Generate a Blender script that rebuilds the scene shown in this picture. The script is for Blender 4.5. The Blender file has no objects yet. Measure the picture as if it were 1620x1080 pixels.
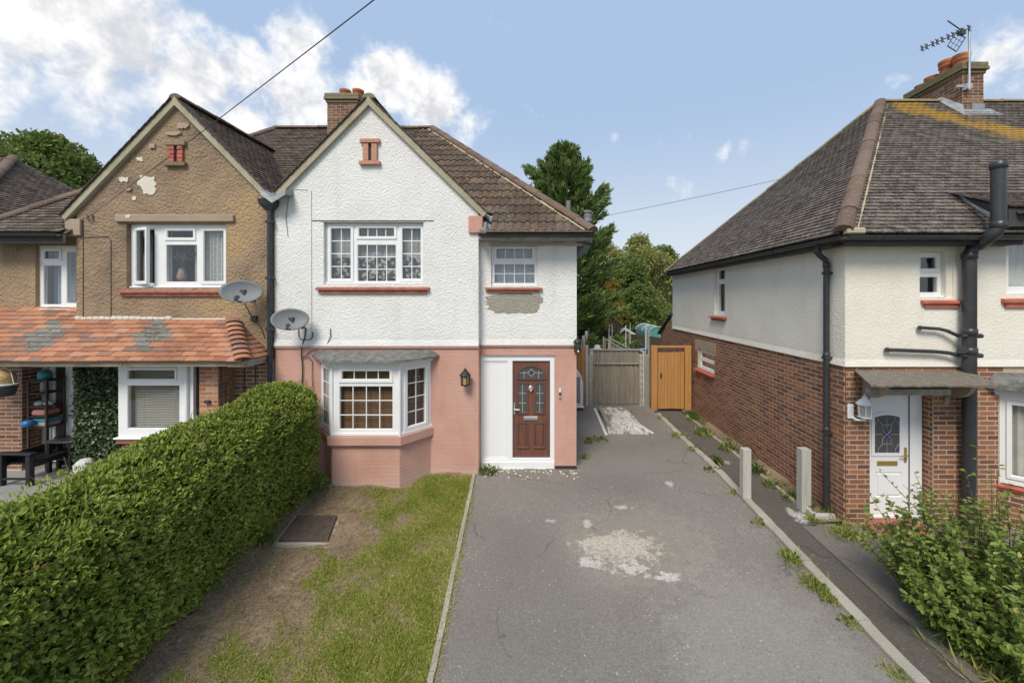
import bpy, math, random
import numpy as np
from mathutils import Matrix, Vector

random.seed(11)
rng = np.random.default_rng(11)
S = bpy.context.scene
COL = S.collection
R = math.radians

# ------------------------------------------------------------------ camera, sky, sun, exposure
F = 630.0 / 1620.0            # focal length over image width
CX, CY, EYE = 854.0, 473.0, 3.2
cam = bpy.data.objects.new('camera', bpy.data.cameras.new('camera'))
COL.objects.link(cam)
cam.location = (0, 0, EYE)
cam.rotation_euler = (R(90), 0, 0)
cam.data.sensor_width = 36.0
cam.data.lens = 36.0 * F
cam.data.shift_x = -(CX - 810) / 1620
cam.data.shift_y = -(540 - CY) / 1620
cam.data.clip_start = 0.05
cam.data.clip_end = 2000
S.camera = cam

SUN_EL, SUN_AZ = 50.0, 199.0     # degrees; behind the camera, to the left
world = bpy.data.worlds.new('World')
S.world = world
world.use_nodes = True
sun_data = bpy.data.lights.new('sun', 'SUN')
sun = bpy.data.objects.new('sun', sun_data)
COL.objects.link(sun)
sun_data.energy = 1.85
sun_data.angle = R(24)
sun_data.color = (1.0, 0.93, 0.82)
sd = Vector((math.sin(R(SUN_AZ)) * math.cos(R(SUN_EL)), math.cos(R(SUN_AZ)) * math.cos(R(SUN_EL)), math.sin(R(SUN_EL))))
sun.rotation_euler = (-sd).to_track_quat('-Z', 'Y').to_euler()
S.view_settings.view_transform = 'Standard'
S.view_settings.look = 'None'
S.view_settings.gamma = 1.0
S.view_settings.use_curve_mapping = False
S.view_settings.exposure = 0.97
SKY_STRENGTH = 0.15


def build_sky():
    nt = world.node_tree
    for n in list(nt.nodes):
        nt.nodes.remove(n)
    N, L = nt.nodes.new, nt.links.new

    def math_(op, a, b=None, clamp=False):
        n = N('ShaderNodeMath'); n.operation = op; n.use_clamp = clamp
        for i, v in enumerate((a, b)):
            if v is None: continue
            if isinstance(v, (int, float)): n.inputs[i].default_value = v
            else: L(v, n.inputs[i])
        return n.outputs[0]

    def vmath(op, a, b):
        n = N('ShaderNodeVectorMath'); n.operation = op
        for i, v in enumerate((a, b)):
            if isinstance(v, (tuple, list, Vector)): n.inputs[i].default_value = v
            else: L(v, n.inputs[i])
        return n

    def smooth(x, a, b):
        n = N('ShaderNodeMapRange'); n.interpolation_type = 'SMOOTHSTEP'
        L(x, n.inputs[0]); n.inputs[1].default_value = a; n.inputs[2].default_value = b
        return n.outputs[0]

    def mix(f, a, b):
        n = N('ShaderNodeMix'); n.data_type = 'RGBA'
        if isinstance(f, (int, float)): n.inputs[0].default_value = f
        else: L(f, n.inputs[0])
        for i, v in ((6, a), (7, b)):
            if isinstance(v, tuple): n.inputs[i].default_value = v + (1,) if len(v) == 3 else v
            else: L(v, n.inputs[i])
        return n.outputs[2]

    sky = N('ShaderNodeTexSky'); sky.sky_type = 'NISHITA'; sky.sun_disc = False
    sky.sun_elevation = R(SUN_EL); sky.sun_rotation = R(SUN_AZ)
    sky.air_density = 1.0; sky.dust_density = 1.2; sky.ozone_density = 1.3
    d = N('ShaderNodeTexCoord').outputs['Generated']
    # cumulus banks: (direction as seen in the view, angular radius, weight)
    banks = [(30, 40, 120, 1.0), (130, 110, 95, .9), (215, 60, 120, 1.0), (300, 120, 95, 1.0), (385, 110, 70, .9),
             (470, 75, 62, 1.0), (475, 150, 85, 1.0), (560, 160, 70, .75), (625, 125, 60, 1.0), (690, 165, 68, 1.0),
             (745, 200, 48, .8), (150, 170, 70, .8), (390, 190, 60, .9), (1148, 236, 24, .62), (1175, 234, 24, .60), (1050, 221, 22, .5), (1090, 216, 22, .5),
             (966, 224, 22, .45), (1420, 127, 28, .62), (1580, 92, 62, .8), (1600, 120, 50, .6), (-120, 40, 170, 1.0),
             (795, 242, 22, .35)]
    acc = None
    for px, py, r, w in banks:
        c = Vector(((px - CX) / 630, 1, (CY - py) / 630))
        ang = r / 630 / c.length
        c.normalize()
        # distance between unit vectors
        dist = N('ShaderNodeVectorMath'); dist.operation = 'DISTANCE'
        L(d, dist.inputs[0]); dist.inputs[1].default_value = c
        f = N('ShaderNodeMapRange'); f.interpolation_type = 'SMOOTHSTEP'
        L(dist.outputs['Value'], f.inputs[0])
        f.inputs[1].default_value = ang * 1.6; f.inputs[2].default_value = ang * 0.0
        f.inputs[3].default_value = 0; f.inputs[4].default_value = w
        acc = f.outputs[0] if acc is None else math_('MAXIMUM', acc, f.outputs[0])

    def fbm(vec, scale, detail, rough, dist=0.0):
        n = N('ShaderNodeTexNoise'); n.noise_dimensions = '3D'
        L(vec, n.inputs['Vector']); n.inputs['Scale'].default_value = scale
        n.inputs['Detail'].default_value = detail; n.inputs['Roughness'].default_value = rough
        n.inputs['Distortion'].default_value = dist
        return n.outputs[0]
    fine = fbm(d, 26, 8, .62, .3)
    n1 = math_('ADD', math_('MULTIPLY', fbm(d, 7.0, 6, .55, .3), .62), math_('MULTIPLY', fine, .38))
    big = fbm(d, 2.3, 3, .5)
    # a few clouds all round the sky as well, same recipe
    rest = math_('MULTIPLY', smooth(big, .55, .72), .60)
    base = math_('MAXIMUM', acc, rest)
    dens = math_('ADD', math_('MULTIPLY', base, .95), math_('MULTIPLY', math_('SUBTRACT', n1, .5), 2.3))
    cover = smooth(dens, .30, .86)
    # thickness towards the light gives the grey undersides
    dl = vmath('ADD', d, (-.012, -.02, .05)).outputs[0]
    n2 = math_('ADD', math_('MULTIPLY', fbm(dl, 7.0, 6, .55, .3), .62), math_('MULTIPLY', fbm(dl, 26, 5, .6, .3), .38))
    shade = math_('SUBTRACT', math_('ADD', math_('MULTIPLY', base, .55), math_('MULTIPLY', n2, 2.2)), math_('MULTIPLY', n1, 1.2))
    lit = smooth(shade, .78, 1.22)
    ccol = mix(lit, (3.65, 3.6, 3.55), (2.35, 2.42, 2.58))
    tint = mix(1.0, sky.outputs[0], (1, 1, 1))
    hz = N('ShaderNodeSeparateXYZ'); L(d, hz.inputs[0])
    warm = smooth(hz.outputs[2], .45, .0)
    skyc = N('ShaderNodeHueSaturation'); skyc.inputs['Saturation'].default_value = .88; skyc.inputs['Value'].default_value = 1.0
    L(tint, skyc.inputs['Color'])
    thin = mix(warm, (1.50, 2.12, 3.1), (2.95, 3.25, 3.55))
    veil = mix(.8, skyc.outputs[0], thin)
    col = mix(cover, veil, ccol)
    bg = N('ShaderNodeBackground'); bg.inputs[1].default_value = SKY_STRENGTH
    L(col, bg.inputs[0])
    out = N('ShaderNodeOutputWorld'); L(bg.outputs[0], out.inputs[0])


build_sky()


# ------------------------------------------------------------------ helpers: points, objects, meshes
def P(px, py, d):
    """point at depth d (metres in front of the camera) seen at photo pixel px, py"""
    return Vector(((px - CX) * d / 630, d, EYE - (py - CY) * d / 630))


def X_(px, d): return (px - CX) * d / 630
def Z_(py, d): return EYE - (py - CY) * d / 630


def rect(px0, py0, px1, py1, d):
    return (X_(px0, d), Z_(py1, d), X_(px1, d), Z_(py0, d))   # u0, v0, u1, v1


def ground_z(y):
    return -0.035 * (7.3 - y) if y < 7.3 else 0.0


def thing(name, label, cat, loc=(0, 0, 0), group=None):
    o = bpy.data.objects.new(name, None)
    o.empty_display_size = 0.1
    COL.objects.link(o)
    o.location = loc
    o['label'] = label; o['category'] = cat
    if group: o['group'] = group
    return o


def link(name, me, parent=None, matrix=None):
    o = bpy.data.objects.new(name, me)
    COL.objects.link(o)
    if matrix is not None: o.matrix_basis = matrix
    if parent is not None:
        o.parent = parent
        if parent.type == 'EMPTY':
            o.matrix_parent_inverse = Matrix.Translation(-Vector(parent.location))
    return o


def np_mesh(name, V, faces, mat=None, tint=None, smooth=False):
    """V (n,3); faces: list of (m,k) int arrays"""
    me = bpy.data.meshes.new(name)
    V = np.asarray(V, dtype=np.float32)
    me.vertices.add(len(V)); me.vertices.foreach_set('co', V.ravel())
    loops = np.concatenate([np.asarray(f).ravel() for f in faces]).astype(np.int32)
    counts = np.concatenate([np.full(len(f), np.asarray(f).shape[1]) for f in faces]).astype(np.int32)
    starts = np.concatenate([[0], np.cumsum(counts)[:-1]]).astype(np.int32)
    me.loops.add(len(loops)); me.loops.foreach_set('vertex_index', loops)
    me.polygons.add(len(counts)); me.polygons.foreach_set('loop_start', starts); me.polygons.foreach_set('loop_total', counts)
    me.polygons.foreach_set('use_smooth', np.full(len(counts), bool(smooth)))
    me.update(calc_edges=True)
    if tint is not None:
        a = me.attributes.new('tint', 'FLOAT', 'POINT'); a.data.foreach_set('value', np.asarray(tint, dtype=np.float32))
    if mat: me.materials.append(mat)
    return me


class MB:
    """collects shapes into one mesh"""
    def __init__(s):
        s.v = []; s.f = []; s.sm = []
    def add(s, vs, fs, M=None, smooth=False):
        b = len(s.v)
        for p in vs:
            p = Vector(p)
            s.v.append(M @ p if M is not None else p)
        for f in fs:
            s.f.append([b + i for i in f]); s.sm.append(smooth)
        return s
    def box(s, x0, y0, z0, x1, y1, z1, M=None, c=0.0):
        if x1 < x0: x0, x1 = x1, x0
        if y1 < y0: y0, y1 = y1, y0
        if z1 < z0: z0, z1 = z1, z0
        if c <= 0:
            vs = [(x0, y0, z0), (x1, y0, z0), (x1, y1, z0), (x0, y1, z0), (x0, y0, z1), (x1, y0, z1), (x1, y1, z1), (x0, y1, z1)]
            fs = [(0, 3, 2, 1), (4, 5, 6, 7), (0, 1, 5, 4), (1, 2, 6, 5), (2, 3, 7, 6), (3, 0, 4, 7)]
            return s.add(vs, fs, M)
        c = min(c, (x1 - x0) * .3, (y1 - y0) * .3, (z1 - z0) * .3)
        X, Y, Z = (x0, x1), (y0, y1), (z0, z1)
        vs = []; idx = {}
        for i in (0, 1):
            for j in (0, 1):
                for k in (0, 1):
                    sx, sy, sz = (c if i == 0 else -c), (c if j == 0 else -c), (c if k == 0 else -c)
                    for a, p in (('x', (X[i], Y[j] + sy, Z[k] + sz)), ('y', (X[i] + sx, Y[j], Z[k] + sz)), ('z', (X[i] + sx, Y[j] + sy, Z[k]))):
                        idx[(i, j, k, a)] = len(vs); vs.append(p)
        q = lambda *k: tuple(idx[t] for t in k)
        fs = []
        for i in (0, 1):
            f = q((i, 0, 0, 'x'), (i, 1, 0, 'x'), (i, 1, 1, 'x'), (i, 0, 1, 'x')); fs.append(f if i else f[::-1])
            f = q((0, i, 0, 'y'), (1, i, 0, 'y'), (1, i, 1, 'y'), (0, i, 1, 'y')); fs.append(f[::-1] if i else f)
            f = q((0, 0, i, 'z'), (1, 0, i, 'z'), (1, 1, i, 'z'), (0, 1, i, 'z')); fs.append(f if i else f[::-1])
        for j in (0, 1):
            for k in (0, 1):
                f = q((0, j, k, 'y'), (1, j, k, 'y'), (1, j, k, 'z'), (0, j, k, 'z')); fs.append(f if j == k else f[::-1])
                f = q((j, 0, k, 'x'), (j, 1, k, 'x'), (j, 1, k, 'z'), (j, 0, k, 'z')); fs.append(f[::-1] if j == k else f)
                f = q((j, k, 0, 'x'), (j, k, 1, 'x'), (j, k, 1, 'y'), (j, k, 0, 'y')); fs.append(f if j == k else f[::-1])
        for i in (0, 1):
            for j in (0, 1):
                for k in (0, 1):
                    f = q((i, j, k, 'x'), (i, j, k, 'y'), (i, j, k, 'z')); fs.append(f if (i + j + k) % 2 else f[::-1])
        return s.add(vs, fs, M)
    def prism(s, pts, a, b, axis='z', M=None):
        """polygon extruded along an axis; pts are the two other coordinates in order"""
        n = len(pts)
        def mk(p, t):
            return {'z': (p[0], p[1], t), 'y': (p[0], t, p[1]), 'x': (t, p[0], p[1])}[axis]
        vs = [mk(p, a) for p in pts] + [mk(p, b) for p in pts]
        fs = [list(range(n))[::-1], list(range(n, 2 * n))] + [[i, (i + 1) % n, n + (i + 1) % n, n + i] for i in range(n)]
        return s.add(vs, fs, M)
    def tube(s, pts, r, seg=10, M=None, caps=True, radii=None):
        pts = [Vector(p) for p in pts]
        n = len(pts)
        vs = []; fs = []
        up = Vector((0, 0, 1))
        prev = None
        for i, p in enumerate(pts):
            t = (pts[min(i + 1, n - 1)] - pts[max(i - 1, 0)]).normalized()
            if prev is None:
                a = t.cross(up)
                if a.length < 1e-3: a = t.cross(Vector((1, 0, 0)))
                a.normalize()
            else:
                a = prev - t * prev.dot(t)
                a.normalize()
            prev = a
            b = t.cross(a)
            rr = radii[i] if radii else r
            for k in range(seg):
                th = 2 * math.pi * k / seg
                vs.append(p + (a * math.cos(th) + b * math.sin(th)) * rr)
        for i in range(n - 1):
            for k in range(seg):
                k2 = (k + 1) % seg
                fs.append((i * seg + k, i * seg + k2, (i + 1) * seg + k2, (i + 1) * seg + k))
        s.add(vs, fs, M, smooth=True)
        if caps:
            s.add(vs[:seg], [tuple(range(seg))], M); s.add(vs[-seg:], [tuple(range(seg))[::-1]], M)
        return s
    def lathe(s, prof, M=None, seg=20, smooth=True):
        """prof: (r, z) from bottom to top"""
        vs = []; fs = []
        for r, z in prof:
            for k in range(seg):
                th = 2 * math.pi * k / seg
                vs.append((r * math.cos(th), r * math.sin(th), z))
        for i in range(len(prof) - 1):
            for k in range(seg):
                k2 = (k + 1) % seg
                fs.append((i * seg + k, i * seg + k2, (i + 1) * seg + k2, (i + 1) * seg + k))
        return s.add(vs, fs, M, smooth)
    def panel(s, r, holes, y0, y1, M=None, bead=0.0, back=False, bead_depth=None):
        """flat board r=(u0,v0,u1,v1) facing -y with rectangular holes; hole sides run back from y0 to y1"""
        u0, v0, u1, v1 = r
        us = sorted({u0, u1, *[h[0] for h in holes], *[h[2] for h in holes]})
        vs_ = sorted({v0, v1, *[h[1] for h in holes], *[h[3] for h in holes]})
        us = [u for u in us if u0 - 1e-6 <= u <= u1 + 1e-6]; vs_ = [v for v in vs_ if v0 - 1e-6 <= v <= v1 + 1e-6]
        inh = lambda a, b: any(h[0] < a < h[2] and h[1] < b < h[3] for h in holes)
        vs = []; fs = []; ix = {}
        def vid(a, b):
            if (a, b) not in ix:
                ix[(a, b)] = len(vs); vs.append((a, y0, b))
            return ix[(a, b)]
        for i in range(len(us) - 1):
            for j in range(len(vs_) - 1):
                if inh((us[i] + us[i + 1]) / 2, (vs_[j] + vs_[j + 1]) / 2): continue
                fs.append((vid(us[i], vs_[j]), vid(us[i + 1], vs_[j]), vid(us[i + 1], vs_[j + 1]), vid(us[i], vs_[j + 1])))
        s.add(vs, fs, M)
        def ring(a, ya, b, yb, flip):
            q = [(a[0], ya, a[1]), (a[2], ya, a[1]), (a[2], ya, a[3]), (a[0], ya, a[3]),
                 (b[0], yb, b[1]), (b[2], yb, b[1]), (b[2], yb, b[3]), (b[0], yb, b[3])]
            f = [(i, 4 + i, 4 + (i + 1) % 4, (i + 1) % 4) for i in range(4)]
            if flip: f = [t[::-1] for t in f]
            s.add(q, f, M)
        ring(r, y0, r, y1, False)
        for h in holes:
            if bead:
                yb = y0 + (bead_depth or bead)
                hb = (h[0] + bead, h[1] + bead, h[2] - bead, h[3] - bead)
                ring(h, y0, hb, yb, True); ring(hb, yb, hb, y1, True)
            else:
                ring(h, y0, h, y1, True)
        return s
    def mesh(s, name, mat=None):
        me = bpy.data.meshes.new(name)
        me.from_pydata([tuple(p) for p in s.v], [], s.f)
        me.polygons.foreach_set('use_smooth', np.array(s.sm, dtype=bool))
        me.update()
        if mat: me.materials.append(mat)
        return me
    def build(s, name, mat, parent=None, label=None, kind=None):
        o = link(name, s.mesh(name, mat), parent)
        if label: o['label'] = label
        if kind: o['kind'] = kind
        return o


def solo(mb, name, mat, label, cat, group=None):
    o = mb.build(name, mat)
    o['label'] = label; o['category'] = cat
    if group: o['group'] = group
    return o


def structure(mb, name, mat, parent=None):
    o = mb.build(name, mat, parent)
    if parent is None: o['kind'] = 'structure'
    return o


def plane_M(o, u):
    """local x along u (horizontal), y into the wall, z up"""
    u = Vector((u[0], u[1], 0)).normalized()
    inn = Vector((-u.y, u.x, 0))
    M = Matrix(((u.x, inn.x, 0, o[0]), (u.y, inn.y, 0, o[1]), (0, 0, 1, o[2] if len(o) > 2 else 0), (0, 0, 0, 1)))
    return M


def to_px(p):
    return CX + p[0] * 630 / max(p[1], .01), CY + (EYE - p[2]) * 630 / max(p[1], .01)


def pieces(name, tmpl_v, tmpl_f, mats, material, parent, limit=300, px_size=0.2, min_px=8.0):
    """alike pieces: the ones that show largest become objects of their own, the rest one joined part"""
    order = []
    for i, M in enumerate(mats):
        p = M.translation
        x, y = to_px(p)
        seen = p.y > .5 and -15 < x < 1635 and -15 < y < 1095
        size = px_size * 630 / max(p.y, .5)
        order.append((0 if (seen and size >= min_px) else 1, p.length, i))
    order.sort()
    solo_ids = [i for bad, _, i in order if not bad][:limit]
    ss = set(solo_ids)
    rest = [i for i in range(len(mats)) if i not in ss]
    tv = np.array(tmpl_v, dtype=np.float64)
    if solo_ids:
        me = bpy.data.meshes.new(name); me.from_pydata([tuple(v) for v in tmpl_v], [], [list(f) for f in tmpl_f]); me.update()
        me.materials.append(material)
        for i in solo_ids:
            link(name, me, parent, mats[i])
    if rest:
        A = np.array([[list(r) for r in mats[i]] for i in rest])
        V = np.einsum('nij,vj->nvi', A[:, :3, :3], tv) + A[:, None, :3, 3]
        n = len(tv)
        off = (np.arange(len(rest)) * n)
        by = {}
        for f in tmpl_f: by.setdefault(len(f), []).append(f)
        faces = [(np.array(fs)[None] + off[:, None, None]).reshape(-1, k) for k, fs in by.items()]
        tint = np.repeat(rng.random(len(rest)), n)
        me = np_mesh(name + 's', V.reshape(-1, 3), faces, material, tint)
        o = link(name, me, parent); o['kind'] = 'stuff'
    return len(solo_ids), len(rest)


# brick template: unit block with chamfered outer arris, y=0 face outwards
_bc = [(-.5, 1, -.5), (.5, 1, -.5), (.5, 1, .5), (-.5, 1, .5), (-.5, .12, -.5), (.5, .12, -.5), (.5, .12, .5), (-.5, .12, .5),
       (-.49, 0, -.462), (.49, 0, -.462), (.49, 0, .462), (-.49, 0, .462)]
BRICK_V = _bc
BRICK_F = [(0, 4, 7, 3), (1, 2, 6, 5), (0, 1, 5, 4), (3, 7, 6, 2), (4, 5, 9, 8), (5, 6, 10, 9), (6, 7, 11, 10), (7, 4, 8, 11), (8, 9, 10, 11)]


def brick_mats(r, holes, M, L=.238, H=.0714, joint=.0175, depth=.02, proud=.0016, rough=.0010, phase=0.0):
    u0, v0, u1, v1 = r
    out = []
    rows = int(round((v1 - v0) / H))
    H = (v1 - v0) / max(rows, 1)
    for k in range(rows):
        vc = v0 + (k + .5) * H
        spans = [(u0, u1)]
        for h in holes:
            if h[1] - .02 < vc < h[3] + .02:
                ns = []
                for a, b in spans:
                    if h[2] <= a or h[0] >= b: ns.append((a, b)); continue
                    if h[0] > a: ns.append((a, h[0]))
                    if h[2] < b: ns.append((h[2], b))
                spans = ns
        st = u0 + phase - (L / 2 if k % 2 else 0) - L
        while st < u1:
            a0, b0 = st, st + L
            st += L
            for a, b in spans:
                x0, x1 = max(a, a0), min(b, b0)
                if x1 - x0 < .03: continue
                w = x1 - x0 - joint
                pr = proud + random.uniform(-rough, rough)
                m = Matrix.Translation(((x0 + x1) / 2, -pr, vc + random.uniform(-.001, .001))) @ Matrix.Rotation(random.uniform(-.006, .006), 4, 'Y') \
                    @ Matrix.Diagonal((w, depth, H - joint, 1))
                out.append(M @ m)
    return out


def tile_mats(O, u, s, poly, cover, gauge, skip=None, stagger=.5, jit=.004):
    """courses of tiles over polygon poly (u,s) on the slope"""
    u = Vector(u).normalized(); s = Vector(s).normalized(); n = u.cross(s)
    if n.z < 0: n = -n
    O = Vector(O)
    smin, smax = min(p[1] for p in poly), max(p[1] for p in poly)
    out = []
    k = 0
    while smin + k * gauge < smax - .02:
        sm = smin + (k + .4) * gauge
        xs = []
        for i in range(len(poly)):
            a, b = poly[i], poly[(i + 1) % len(poly)]
            if (a[1] <= sm) != (b[1] <= sm):
                xs.append(a[0] + (b[0] - a[0]) * (sm - a[1]) / (b[1] - a[1]))
        xs.sort()
        for j in range(0, len(xs) - 1, 2):
            ua, ub = xs[j], xs[j + 1]
            st = math.floor(ua / cover) * cover - cover + (stagger * cover if k % 2 else 0)
            while st < ub:
                x0, x1 = max(ua, st), min(ub, st + cover)
                st += cover
                if x1 - x0 < .025: continue
                c = O + u * ((x0 + x1) / 2) + s * (smin + k * gauge + random.uniform(-jit, jit)) + n * random.uniform(0, jit * .6)
                if skip and skip(c): continue
                M = Matrix(((u.x, s.x, n.x, c.x), (u.y, s.y, n.y, c.y), (u.z, s.z, n.z, c.z), (0, 0, 0, 1)))
                out.append(M @ Matrix.Rotation(random.uniform(-.012, .012), 4, 'Z') @ Matrix.Diagonal(((x1 - x0) / cover, 1, 1, 1)))
        k += 1
    return out


def plain_tile(cover, gauge, t=.021):
    w = cover / 2 - .0025
    L = gauge * 1.25
    vs = [(-w, -.012, .004), (w, -.012, .004), (w, -.012, .004 + t * 1.3), (-w, -.012, .004 + t * 1.3),
          (-w, L, -.002), (w, L, -.002), (w, L, t * .35), (-w, L, t * .35), (0, -.012, .004 + t * 1.42), (0, L, t * .5)]
    fs = [(0, 1, 2, 8, 3), (3, 8, 9, 7), (8, 2, 6, 9), (0, 3, 7, 4), (1, 5, 6, 2)]
    return vs, fs


def roman_tile(cover, gauge, amp=.03):
    n = 12
    vs = []; fs = []
    for i in range(n + 1):
        x = -cover / 2 + cover * i / n
        ph = 2 * math.pi * 2 * i / n
        h = amp * max(0.0, .5 - .5 * math.cos(ph)) ** .8
        vs += [(x, -.02, .0 + h * .6), (x, -.02, .03 + h), (x, gauge * 1.12, .006 + h)]
    for i in range(n):
        a, b = 3 * i, 3 * (i + 1)
        fs += [(a, b, b + 1, a + 1), (a + 1, b + 1, b + 2, a + 2)]
    return vs, fs


def ridge_run(parent, a, b, mat, name='ridge_tile', r=.12, seg_len=.42, lift=.02, flat=.75, roll=1.0):
    a, b = Vector(a), Vector(b)
    n = max(1, int(round((b - a).length / seg_len)))
    t = (b - a).normalized()
    side = t.cross(Vector((0, 0, 1))).normalized(); up = side.cross(t)
    L = (b - a).length / n
    vs = []; fs = []
    K = 8
    for j, (y, rr) in enumerate(((-.012, r), (L + .012, r * .94))):
        for k in range(K + 1):
            th = math.pi * k / K
            vs.append((math.cos(th) * rr * roll, y, math.sin(th) * rr * flat))
    for k in range(K):
        fs.append((k, k + 1, K + 1 + k + 1, K + 1 + k))
    fs.append(tuple(range(K + 1))[::-1]); fs.append(tuple(range(K + 1, 2 * K + 2)))
    me = bpy.data.meshes.new(name); me.from_pydata(vs, [], fs); me.update(); me.materials.append(mat)
    for i in range(n):
        c = a + t * (i * L) + up * (lift - r * flat * .35 + random.uniform(-.006, .006))
        M = Matrix(((side.x, t.x, up.x, c.x), (side.y, t.y, up.y, c.y), (side.z, t.z, up.z, c.z), (0, 0, 0, 1)))
        link(name, me, parent, M @ Matrix.Rotation(random.uniform(-.015, .015), 4, 'Z'))


# ------------------------------------------------------------------ materials
class Mat:
    def __init__(s, name):
        s.m = bpy.data.materials.new(name); s.m.use_nodes = True
        s.nt = s.m.node_tree
        for n in list(s.nt.nodes): s.nt.nodes.remove(n)
        s.out = s.n('ShaderNodeOutputMaterial')
        s._pos = None
    def n(s, t): return s.nt.nodes.new(t)
    def l(s, a, b): s.nt.links.new(a, b)
    def put(s, sock, v):
        if v is None: return
        if isinstance(v, (int, float)): sock.default_value = v
        elif isinstance(v, (tuple, list)):
            sock.default_value = tuple(v) + ((1,) if len(v) == 3 and sock.type == 'RGBA' else ())
        else: s.l(v, sock)
    def pos(s):
        if s._pos is None: s._pos = s.n('ShaderNodeNewGeometry').outputs['Position']
        return s._pos
    def scaled(s, k, v=None):
        n = s.n('ShaderNodeVectorMath'); n.operation = 'MULTIPLY'
        s.l(v or s.pos(), n.inputs[0]); n.inputs[1].default_value = k
        return n.outputs[0]
    def noise(s, scale, detail=3, rough=.5, vec=None, dist=0):
        n = s.n('ShaderNodeTexNoise'); s.l(vec or s.pos(), n.inputs['Vector'])
        n.inputs['Scale'].default_value = scale; n.inputs['Detail'].default_value = detail
        n.inputs['Roughness'].default_value = rough; n.inputs['Distortion'].default_value = dist
        return n.outputs[0]
    def voronoi(s, scale, vec=None, feature='F1', out='Distance', rand=1.0):
        n = s.n('ShaderNodeTexVoronoi'); n.feature = feature; s.l(vec or s.pos(), n.inputs['Vector'])
        n.inputs['Scale'].default_value = scale; n.inputs['Randomness'].default_value = rand
        return n.outputs[out]
    def math(s, op, a, b=None, c=None, clamp=False):
        n = s.n('ShaderNodeMath'); n.operation = op; n.use_clamp = clamp
        for i, v in enumerate((a, b, c)): s.put(n.inputs[i], v)
        return n.outputs[0]
    def step(s, x, a, b):
        n = s.n('ShaderNodeMapRange'); n.interpolation_type = 'SMOOTHSTEP'
        s.put(n.inputs[0], x); n.inputs[1].default_value = a; n.inputs[2].default_value = b
        return n.outputs[0]
    def lin(s, x, a, b, c, d):
        n = s.n('ShaderNodeMapRange')
        s.put(n.inputs[0], x)
        for i, v in enumerate((a, b, c, d)): n.inputs[i + 1].default_value = v
        return n.outputs[0]
    def mix(s, f, a, b, blend='MIX'):
        n = s.n('ShaderNodeMix'); n.data_type = 'RGBA'; n.blend_type = blend
        s.put(n.inputs[0], f); s.put(n.inputs[6], a); s.put(n.inputs[7], b)
        return n.outputs[2]
    def ramp(s, f, stops):
        n = s.n('ShaderNodeValToRGB'); s.l(f, n.inputs[0])
        el = n.color_ramp.elements
        while len(el) > 1: el.remove(el[-1])
        el[0].position, el[0].color = stops[0][0], tuple(stops[0][1]) + (1,)
        for p, c in stops[1:]:
            e = el.new(p); e.color = tuple(c) + (1,)
        return n.outputs[0]
    def tint(s):
        a = s.n('ShaderNodeAttribute'); a.attribute_name = 'tint'
        r = s.n('ShaderNodeObjectInfo').outputs['Random']
        return s.math('FRACT', s.math('ADD', a.outputs['Fac'], r))
    def attr(s):
        a = s.n('ShaderNodeAttribute'); a.attribute_name = 'tint'
        return a.outputs['Fac']
    def bump(s, h, strength=.5, dist=.01, normal=None):
        n = s.n('ShaderNodeBump'); n.inputs['Strength'].default_value = strength; n.inputs['Distance'].default_value = dist
        s.l(h, n.inputs['Height'])
        if normal: s.l(normal, n.inputs['Normal'])
        return n.outputs[0]
    def xyz(s):
        n = s.n('ShaderNodeSeparateXYZ'); s.l(s.pos(), n.inputs[0]); return n.outputs
    def bsdf(s, col, rough=.7, normal=None, metal=0, spec=.5, transl=None):
        n = s.n('ShaderNodeBsdfPrincipled')
        s.put(n.inputs['Base Color'], col); s.put(n.inputs['Roughness'], rough); s.put(n.inputs['Metallic'], metal)
        n.inputs['Specular IOR Level'].default_value = spec
        if normal: s.l(normal, n.inputs['Normal'])
        sh = n.outputs[0]
        if transl:
            t = s.n('ShaderNodeBsdfTranslucent'); s.put(t.inputs[0], col)
            mx = s.n('ShaderNodeMixShader'); mx.inputs[0].default_value = transl
            s.l(sh, mx.inputs[1]); s.l(t.outputs[0], mx.inputs[2]); sh = mx.outputs[0]
        s.l(sh, s.out.inputs[0])
        return s.m


M = {}


def stucco(name, stops, scale=34, strength=.7, dist=.022, streak=.25, blotch=1.3, dirt=(.45, .43, .40), dark_fleck=.25, splash=None):
    m = Mat(name)
    big = m.noise(blotch, 5, .6)
    col = m.ramp(big, stops)
    st = m.noise(1.0, 4, .6, vec=m.scaled((5.5, 5.5, .55)))
    col = m.mix(m.math('MULTIPLY', m.step(st, .52, .8), streak), col, dirt)
    grit = m.voronoi(scale * .8)
    n1 = m.noise(scale, 4, .65)
    pits = m.step(m.noise(scale * .8, 3, .6), .62, .70)
    col = m.mix(m.math('MULTIPLY', pits, dark_fleck), col, dirt)  # dark flecks paint the shade of the roughcast relief, using the dirt colour
    if splash:
        zz = m.math('ADD', m.xyz()[2], m.math('MULTIPLY', m.noise(3.0, 5, .7), .5))
        col = m.mix(m.math('MULTIPLY', m.step(zz, splash + .55, splash + .2), .30), col, dirt)
    h = m.math('ADD', m.math('MULTIPLY', grit, .8), m.math('MULTIPLY', n1, 1.6))
    M[name] = m.bsdf(col, .9, m.bump(h, strength, dist), spec=.2)


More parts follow.
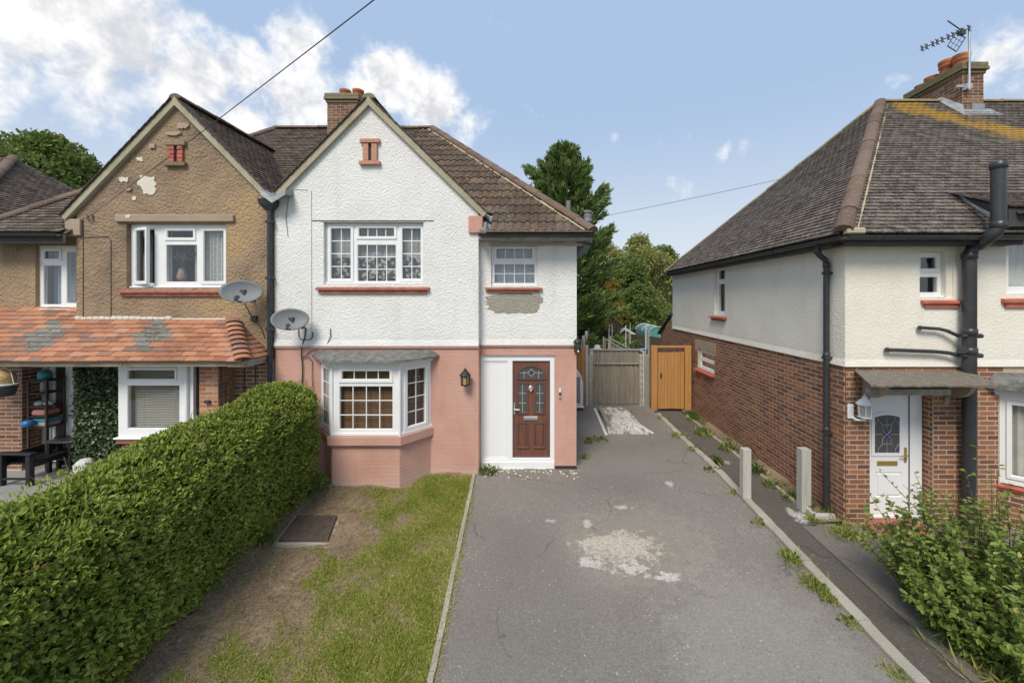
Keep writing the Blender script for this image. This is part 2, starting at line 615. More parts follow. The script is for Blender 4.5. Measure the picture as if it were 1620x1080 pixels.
stucco('white_roughcast', [(.25, (.72, .705, .675)), (.5, (.79, .778, .75)), (.75, (.83, .82, .80))], 38, .55, .022, .2, dark_fleck=.42, splash=2.33)
stucco('cream_render', [(.25, (.70, .645, .54)), (.5, (.76, .715, .615)), (.75, (.80, .765, .68))], 36, .36, .016, .16, dark_fleck=.22, splash=2.2)
stucco('brown_roughcast', [(.28, (.19, .145, .11)), (.42, (.315, .225, .15)), (.55, (.395, .28, .175)), (.72, (.48, .325, .165))], 26, .75, .034, .35,
       blotch=.9, dirt=(.19, .145, .11), dark_fleck=.4)
stucco('brown_smooth', [(.25, (.33, .25, .185)), (.7, (.42, .33, .25))], 60, .35, .01, .2)
stucco('exposed_pebble', [(.3, (.42, .385, .31)), (.7, (.56, .52, .43))], 55, 1.0, .03, .1, dirt=(.24, .21, .17), dark_fleck=.6)
stucco('concrete', [(.25, (.30, .275, .22)), (.55, (.40, .37, .30)), (.8, (.47, .44, .37))], 70, .5, .012, .2, dirt=(.16, .15, .12), dark_fleck=.5)
stucco('pale_concrete', [(.25, (.40, .38, .34)), (.8, (.56, .54, .50))], 70, .5, .012, .15, dirt=(.25, .23, .2), dark_fleck=.4)
stucco('stone_barge', [(.25, (.33, .29, .20)), (.55, (.42, .375, .27)), (.8, (.47, .43, .34))], 60, .4, .012, .4, blotch=3, dirt=(.20, .19, .15), dark_fleck=.5)
stucco('old_plaster', [(.3, (.62, .56, .46)), (.7, (.74, .69, .60))], 40, .5, .01, .1)


def brick(name, cols, soot=.25):
    m = Mat(name)
    t = m.tint()
    col = m.ramp(t, cols)
    col = m.mix(m.math('MULTIPLY', m.noise(22, 4, .65), .4), col, (.19, .10, .068), 'MIX')
    col = m.mix(m.math('MULTIPLY', m.step(m.noise(1.1, 3, .6), .5, .72), soot), col, (.07, .05, .045))
    col = m.mix(m.math('MULTIPLY', m.step(m.noise(6, 5, .7), .62, .8), .35), col, (.52, .46, .40))
    h = m.math('ADD', m.noise(60, 4, .7), m.math('MULTIPLY', m.noise(170, 2, .6), .5))
    M[name] = m.bsdf(col, .88, m.bump(h, .5, .006), spec=.25)


brick('red_brick', [(0, (.125, .06, .043)), (.2, (.185, .08, .048)), (.42, (.235, .10, .056)), (.62, (.275, .12, .066)), (.82, (.31, .14, .075)), (1, (.38, .15, .068))], .08)
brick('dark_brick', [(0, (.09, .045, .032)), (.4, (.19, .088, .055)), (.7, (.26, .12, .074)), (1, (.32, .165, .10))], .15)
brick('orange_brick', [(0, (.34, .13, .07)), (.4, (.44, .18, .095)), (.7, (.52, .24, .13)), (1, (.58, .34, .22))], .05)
brick('chimney_brick', [(0, (.10, .05, .035)), (.4, (.17, .085, .05)), (.7, (.24, .12, .07)), (1, (.28, .17, .11))], .6)

m = Mat('mortar')
col = m.ramp(m.noise(3, 5, .65), [(.3, (.40, .315, .23)), (.6, (.50, .405, .305)), (.8, (.57, .485, .385))])
M['mortar'] = m.bsdf(col, .95, m.bump(m.noise(120, 3, .7), .5, .004), spec=.1)

m = Mat('pink_paint')
col = m.ramp(m.noise(1.6, 5, .6), [(.28, (.49, .268, .208)), (.52, (.55, .318, .252)), (.75, (.60, .362, .296))])
lowz = m.step(m.math('ADD', m.xyz()[2], m.math('MULTIPLY', m.noise(5, 4, .6), .28)), .34, .10)
col = m.mix(m.math('MULTIPLY', lowz, .55), col, (.52, .42, .35))
col = m.mix(m.math('MULTIPLY', m.step(m.noise(1, 4, .6, vec=m.scaled((5, 5, .6))), .55, .8), .25), col, (.36, .19, .15))
M['pink_paint'] = m.bsdf(col, .78, m.bump(m.noise(55, 4, .6), .35, .006), spec=.3)

m = Mat('red_sill')
col = m.ramp(m.noise(9, 5, .65), [(.3, (.24, .085, .06)), (.55, (.38, .13, .09)), (.72, (.46, .19, .13)), (.8, (.45, .36, .28))])
M['red_sill'] = m.bsdf(col, .7, m.bump(m.noise(70, 3, .6), .4, .004))
m = Mat('bright_red_sill')
col = m.ramp(m.noise(7, 5, .65), [(.3, (.36, .085, .055)), (.6, (.46, .13, .085)), (.8, (.50, .20, .15))])
M['bright_red_sill'] = m.bsdf(col, .6, m.bump(m.noise(70, 3, .6), .3, .004))


def tiles(name, cols, lichen=.5, spots=(.44, .41, .36), yellow=0.0, zone=None):
    m = Mat(name)
    t = m.tint()
    col = m.ramp(t, cols)
    sp = m.noise(30, 4, .75)
    sp2 = m.step(m.math('ADD', m.math('MULTIPLY', sp, .85), m.math('MULTIPLY', m.noise(2.6, 4, .6), .15)), .53, .62)
    col = m.mix(m.math('MULTIPLY', sp2, lichen), col, spots)
    if yellow:
        y = m.step(m.math('ADD', m.math('MULTIPLY', m.noise(14, 4, .75), .7), m.math('MULTIPLY', m.noise(1.7, 3, .6), .35)), .575, .65)
        col = m.mix(m.math('MULTIPLY', y, yellow), col, (.40, .22, .04))
    if zone:   # lichen colony along a line on the slope: (x0,y0),(x1,y1),half width
        (x0, y0), (x1, y1), hw = zone
        p = m.xyz()
        L = math.hypot(x1 - x0, y1 - y0); dx, dy = (x1 - x0) / L, (y1 - y0) / L
        a = m.math('ADD', m.math('MULTIPLY', m.math('SUBTRACT', p[0], x0), dx), m.math('MULTIPLY', m.math('SUBTRACT', p[1], y0), dy))
        b = m.math('ADD', m.math('MULTIPLY', m.math('SUBTRACT', p[0], x0), -dy), m.math('MULTIPLY', m.math('SUBTRACT', p[1], y0), dx))
        a = m.math('SUBTRACT', a, m.math('MINIMUM', m.math('MAXIMUM', a, 0.0), L))
        dd = m.math('SQRT', m.math('ADD', m.math('MULTIPLY', a, a), m.math('MULTIPLY', b, b)))
        dd = m.math('DIVIDE', dd, hw)
        f = m.step(m.math('SUBTRACT', m.math('SUBTRACT', m.math('MULTIPLY', m.math('ADD', m.math('MULTIPLY', m.noise(2.2, 4, .6), .5), m.math('MULTIPLY', m.noise(24, 5, .8), .5)), 3.6), 1.25), m.math('MULTIPLY', dd, .95)), .02, .30)
        col = m.mix(m.math('MULTIPLY', f, .92), col, m.ramp(m.noise(26, 4, .7), [(.3, (.27, .20, .09)), (.55, (.44, .26, .045)), (.75, (.46, .36, .16))]))
    M[name] = m.bsdf(col, .85, m.bump(m.noise(80, 4, .7), .6, .006), spec=.12)


tiles('plain_tile', [(0, (.072, .058, .049)), (.35, (.102, .083, .07)), (.7, (.132, .108, .091)), (1, (.17, .142, .12))], .62,
      zone=((8.3, 9.5), (9.9, 7.75), .70))
tiles('brown_tile', [(0, (.066, .049, .039)), (.4, (.096, .072, .057)), (.8, (.126, .096, .076)), (1, (.16, .124, .098))], .40)
tiles('roman_tile', [(0, (.066, .048, .038)), (.4, (.092, .067, .052)), (.8, (.118, .087, .068)), (1, (.15, .112, .09))], .7, (.28, .245, .20), .5)
tiles('clay_tile', [(0, (.25, .115, .075)), (.3, (.37, .165, .095)), (.55, (.42, .195, .11)), (.75, (.45, .235, .145)), (.88, (.31, .16, .115)), (1, (.21, .135, .11))], .4,
      (.42, .33, .27), .25)
tiles('slate_patch', [(0, (.13, .125, .11)), (1, (.22, .205, .18))], .7, (.38, .37, .33))
tiles('ridge_cap', [(0, (.125, .085, .066)), (.5, (.155, .105, .082)), (1, (.18, .13, .10))], .45, (.30, .27, .22), .25)
tiles('bedding_mortar', [(0, (.42, .35, .23)), (1, (.52, .45, .33))], .3)
tiles('clay_pot', [(0, (.40, .14, .065)), (1, (.48, .18, .085))], .15, (.25, .16, .1))
tiles('mossy_cap', [(0, (.17, .145, .09)), (1, (.27, .23, .15))], .6, (.36, .33, .2), .45)


def plain(name, col, rough=.5, metal=0, spec=.5, vary=.12, scale=6, bump=None, dirt=None):
    m = Mat(name)
    lo = tuple(c * (1 - vary) for c in col); hi = tuple(min(1, c * (1 + vary)) for c in col)
    c = m.ramp(m.noise(scale, 5, .6), [(.3, lo), (.7, hi)])
    if dirt:
        c = m.mix(m.math('MULTIPLY', m.step(m.noise(scale * .6, 5, .7), .5, .75), dirt[1]), c, dirt[0])
    nr = m.bump(m.noise(bump[0], 3, .6), bump[1], bump[2]) if bump else None
    M[name] = m.bsdf(c, rough, nr, metal, spec)


plain('white_upvc', (.80, .80, .79), .32, vary=.03, dirt=((.55, .54, .5), .15))
plain('door_white', (.80, .80, .80), .35, vary=.02, scale=2)
plain('white_paint', (.74, .73, .70), .5, vary=.06, dirt=((.4, .38, .34), .3))
plain('gasket', (.03, .03, .03), .6)
plain('black_plastic', (.034, .035, .038), .38, vary=.2, dirt=((.10, .10, .10), .25))
plain('black_metal', (.016, .016, .017), .42, vary=.25)
plain('lead', (.25, .265, .28), .55, vary=.2, scale=9, bump=(18, .4, .008), dirt=((.45, .46, .46), .3))
plain('old_felt', (.155, .15, .14), .85, vary=.5, scale=10, bump=(30, .8, .012), dirt=((.10, .10, .09), .6))
plain('canopy_felt', (.165, .142, .112), .9, vary=.3, scale=18, bump=(60, .9, .01), dirt=((.34, .30, .24), .5))
plain('dish_grey', (.165, .172, .182), .6, vary=.08, scale=14, dirt=((.20, .20, .20), .3))
plain('dark_metal', (.07, .072, .075), .5, metal=.3)
plain('galvanised', (.5, .51, .52), .4, metal=.6, vary=.2)
plain('silver', (.65, .65, .64), .3, metal=.8)
plain('brass', (.55, .36, .10), .35, metal=.7)
plain('leading', (.55, .55, .54), .4, metal=.3)
plain('curtain_dark', (.33, .33, .31), .9)
plain('curtain_cloth', (.62, .60, .55), .9, vary=.1)
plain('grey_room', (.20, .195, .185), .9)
plain('dark_wood', (.055, .035, .025), .6, vary=.3)
plain('soffit_dark', (.05, .047, .045), .7, vary=.3)
plain('fascia_grey', (.33, .31, .28), .8, vary=.3, scale=8, bump=(40, .5, .006), dirt=((.16, .12, .08), .5))
plain('straw_cloth', (.55, .45, .30), .8)
plain('vent_clay', (.46, .235, .155), .8, vary=.2, scale=20, bump=(60, .4, .004))
plain('corbel_pink', (.50, .27, .21), .8, vary=.12)
plain('teal_sheet', (.11, .27, .24), .45, vary=.25)
plain('blue_plastic', (.03, .15, .38), .4)
plain('teal_plastic', (.05, .28, .33), .4)
plain('pink_cloth', (.50, .22, .18), .8)
plain('grey_cloth', (.34, .33, .31), .85)
plain('stone_white', (.60, .60, .58), .8, vary=.2, scale=30, bump=(40, .8, .02))
plain('trampoline_blue', (.12, .24, .38), .5)
plain('amber_glass', (.42, .30, .12), .15, vary=.3, scale=30)
plain('smoke_glass', (.08, .08, .08), .1)
plain('clear_glass', (.45, .43, .38), .12, vary=.3, scale=40)
plain('dry_flower', (.10, .06, .055), .9, vary=.4)
plain('vase_pink', (.34, .22, .18), .5)
plain('red_step', (.36, .10, .075), .7, vary=.3, scale=12, dirt=((.5, .42, .38), .4))
plain('tarred_base', (.035, .028, .024), .8, vary=.5, scale=20, bump=(40, .7, .01))
plain('frost_sheet', (.36, .40, .43), .9, vary=.12, scale=20)
plain('cable_black', (.03, .03, .03), .6)
plain('cable_grey', (.20, .20, .20), .6)
plain('shed_felt', (.055, .055, .055), .9)
plain('sky_pole', (.55, .55, .53), .5)
plain('bark', (.11, .085, .06), .95, vary=.4, scale=14, bump=(20, 1, .03))
plain('twig', (.10, .065, .04), .9, vary=.4, scale=20)
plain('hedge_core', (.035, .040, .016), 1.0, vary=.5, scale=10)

# pane: clear glass with sharp reflections
def glass(name, tint, base):
    m = Mat(name)
    t = m.n('ShaderNodeBsdfTransparent'); t.inputs[0].default_value = tint + (1,)
    g = m.n('ShaderNodeBsdfGlossy'); g.inputs['Roughness'].default_value = .015; g.inputs[0].default_value = (.95, .97, 1, 1)
    w = m.bump(m.noise(3.5, 1, .4), .05, .02); m.l(w, g.inputs['Normal'])
    fr = m.n('ShaderNodeLayerWeight'); fr.inputs[0].default_value = .5
    f = m.math('ADD', m.math('MULTIPLY', m.math('POWER', fr.outputs['Facing'], 4.0), .9), base, clamp=True)
    mx = m.n('ShaderNodeMixShader'); m.l(f, mx.inputs[0]); m.l(t.outputs[0], mx.inputs[1]); m.l(g.outputs[0], mx.inputs[2])
    m.l(mx.outputs[0], m.out.inputs[0])
    M[name] = m.m
glass('glass', (.88, .90, .89), .10)
glass('dark_glass', (.42, .43, .42), .05)


def lace(name, pat, open_):
    m = Mat(name)
    p = m.xyz()
    fold = m.math('SINE', m.math('MULTIPLY', p[0], 95))
    flower = m.voronoi(pat, feature='SMOOTH_F1')
    fl = m.step(m.math('ADD', flower, m.math('MULTIPLY', m.noise(pat * 3, 3, .7), .45)), .52, .64)
    d = m.n('ShaderNodeBsdfDiffuse'); d.inputs[0].default_value = (.80, .80, .78, 1)
    tr = m.n('ShaderNodeBsdfTranslucent'); tr.inputs[0].default_value = (.75, .75, .73, 1)
    a = m.n('ShaderNodeMixShader'); a.inputs[0].default_value = .35; m.l(d.outputs[0], a.inputs[1]); m.l(tr.outputs[0], a.inputs[2])
    t = m.n('ShaderNodeBsdfTransparent')
    mx = m.n('ShaderNodeMixShader')
    op = m.math('ADD', m.math('MULTIPLY', fl, open_), m.math('MULTIPLY', fold, .06), clamp=True)
    m.l(m.math('ADD', op, .08, clamp=True), mx.inputs[0]); m.l(a.outputs[0], mx.inputs[1]); m.l(t.outputs[0], mx.inputs[2])
    m.l(mx.outputs[0], m.out.inputs[0])
    M[name] = m.m
lace('lace_curtain', 13, .80)
lace('net_curtain', 30, .22)


def wood(name, lo, mid, hi, scale=(30, 30, 1.6), rough=.75, bump=.5):
    m = Mat(name)
    g = m.noise(1, 5, .65, vec=m.scaled(scale), dist=.6)
    t = m.tint()
    col = m.ramp(g, [(.28, lo), (.52, mid), (.75, hi)])
    col = m.mix(m.math('MULTIPLY', t, .35), col, lo)
    M[name] = m.bsdf(col, rough, m.bump(g, bump, .006), spec=.35)


wood('orange_wood', (.36, .165, .045), (.46, .235, .075), (.53, .30, .12))
wood('grey_wood', (.15, .125, .095), (.27, .23, .18), (.40, .355, .29))
wood('post_wood', (.36, .335, .29), (.47, .445, .395), (.56, .53, .48))
wood('door_wood', (.12, .047, .031), (.175, .07, .046), (.22, .10, .066), (22, 22, 2.2), .38, .25)
wood('door_edge', (.09, .05, .04), (.12, .072, .058), (.145, .09, .073), (22, 22, 2.2), .4, .2)
wood('blind_wood', (.20, .10, .055), (.28, .155, .09), (.34, .21, .125), (3, 30, 30), .5, .2)
wood('blind_cream', (.40, .37, .31), (.47, .44, .38), (.52, .49, .43), (3, 30, 30), .5, .1)
wood('fascia_wood', (.18, .14, .095), (.33, .28, .21), (.48, .42, .33), (2, 30, 30), .85, .6)
wood('fence_wood', (.06, .05, .04), (.10, .085, .07), (.14, .12, .10))
wood('pale_fence', (.20, .18, .15), (.29, .265, .225), (.37, .34, .29))


def asphalt(name, lo, hi, specks=.5, stains=()):
    m = Mat(name)
    p = m.pos()
    col = m.ramp(m.noise(.55, 5, .6), [(.3, lo), (.7, hi)])
    col = m.mix(m.math('MULTIPLY', m.step(m.noise(40, 4, .8), .42, .58), .55), col, tuple(c * .55 for c in lo))
    col = m.mix(m.math('MULTIPLY', m.noise(150, 3, .75), .5), col, tuple(c * .5 for c in lo))
    cell = m.voronoi(95, out='Distance')
    pale = m.step(m.noise(260, 1, .5), .60, .72)
    col = m.mix(m.math('MULTIPLY', pale, .3), col, (.36, .34, .31))
    # paint and grit specks
    fleck = m.n('ShaderNodeTexVoronoi'); m.l(p, fleck.inputs['Vector']); fleck.inputs['Scale'].default_value = 26
    rad = m.n('ShaderNodeSeparateColor'); m.l(fleck.outputs['Color'], rad.inputs[0])
    size = m.lin(m.math('POWER', rad.outputs[0], 2.0), 0, 1, .05, .24)
    dense = m.math('MULTIPLY', m.step(m.noise(.8, 4, .6), .34, .60), m.step(rad.outputs[1], .36, .44))
    fl = m.math('MULTIPLY', m.math('LESS_THAN', fleck.outputs['Distance'], size), dense)
    col = m.mix(m.math('MULTIPLY', fl, specks), col, (.60, .585, .55))
    wp = m.n('ShaderNodeVectorMath'); wp.operation = 'ADD'
    wn = m.n('ShaderNodeTexNoise'); m.l(p, wn.inputs['Vector']); wn.inputs['Scale'].default_value = 1.6; wn.inputs['Detail'].default_value = 6
    m.l(p, wp.inputs[0]); m.l(wn.outputs['Color'], wp.inputs[1])
    crack = m.step(m.voronoi(.55, vec=wp.outputs[0], feature='DISTANCE_TO_EDGE'), .010, .003)
    col = m.mix(m.math('MULTIPLY', m.math('MULTIPLY', crack, m.step(m.noise(.9, 3, .5), .48, .58)), .55), col, tuple(c * .3 for c in lo))
    x = m.xyz()
    for (cx, cy, rx, ry, amt, c, rag) in stains:
        dx = m.math('DIVIDE', m.math('SUBTRACT', x[0], cx), rx); dy = m.math('DIVIDE', m.math('SUBTRACT', x[1], cy), ry)
        dd = m.math('SQRT', m.math('ADD', m.math('MULTIPLY', dx, dx), m.math('MULTIPLY', dy, dy)))
        nz = m.math('MULTIPLY', m.math('SUBTRACT', m.noise(7, 7, .72), .5), rag)
        f = m.math('MULTIPLY', m.step(m.math('ADD', dd, nz), 1.0, .50), m.lin(m.step(m.noise(36, 4, .8), .40, .56), 0, 1, .35, 1.0))
        col = m.mix(m.math('MULTIPLY', f, amt), col, c)
    h = m.math('ADD', m.noise(170, 3, .7), m.math('MULTIPLY', cell, .6))
    M[name] = m.bsdf(col, .88, m.bump(h, .7, .008), spec=.3)


white = (.62, .585, .52)
asphalt('driveway_asphalt', (.245, .217, .188), (.338, .308, .270), .85, [
    (1.3, 5.35, 1.3, 1.1, .45, (.36, .31, .24), 1.6), (-.2, 4.2, .9, 2.2, .35, (.15, .135, .118), 1.6), (.9, 6.9, 1.6, .5, .3, (.16, .145, .13), 1.6),
    (1.10, 5.26, .58, .34, .8, (.60, .53, .43), 4.2), (.62, 4.98, .20, .13, .85, white, 4.2), (1.15, 4.84, .26, .12, .85, white, 4.6),
    (1.52, 4.74, .18, .08, .85, (.70, .67, .62), 3.8), (.70, 5.75, .08, .16, .7, white, 4.2), (1.2, 9.6, 2.4, 2.05, .32, (.14, .13, .118), .25), (2.25, 6.95, .07, .15, .7, white, 4.2),
    (1.32, 6.2, .28, .06, .6, white, 5.2), (.2, 5.85, .10, .06, .6, white, 4.6),
    (2.1, 3.0, 1.2, 2.6, .45, (.36, .33, .285), 1.2), (1.6, 9.9, .8, 1.0, .5, (.31, .28, .225), 2.0)])
asphalt('path_asphalt', (.13, .112, .095), (.17, .15, .13), .30, [(3.95, 6.1, .15, .22, .85, white, 3.4), (3.75, 8.0, .10, .10, .6, white, 4)])
asphalt('forecourt_asphalt', (.225, .195, .165), (.295, .262, .225), .3)
asphalt('paving', (.34, .33, .31), (.43, .42, .40), .1)

m = Mat('soil')
col = m.ramp(m.noise(2.6, 6, .65), [(.3, (.25, .175, .115)), (.55, (.35, .255, .17)), (.75, (.44, .345, .24))])
col = m.mix(m.math('MULTIPLY', m.step(m.noise(45, 3, .7), .55, .7), .5), col, (.32, .26, .185))
M['soil'] = m.bsdf(col, .97, m.bump(m.math('ADD', m.noise(28, 5, .7), m.noise(90, 3, .7)), .9, .03), spec=.1)
m = Mat('field')
col = m.ramp(m.noise(.5, 6, .65), [(.3, (.05, .07, .022)), (.7, (.10, .115, .045))])
M['field'] = m.bsdf(col, .97, spec=.1)

m = Mat('manhole_iron')
ck = m.n('ShaderNodeTexChecker'); m.l(m.pos(), ck.inputs[0]); ck.inputs['Scale'].default_value = 30
col = m.ramp(m.noise(11, 5, .7), [(.3, (.06, .042, .032)), (.7, (.12, .085, .063))])
M['manhole_iron'] = m.bsdf(col, .8, m.bump(ck.outputs['Fac'], .5, .01))

m = Mat('rubbish_sheet')
n1 = m.noise(1, 6, .72, vec=m.scaled((4.2, 1.3, 4)), dist=.8)
col = m.ramp(n1, [(.36, (.16, .11, .075)), (.43, (.36, .29, .22)), (.48, (.58, .54, .48)), (.54, (.66, .64, .60)), (.585, (.24, .29, .24)), (.62, (.55, .52, .46)), (.68, (.24, .17, .12))])
M['rubbish_sheet'] = m.bsdf(col, .7, m.bump(m.noise(14, 5, .7), .7, .02))


def leafmat(name, stops, transl=.3, rough=.5, spec=.22):
    m = Mat(name)
    M[name] = m.bsdf(m.ramp(m.attr(), stops), rough, None, 0, spec, transl)


leafmat('hedge_leaf', [(0, (.06, .095, .016)), (.28, (.17, .235, .036)), (.55, (.29, .36, .065)), (.8, (.42, .47, .12)), (.96, (.48, .47, .14)), (1, (.31, .22, .06))])
leafmat('bush_leaf', [(0, (.09, .15, .028)), (.5, (.20, .28, .055)), (.85, (.31, .37, .095)), (1, (.45, .39, .12))], .35)
leafmat('tree_leaf', [(0, (.07, .11, .027)), (.5, (.15, .21, .052)), (1, (.26, .31, .09))], .3)
leafmat('olive_leaf', [(0, (.18, .20, .06)), (.5, (.33, .35, .115)), (1, (.50, .47, .19))], .35)
leafmat('autumn_leaf', [(0, (.11, .10, .02)), (.5, (.30, .22, .04)), (1, (.45, .30, .055))], .35)
leafmat('conifer_leaf', [(0, (.065, .105, .034)), (.5, (.155, .23, .07)), (.85, (.26, .34, .105)), (1, (.38, .42, .15))], .2, .6)
leafmat('ivy_leaf', [(0, (.02, .04, .012)), (.4, (.055, .09, .03)), (.65, (.16, .20, .10)), (1, (.55, .58, .46))], .15, .35)
leafmat('weed_leaf', [(0, (.045, .08, .016)), (.6, (.10, .155, .032)), (1, (.18, .22, .06))], .35)
leafmat('grass_blade', [(0, (.17, .24, .034)), (.35, (.31, .37, .06)), (.6, (.46, .45, .11)), (.78, (.58, .51, .22)), (1, (.68, .58, .35))], .35)
leafmat('straw', [(0, (.26, .20, .12)), (1, (.55, .46, .32))], .2)
leafmat('fallen_leaf', [(0, (.12, .075, .035)), (.6, (.26, .18, .08)), (.85, (.30, .28, .09)), (1, (.20, .26, .06))], .2)


# ------------------------------------------------------------------ ground, drive, paths
def sheet(name, poly_fn, xs_n, ys, mat, zoff=0.0, rough=0.0, kind='structure', thick=0.0):
    """grid between left edge and right edge functions poly_fn(y) -> (xl, xr)"""
    vs = []; fs = []
    for j, y in enumerate(ys):
        xl, xr = poly_fn(y)
        for i in range(xs_n + 1):
            t = i / xs_n
            vs.append((xl + (xr - xl) * t, y, ground_z(y) + zoff + (random.uniform(-rough, rough) if rough else 0)))
    n = xs_n + 1
    for j in range(len(ys) - 1):
        for i in range(xs_n):
            fs.append((j * n + i, j * n + i + 1, (j + 1) * n + i + 1, (j + 1) * n + i))
    o = np_mesh(name, vs, [np.array(fs)], M[mat], smooth=rough > 0)
    ob = link(name, o)
    if kind: ob['kind'] = kind
    return ob


def frange(a, b, n): return [a + (b - a) * i / n for i in range(n + 1)]


def drive_left(y): return -1.2 - .065 * (y - 7.3)


ys = [-60, -20, -5, 0, 3, 5, 7.3, 12, 20, 40, 90, 400]
vs = []; fs = []
for j, y in enumerate(ys):
    for x in (-400, -60, -12, 0, 12, 60, 400):
        vs.append((x, y, ground_z(max(y, -5)) - .16))
for j in range(len(ys) - 1):
    for i in range(6):
        a = j * 7 + i
        fs.append((a, a + 1, a + 8, a + 7))
o = link('ground', np_mesh('ground', vs, [np.array(fs)], M['field'])); o['kind'] = 'structure'

sheet('driveway', lambda y: ((drive_left(y) + .03) if y < 7.62 else .66, 3.27), 4, frange(-3, 7.6, 30) + frange(7.65, 12.3, 10), 'driveway_asphalt')
sheet('path', lambda y: (3.36, 3.84 if y < 5.86 else 4.12), 3, frange(-3, 5.84, 16) + frange(5.88, 11.9, 14), 'path_asphalt', -.075)
sheet('forecourt', lambda y: (3.845, 14), 6, frange(-3, 5.84, 20), 'forecourt_asphalt', -.071)
sheet('paving', lambda y: (-14, -4.55), 6, frange(-3, 9.5, 24), 'paving', -.03)
sheet('wall_border', lambda y: (4.13, 4.6), 2, frange(5.9, 13.5, 12), 'soil', -.045, .012)
# lawn earth, gently uneven
vs = []; fs = []
NX, NY = 70, 130
for j in range(NY + 1):
    y = -.5 + 8.0 * j / NY
    xl, xr = -4.75, drive_left(y) - .02
    for i in range(NX + 1):
        x = xl + (xr - xl) * i / NX
        b = .018 * math.sin(x * 3.1 + y * 1.7) + .014 * math.sin(x * 7.3 - y * 4.1) + random.uniform(-.006, .006)
        edge = min(1, (xr - x) / .25)
        vs.append((x, y, ground_z(y) + .012 * edge + b * edge - .008))
for j in range(NY):
    for i in range(NX):
        a = j * (NX + 1) + i
        fs.append((a, a + 1, a + NX + 2, a + NX + 1))
o = link('lawn', np_mesh('lawn', vs, [np.array(fs)], M['soil'], smooth=True)); o['kind'] = 'structure'

# concrete edging board left of the drive, kerb stones right of it
mb = MB()
e = [(drive_left(y), y) for y in frange(-3, 7.28, 22)]
for (xa, ya), (xb, yb) in zip(e[:-1], e[1:]):
    za, zb = ground_z(ya), ground_z(yb)
    j = random.uniform(-.004, .004)
    mb.add([(xa - .03 + j, ya, za - .1), (xa + .03 + j, ya, za - .1), (xb + .03 + j, yb - .006, zb - .1), (xb - .03 + j, yb - .006, zb - .1),
            (xa - .026 + j, ya, za + .03), (xa + .026 + j, ya, za + .026), (xb + .026 + j, yb - .006, zb + .026), (xb - .026 + j, yb - .006, zb + .03)],
           [(4, 5, 6, 7), (0, 1, 5, 4), (1, 2, 6, 5), (2, 3, 7, 6), (3, 0, 4, 7)])
structure(mb, 'edging', M['concrete'])
ko = bpy.data.objects.new('kerb', None); COL.objects.link(ko); ko['kind'] = 'structure'
y = -3.0
while y < 10.6:
    L = .88
    mb = MB(); j = random.uniform(-.012, .012)
    z0, z1 = ground_z(y), ground_z(y + L)
    w = .052
    vs = []
    K = 6
    for i in range(K + 1):
        t = i / K; yy = y + .004 + (L - .008) * t; zz = z0 + (z1 - z0) * t
        up = .062 + random.uniform(-.006, .006) - (.02 if yy > 8 else 0)
        xr, xl = 3.365 + j + random.uniform(-.006, .006), 3.235 + j + random.uniform(-.008, .008)
        vs += [(xl, yy, zz - .15), (xl, yy, zz + up - .016), (xl + .018, yy, zz + up), (xr - .018, yy, zz + up), (xr, yy, zz + up - .016), (xr, yy, zz - .18)]
    fs = [(6 * i + a, 6 * i + a + 1, 6 * i + a + 7, 6 * i + a + 6) for i in range(K) for a in range(5)]
    fs = [f[::-1] for f in fs]
    fs += [(0, 1, 2, 3, 4, 5), tuple(range(6 * K, 6 * K + 6))[::-1]]
    mb.add(vs, fs); mb.build('kerb_stone', M['concrete'], ko)
    y += L
mb = MB()
for yy in frange(6.35, 11.2, 10)[:-1]:
    mb.box(4.10, yy, -.2, 4.15, yy + .47, -.045 + random.uniform(-.01, .01), c=.008)
structure(mb, 'path_edging', M['concrete'])


# ------------------------------------------------------------------ windows and doors
def pane_obj(parent, M_, r, y, mat='glass'):
    vs = [(r[0], y, r[1]), (r[2], y, r[1]), (r[2], y, r[3]), (r[0], y, r[3])]
    MB().add(vs, [(0, 1, 2, 3)], M_).build('pane', M[mat], parent)


def drape(parent, M_, r, y, mat, name='curtain', folds=9, amp=.018, seg=90, rows=1, hem=0.0):
    vs = []; fs = []
    for j in range(rows + 1):
        for i in range(seg + 1):
            t = i / seg
            u = r[0] + (r[2] - r[0]) * t
            v = r[1] + (r[3] - r[1]) * j / rows + (hem * abs(math.sin(t * math.pi * folds * .9)) if j == 0 else 0)
            ph = t * folds * 2 * math.pi
            vs.append((u, y + amp * math.sin(ph + .7 * math.sin(ph * .37)), v))
    for j in range(rows):
        for i in range(seg):
            a = j * (seg + 1) + i
            fs.append((a, a + 1, a + seg + 2, a + seg + 1))
    mb = MB(); mb.add(vs, fs, M_, smooth=True)
    return mb.build(name, M[mat], parent)


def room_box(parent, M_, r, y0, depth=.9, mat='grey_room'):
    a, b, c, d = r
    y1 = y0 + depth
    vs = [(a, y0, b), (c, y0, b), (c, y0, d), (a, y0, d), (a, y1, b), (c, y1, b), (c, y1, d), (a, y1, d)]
    MB().add(vs, [(4, 5, 6, 7), (0, 1, 5, 4), (1, 2, 6, 5), (2, 3, 7, 6), (3, 0, 4, 7)], M_).build('room', M[mat], parent)


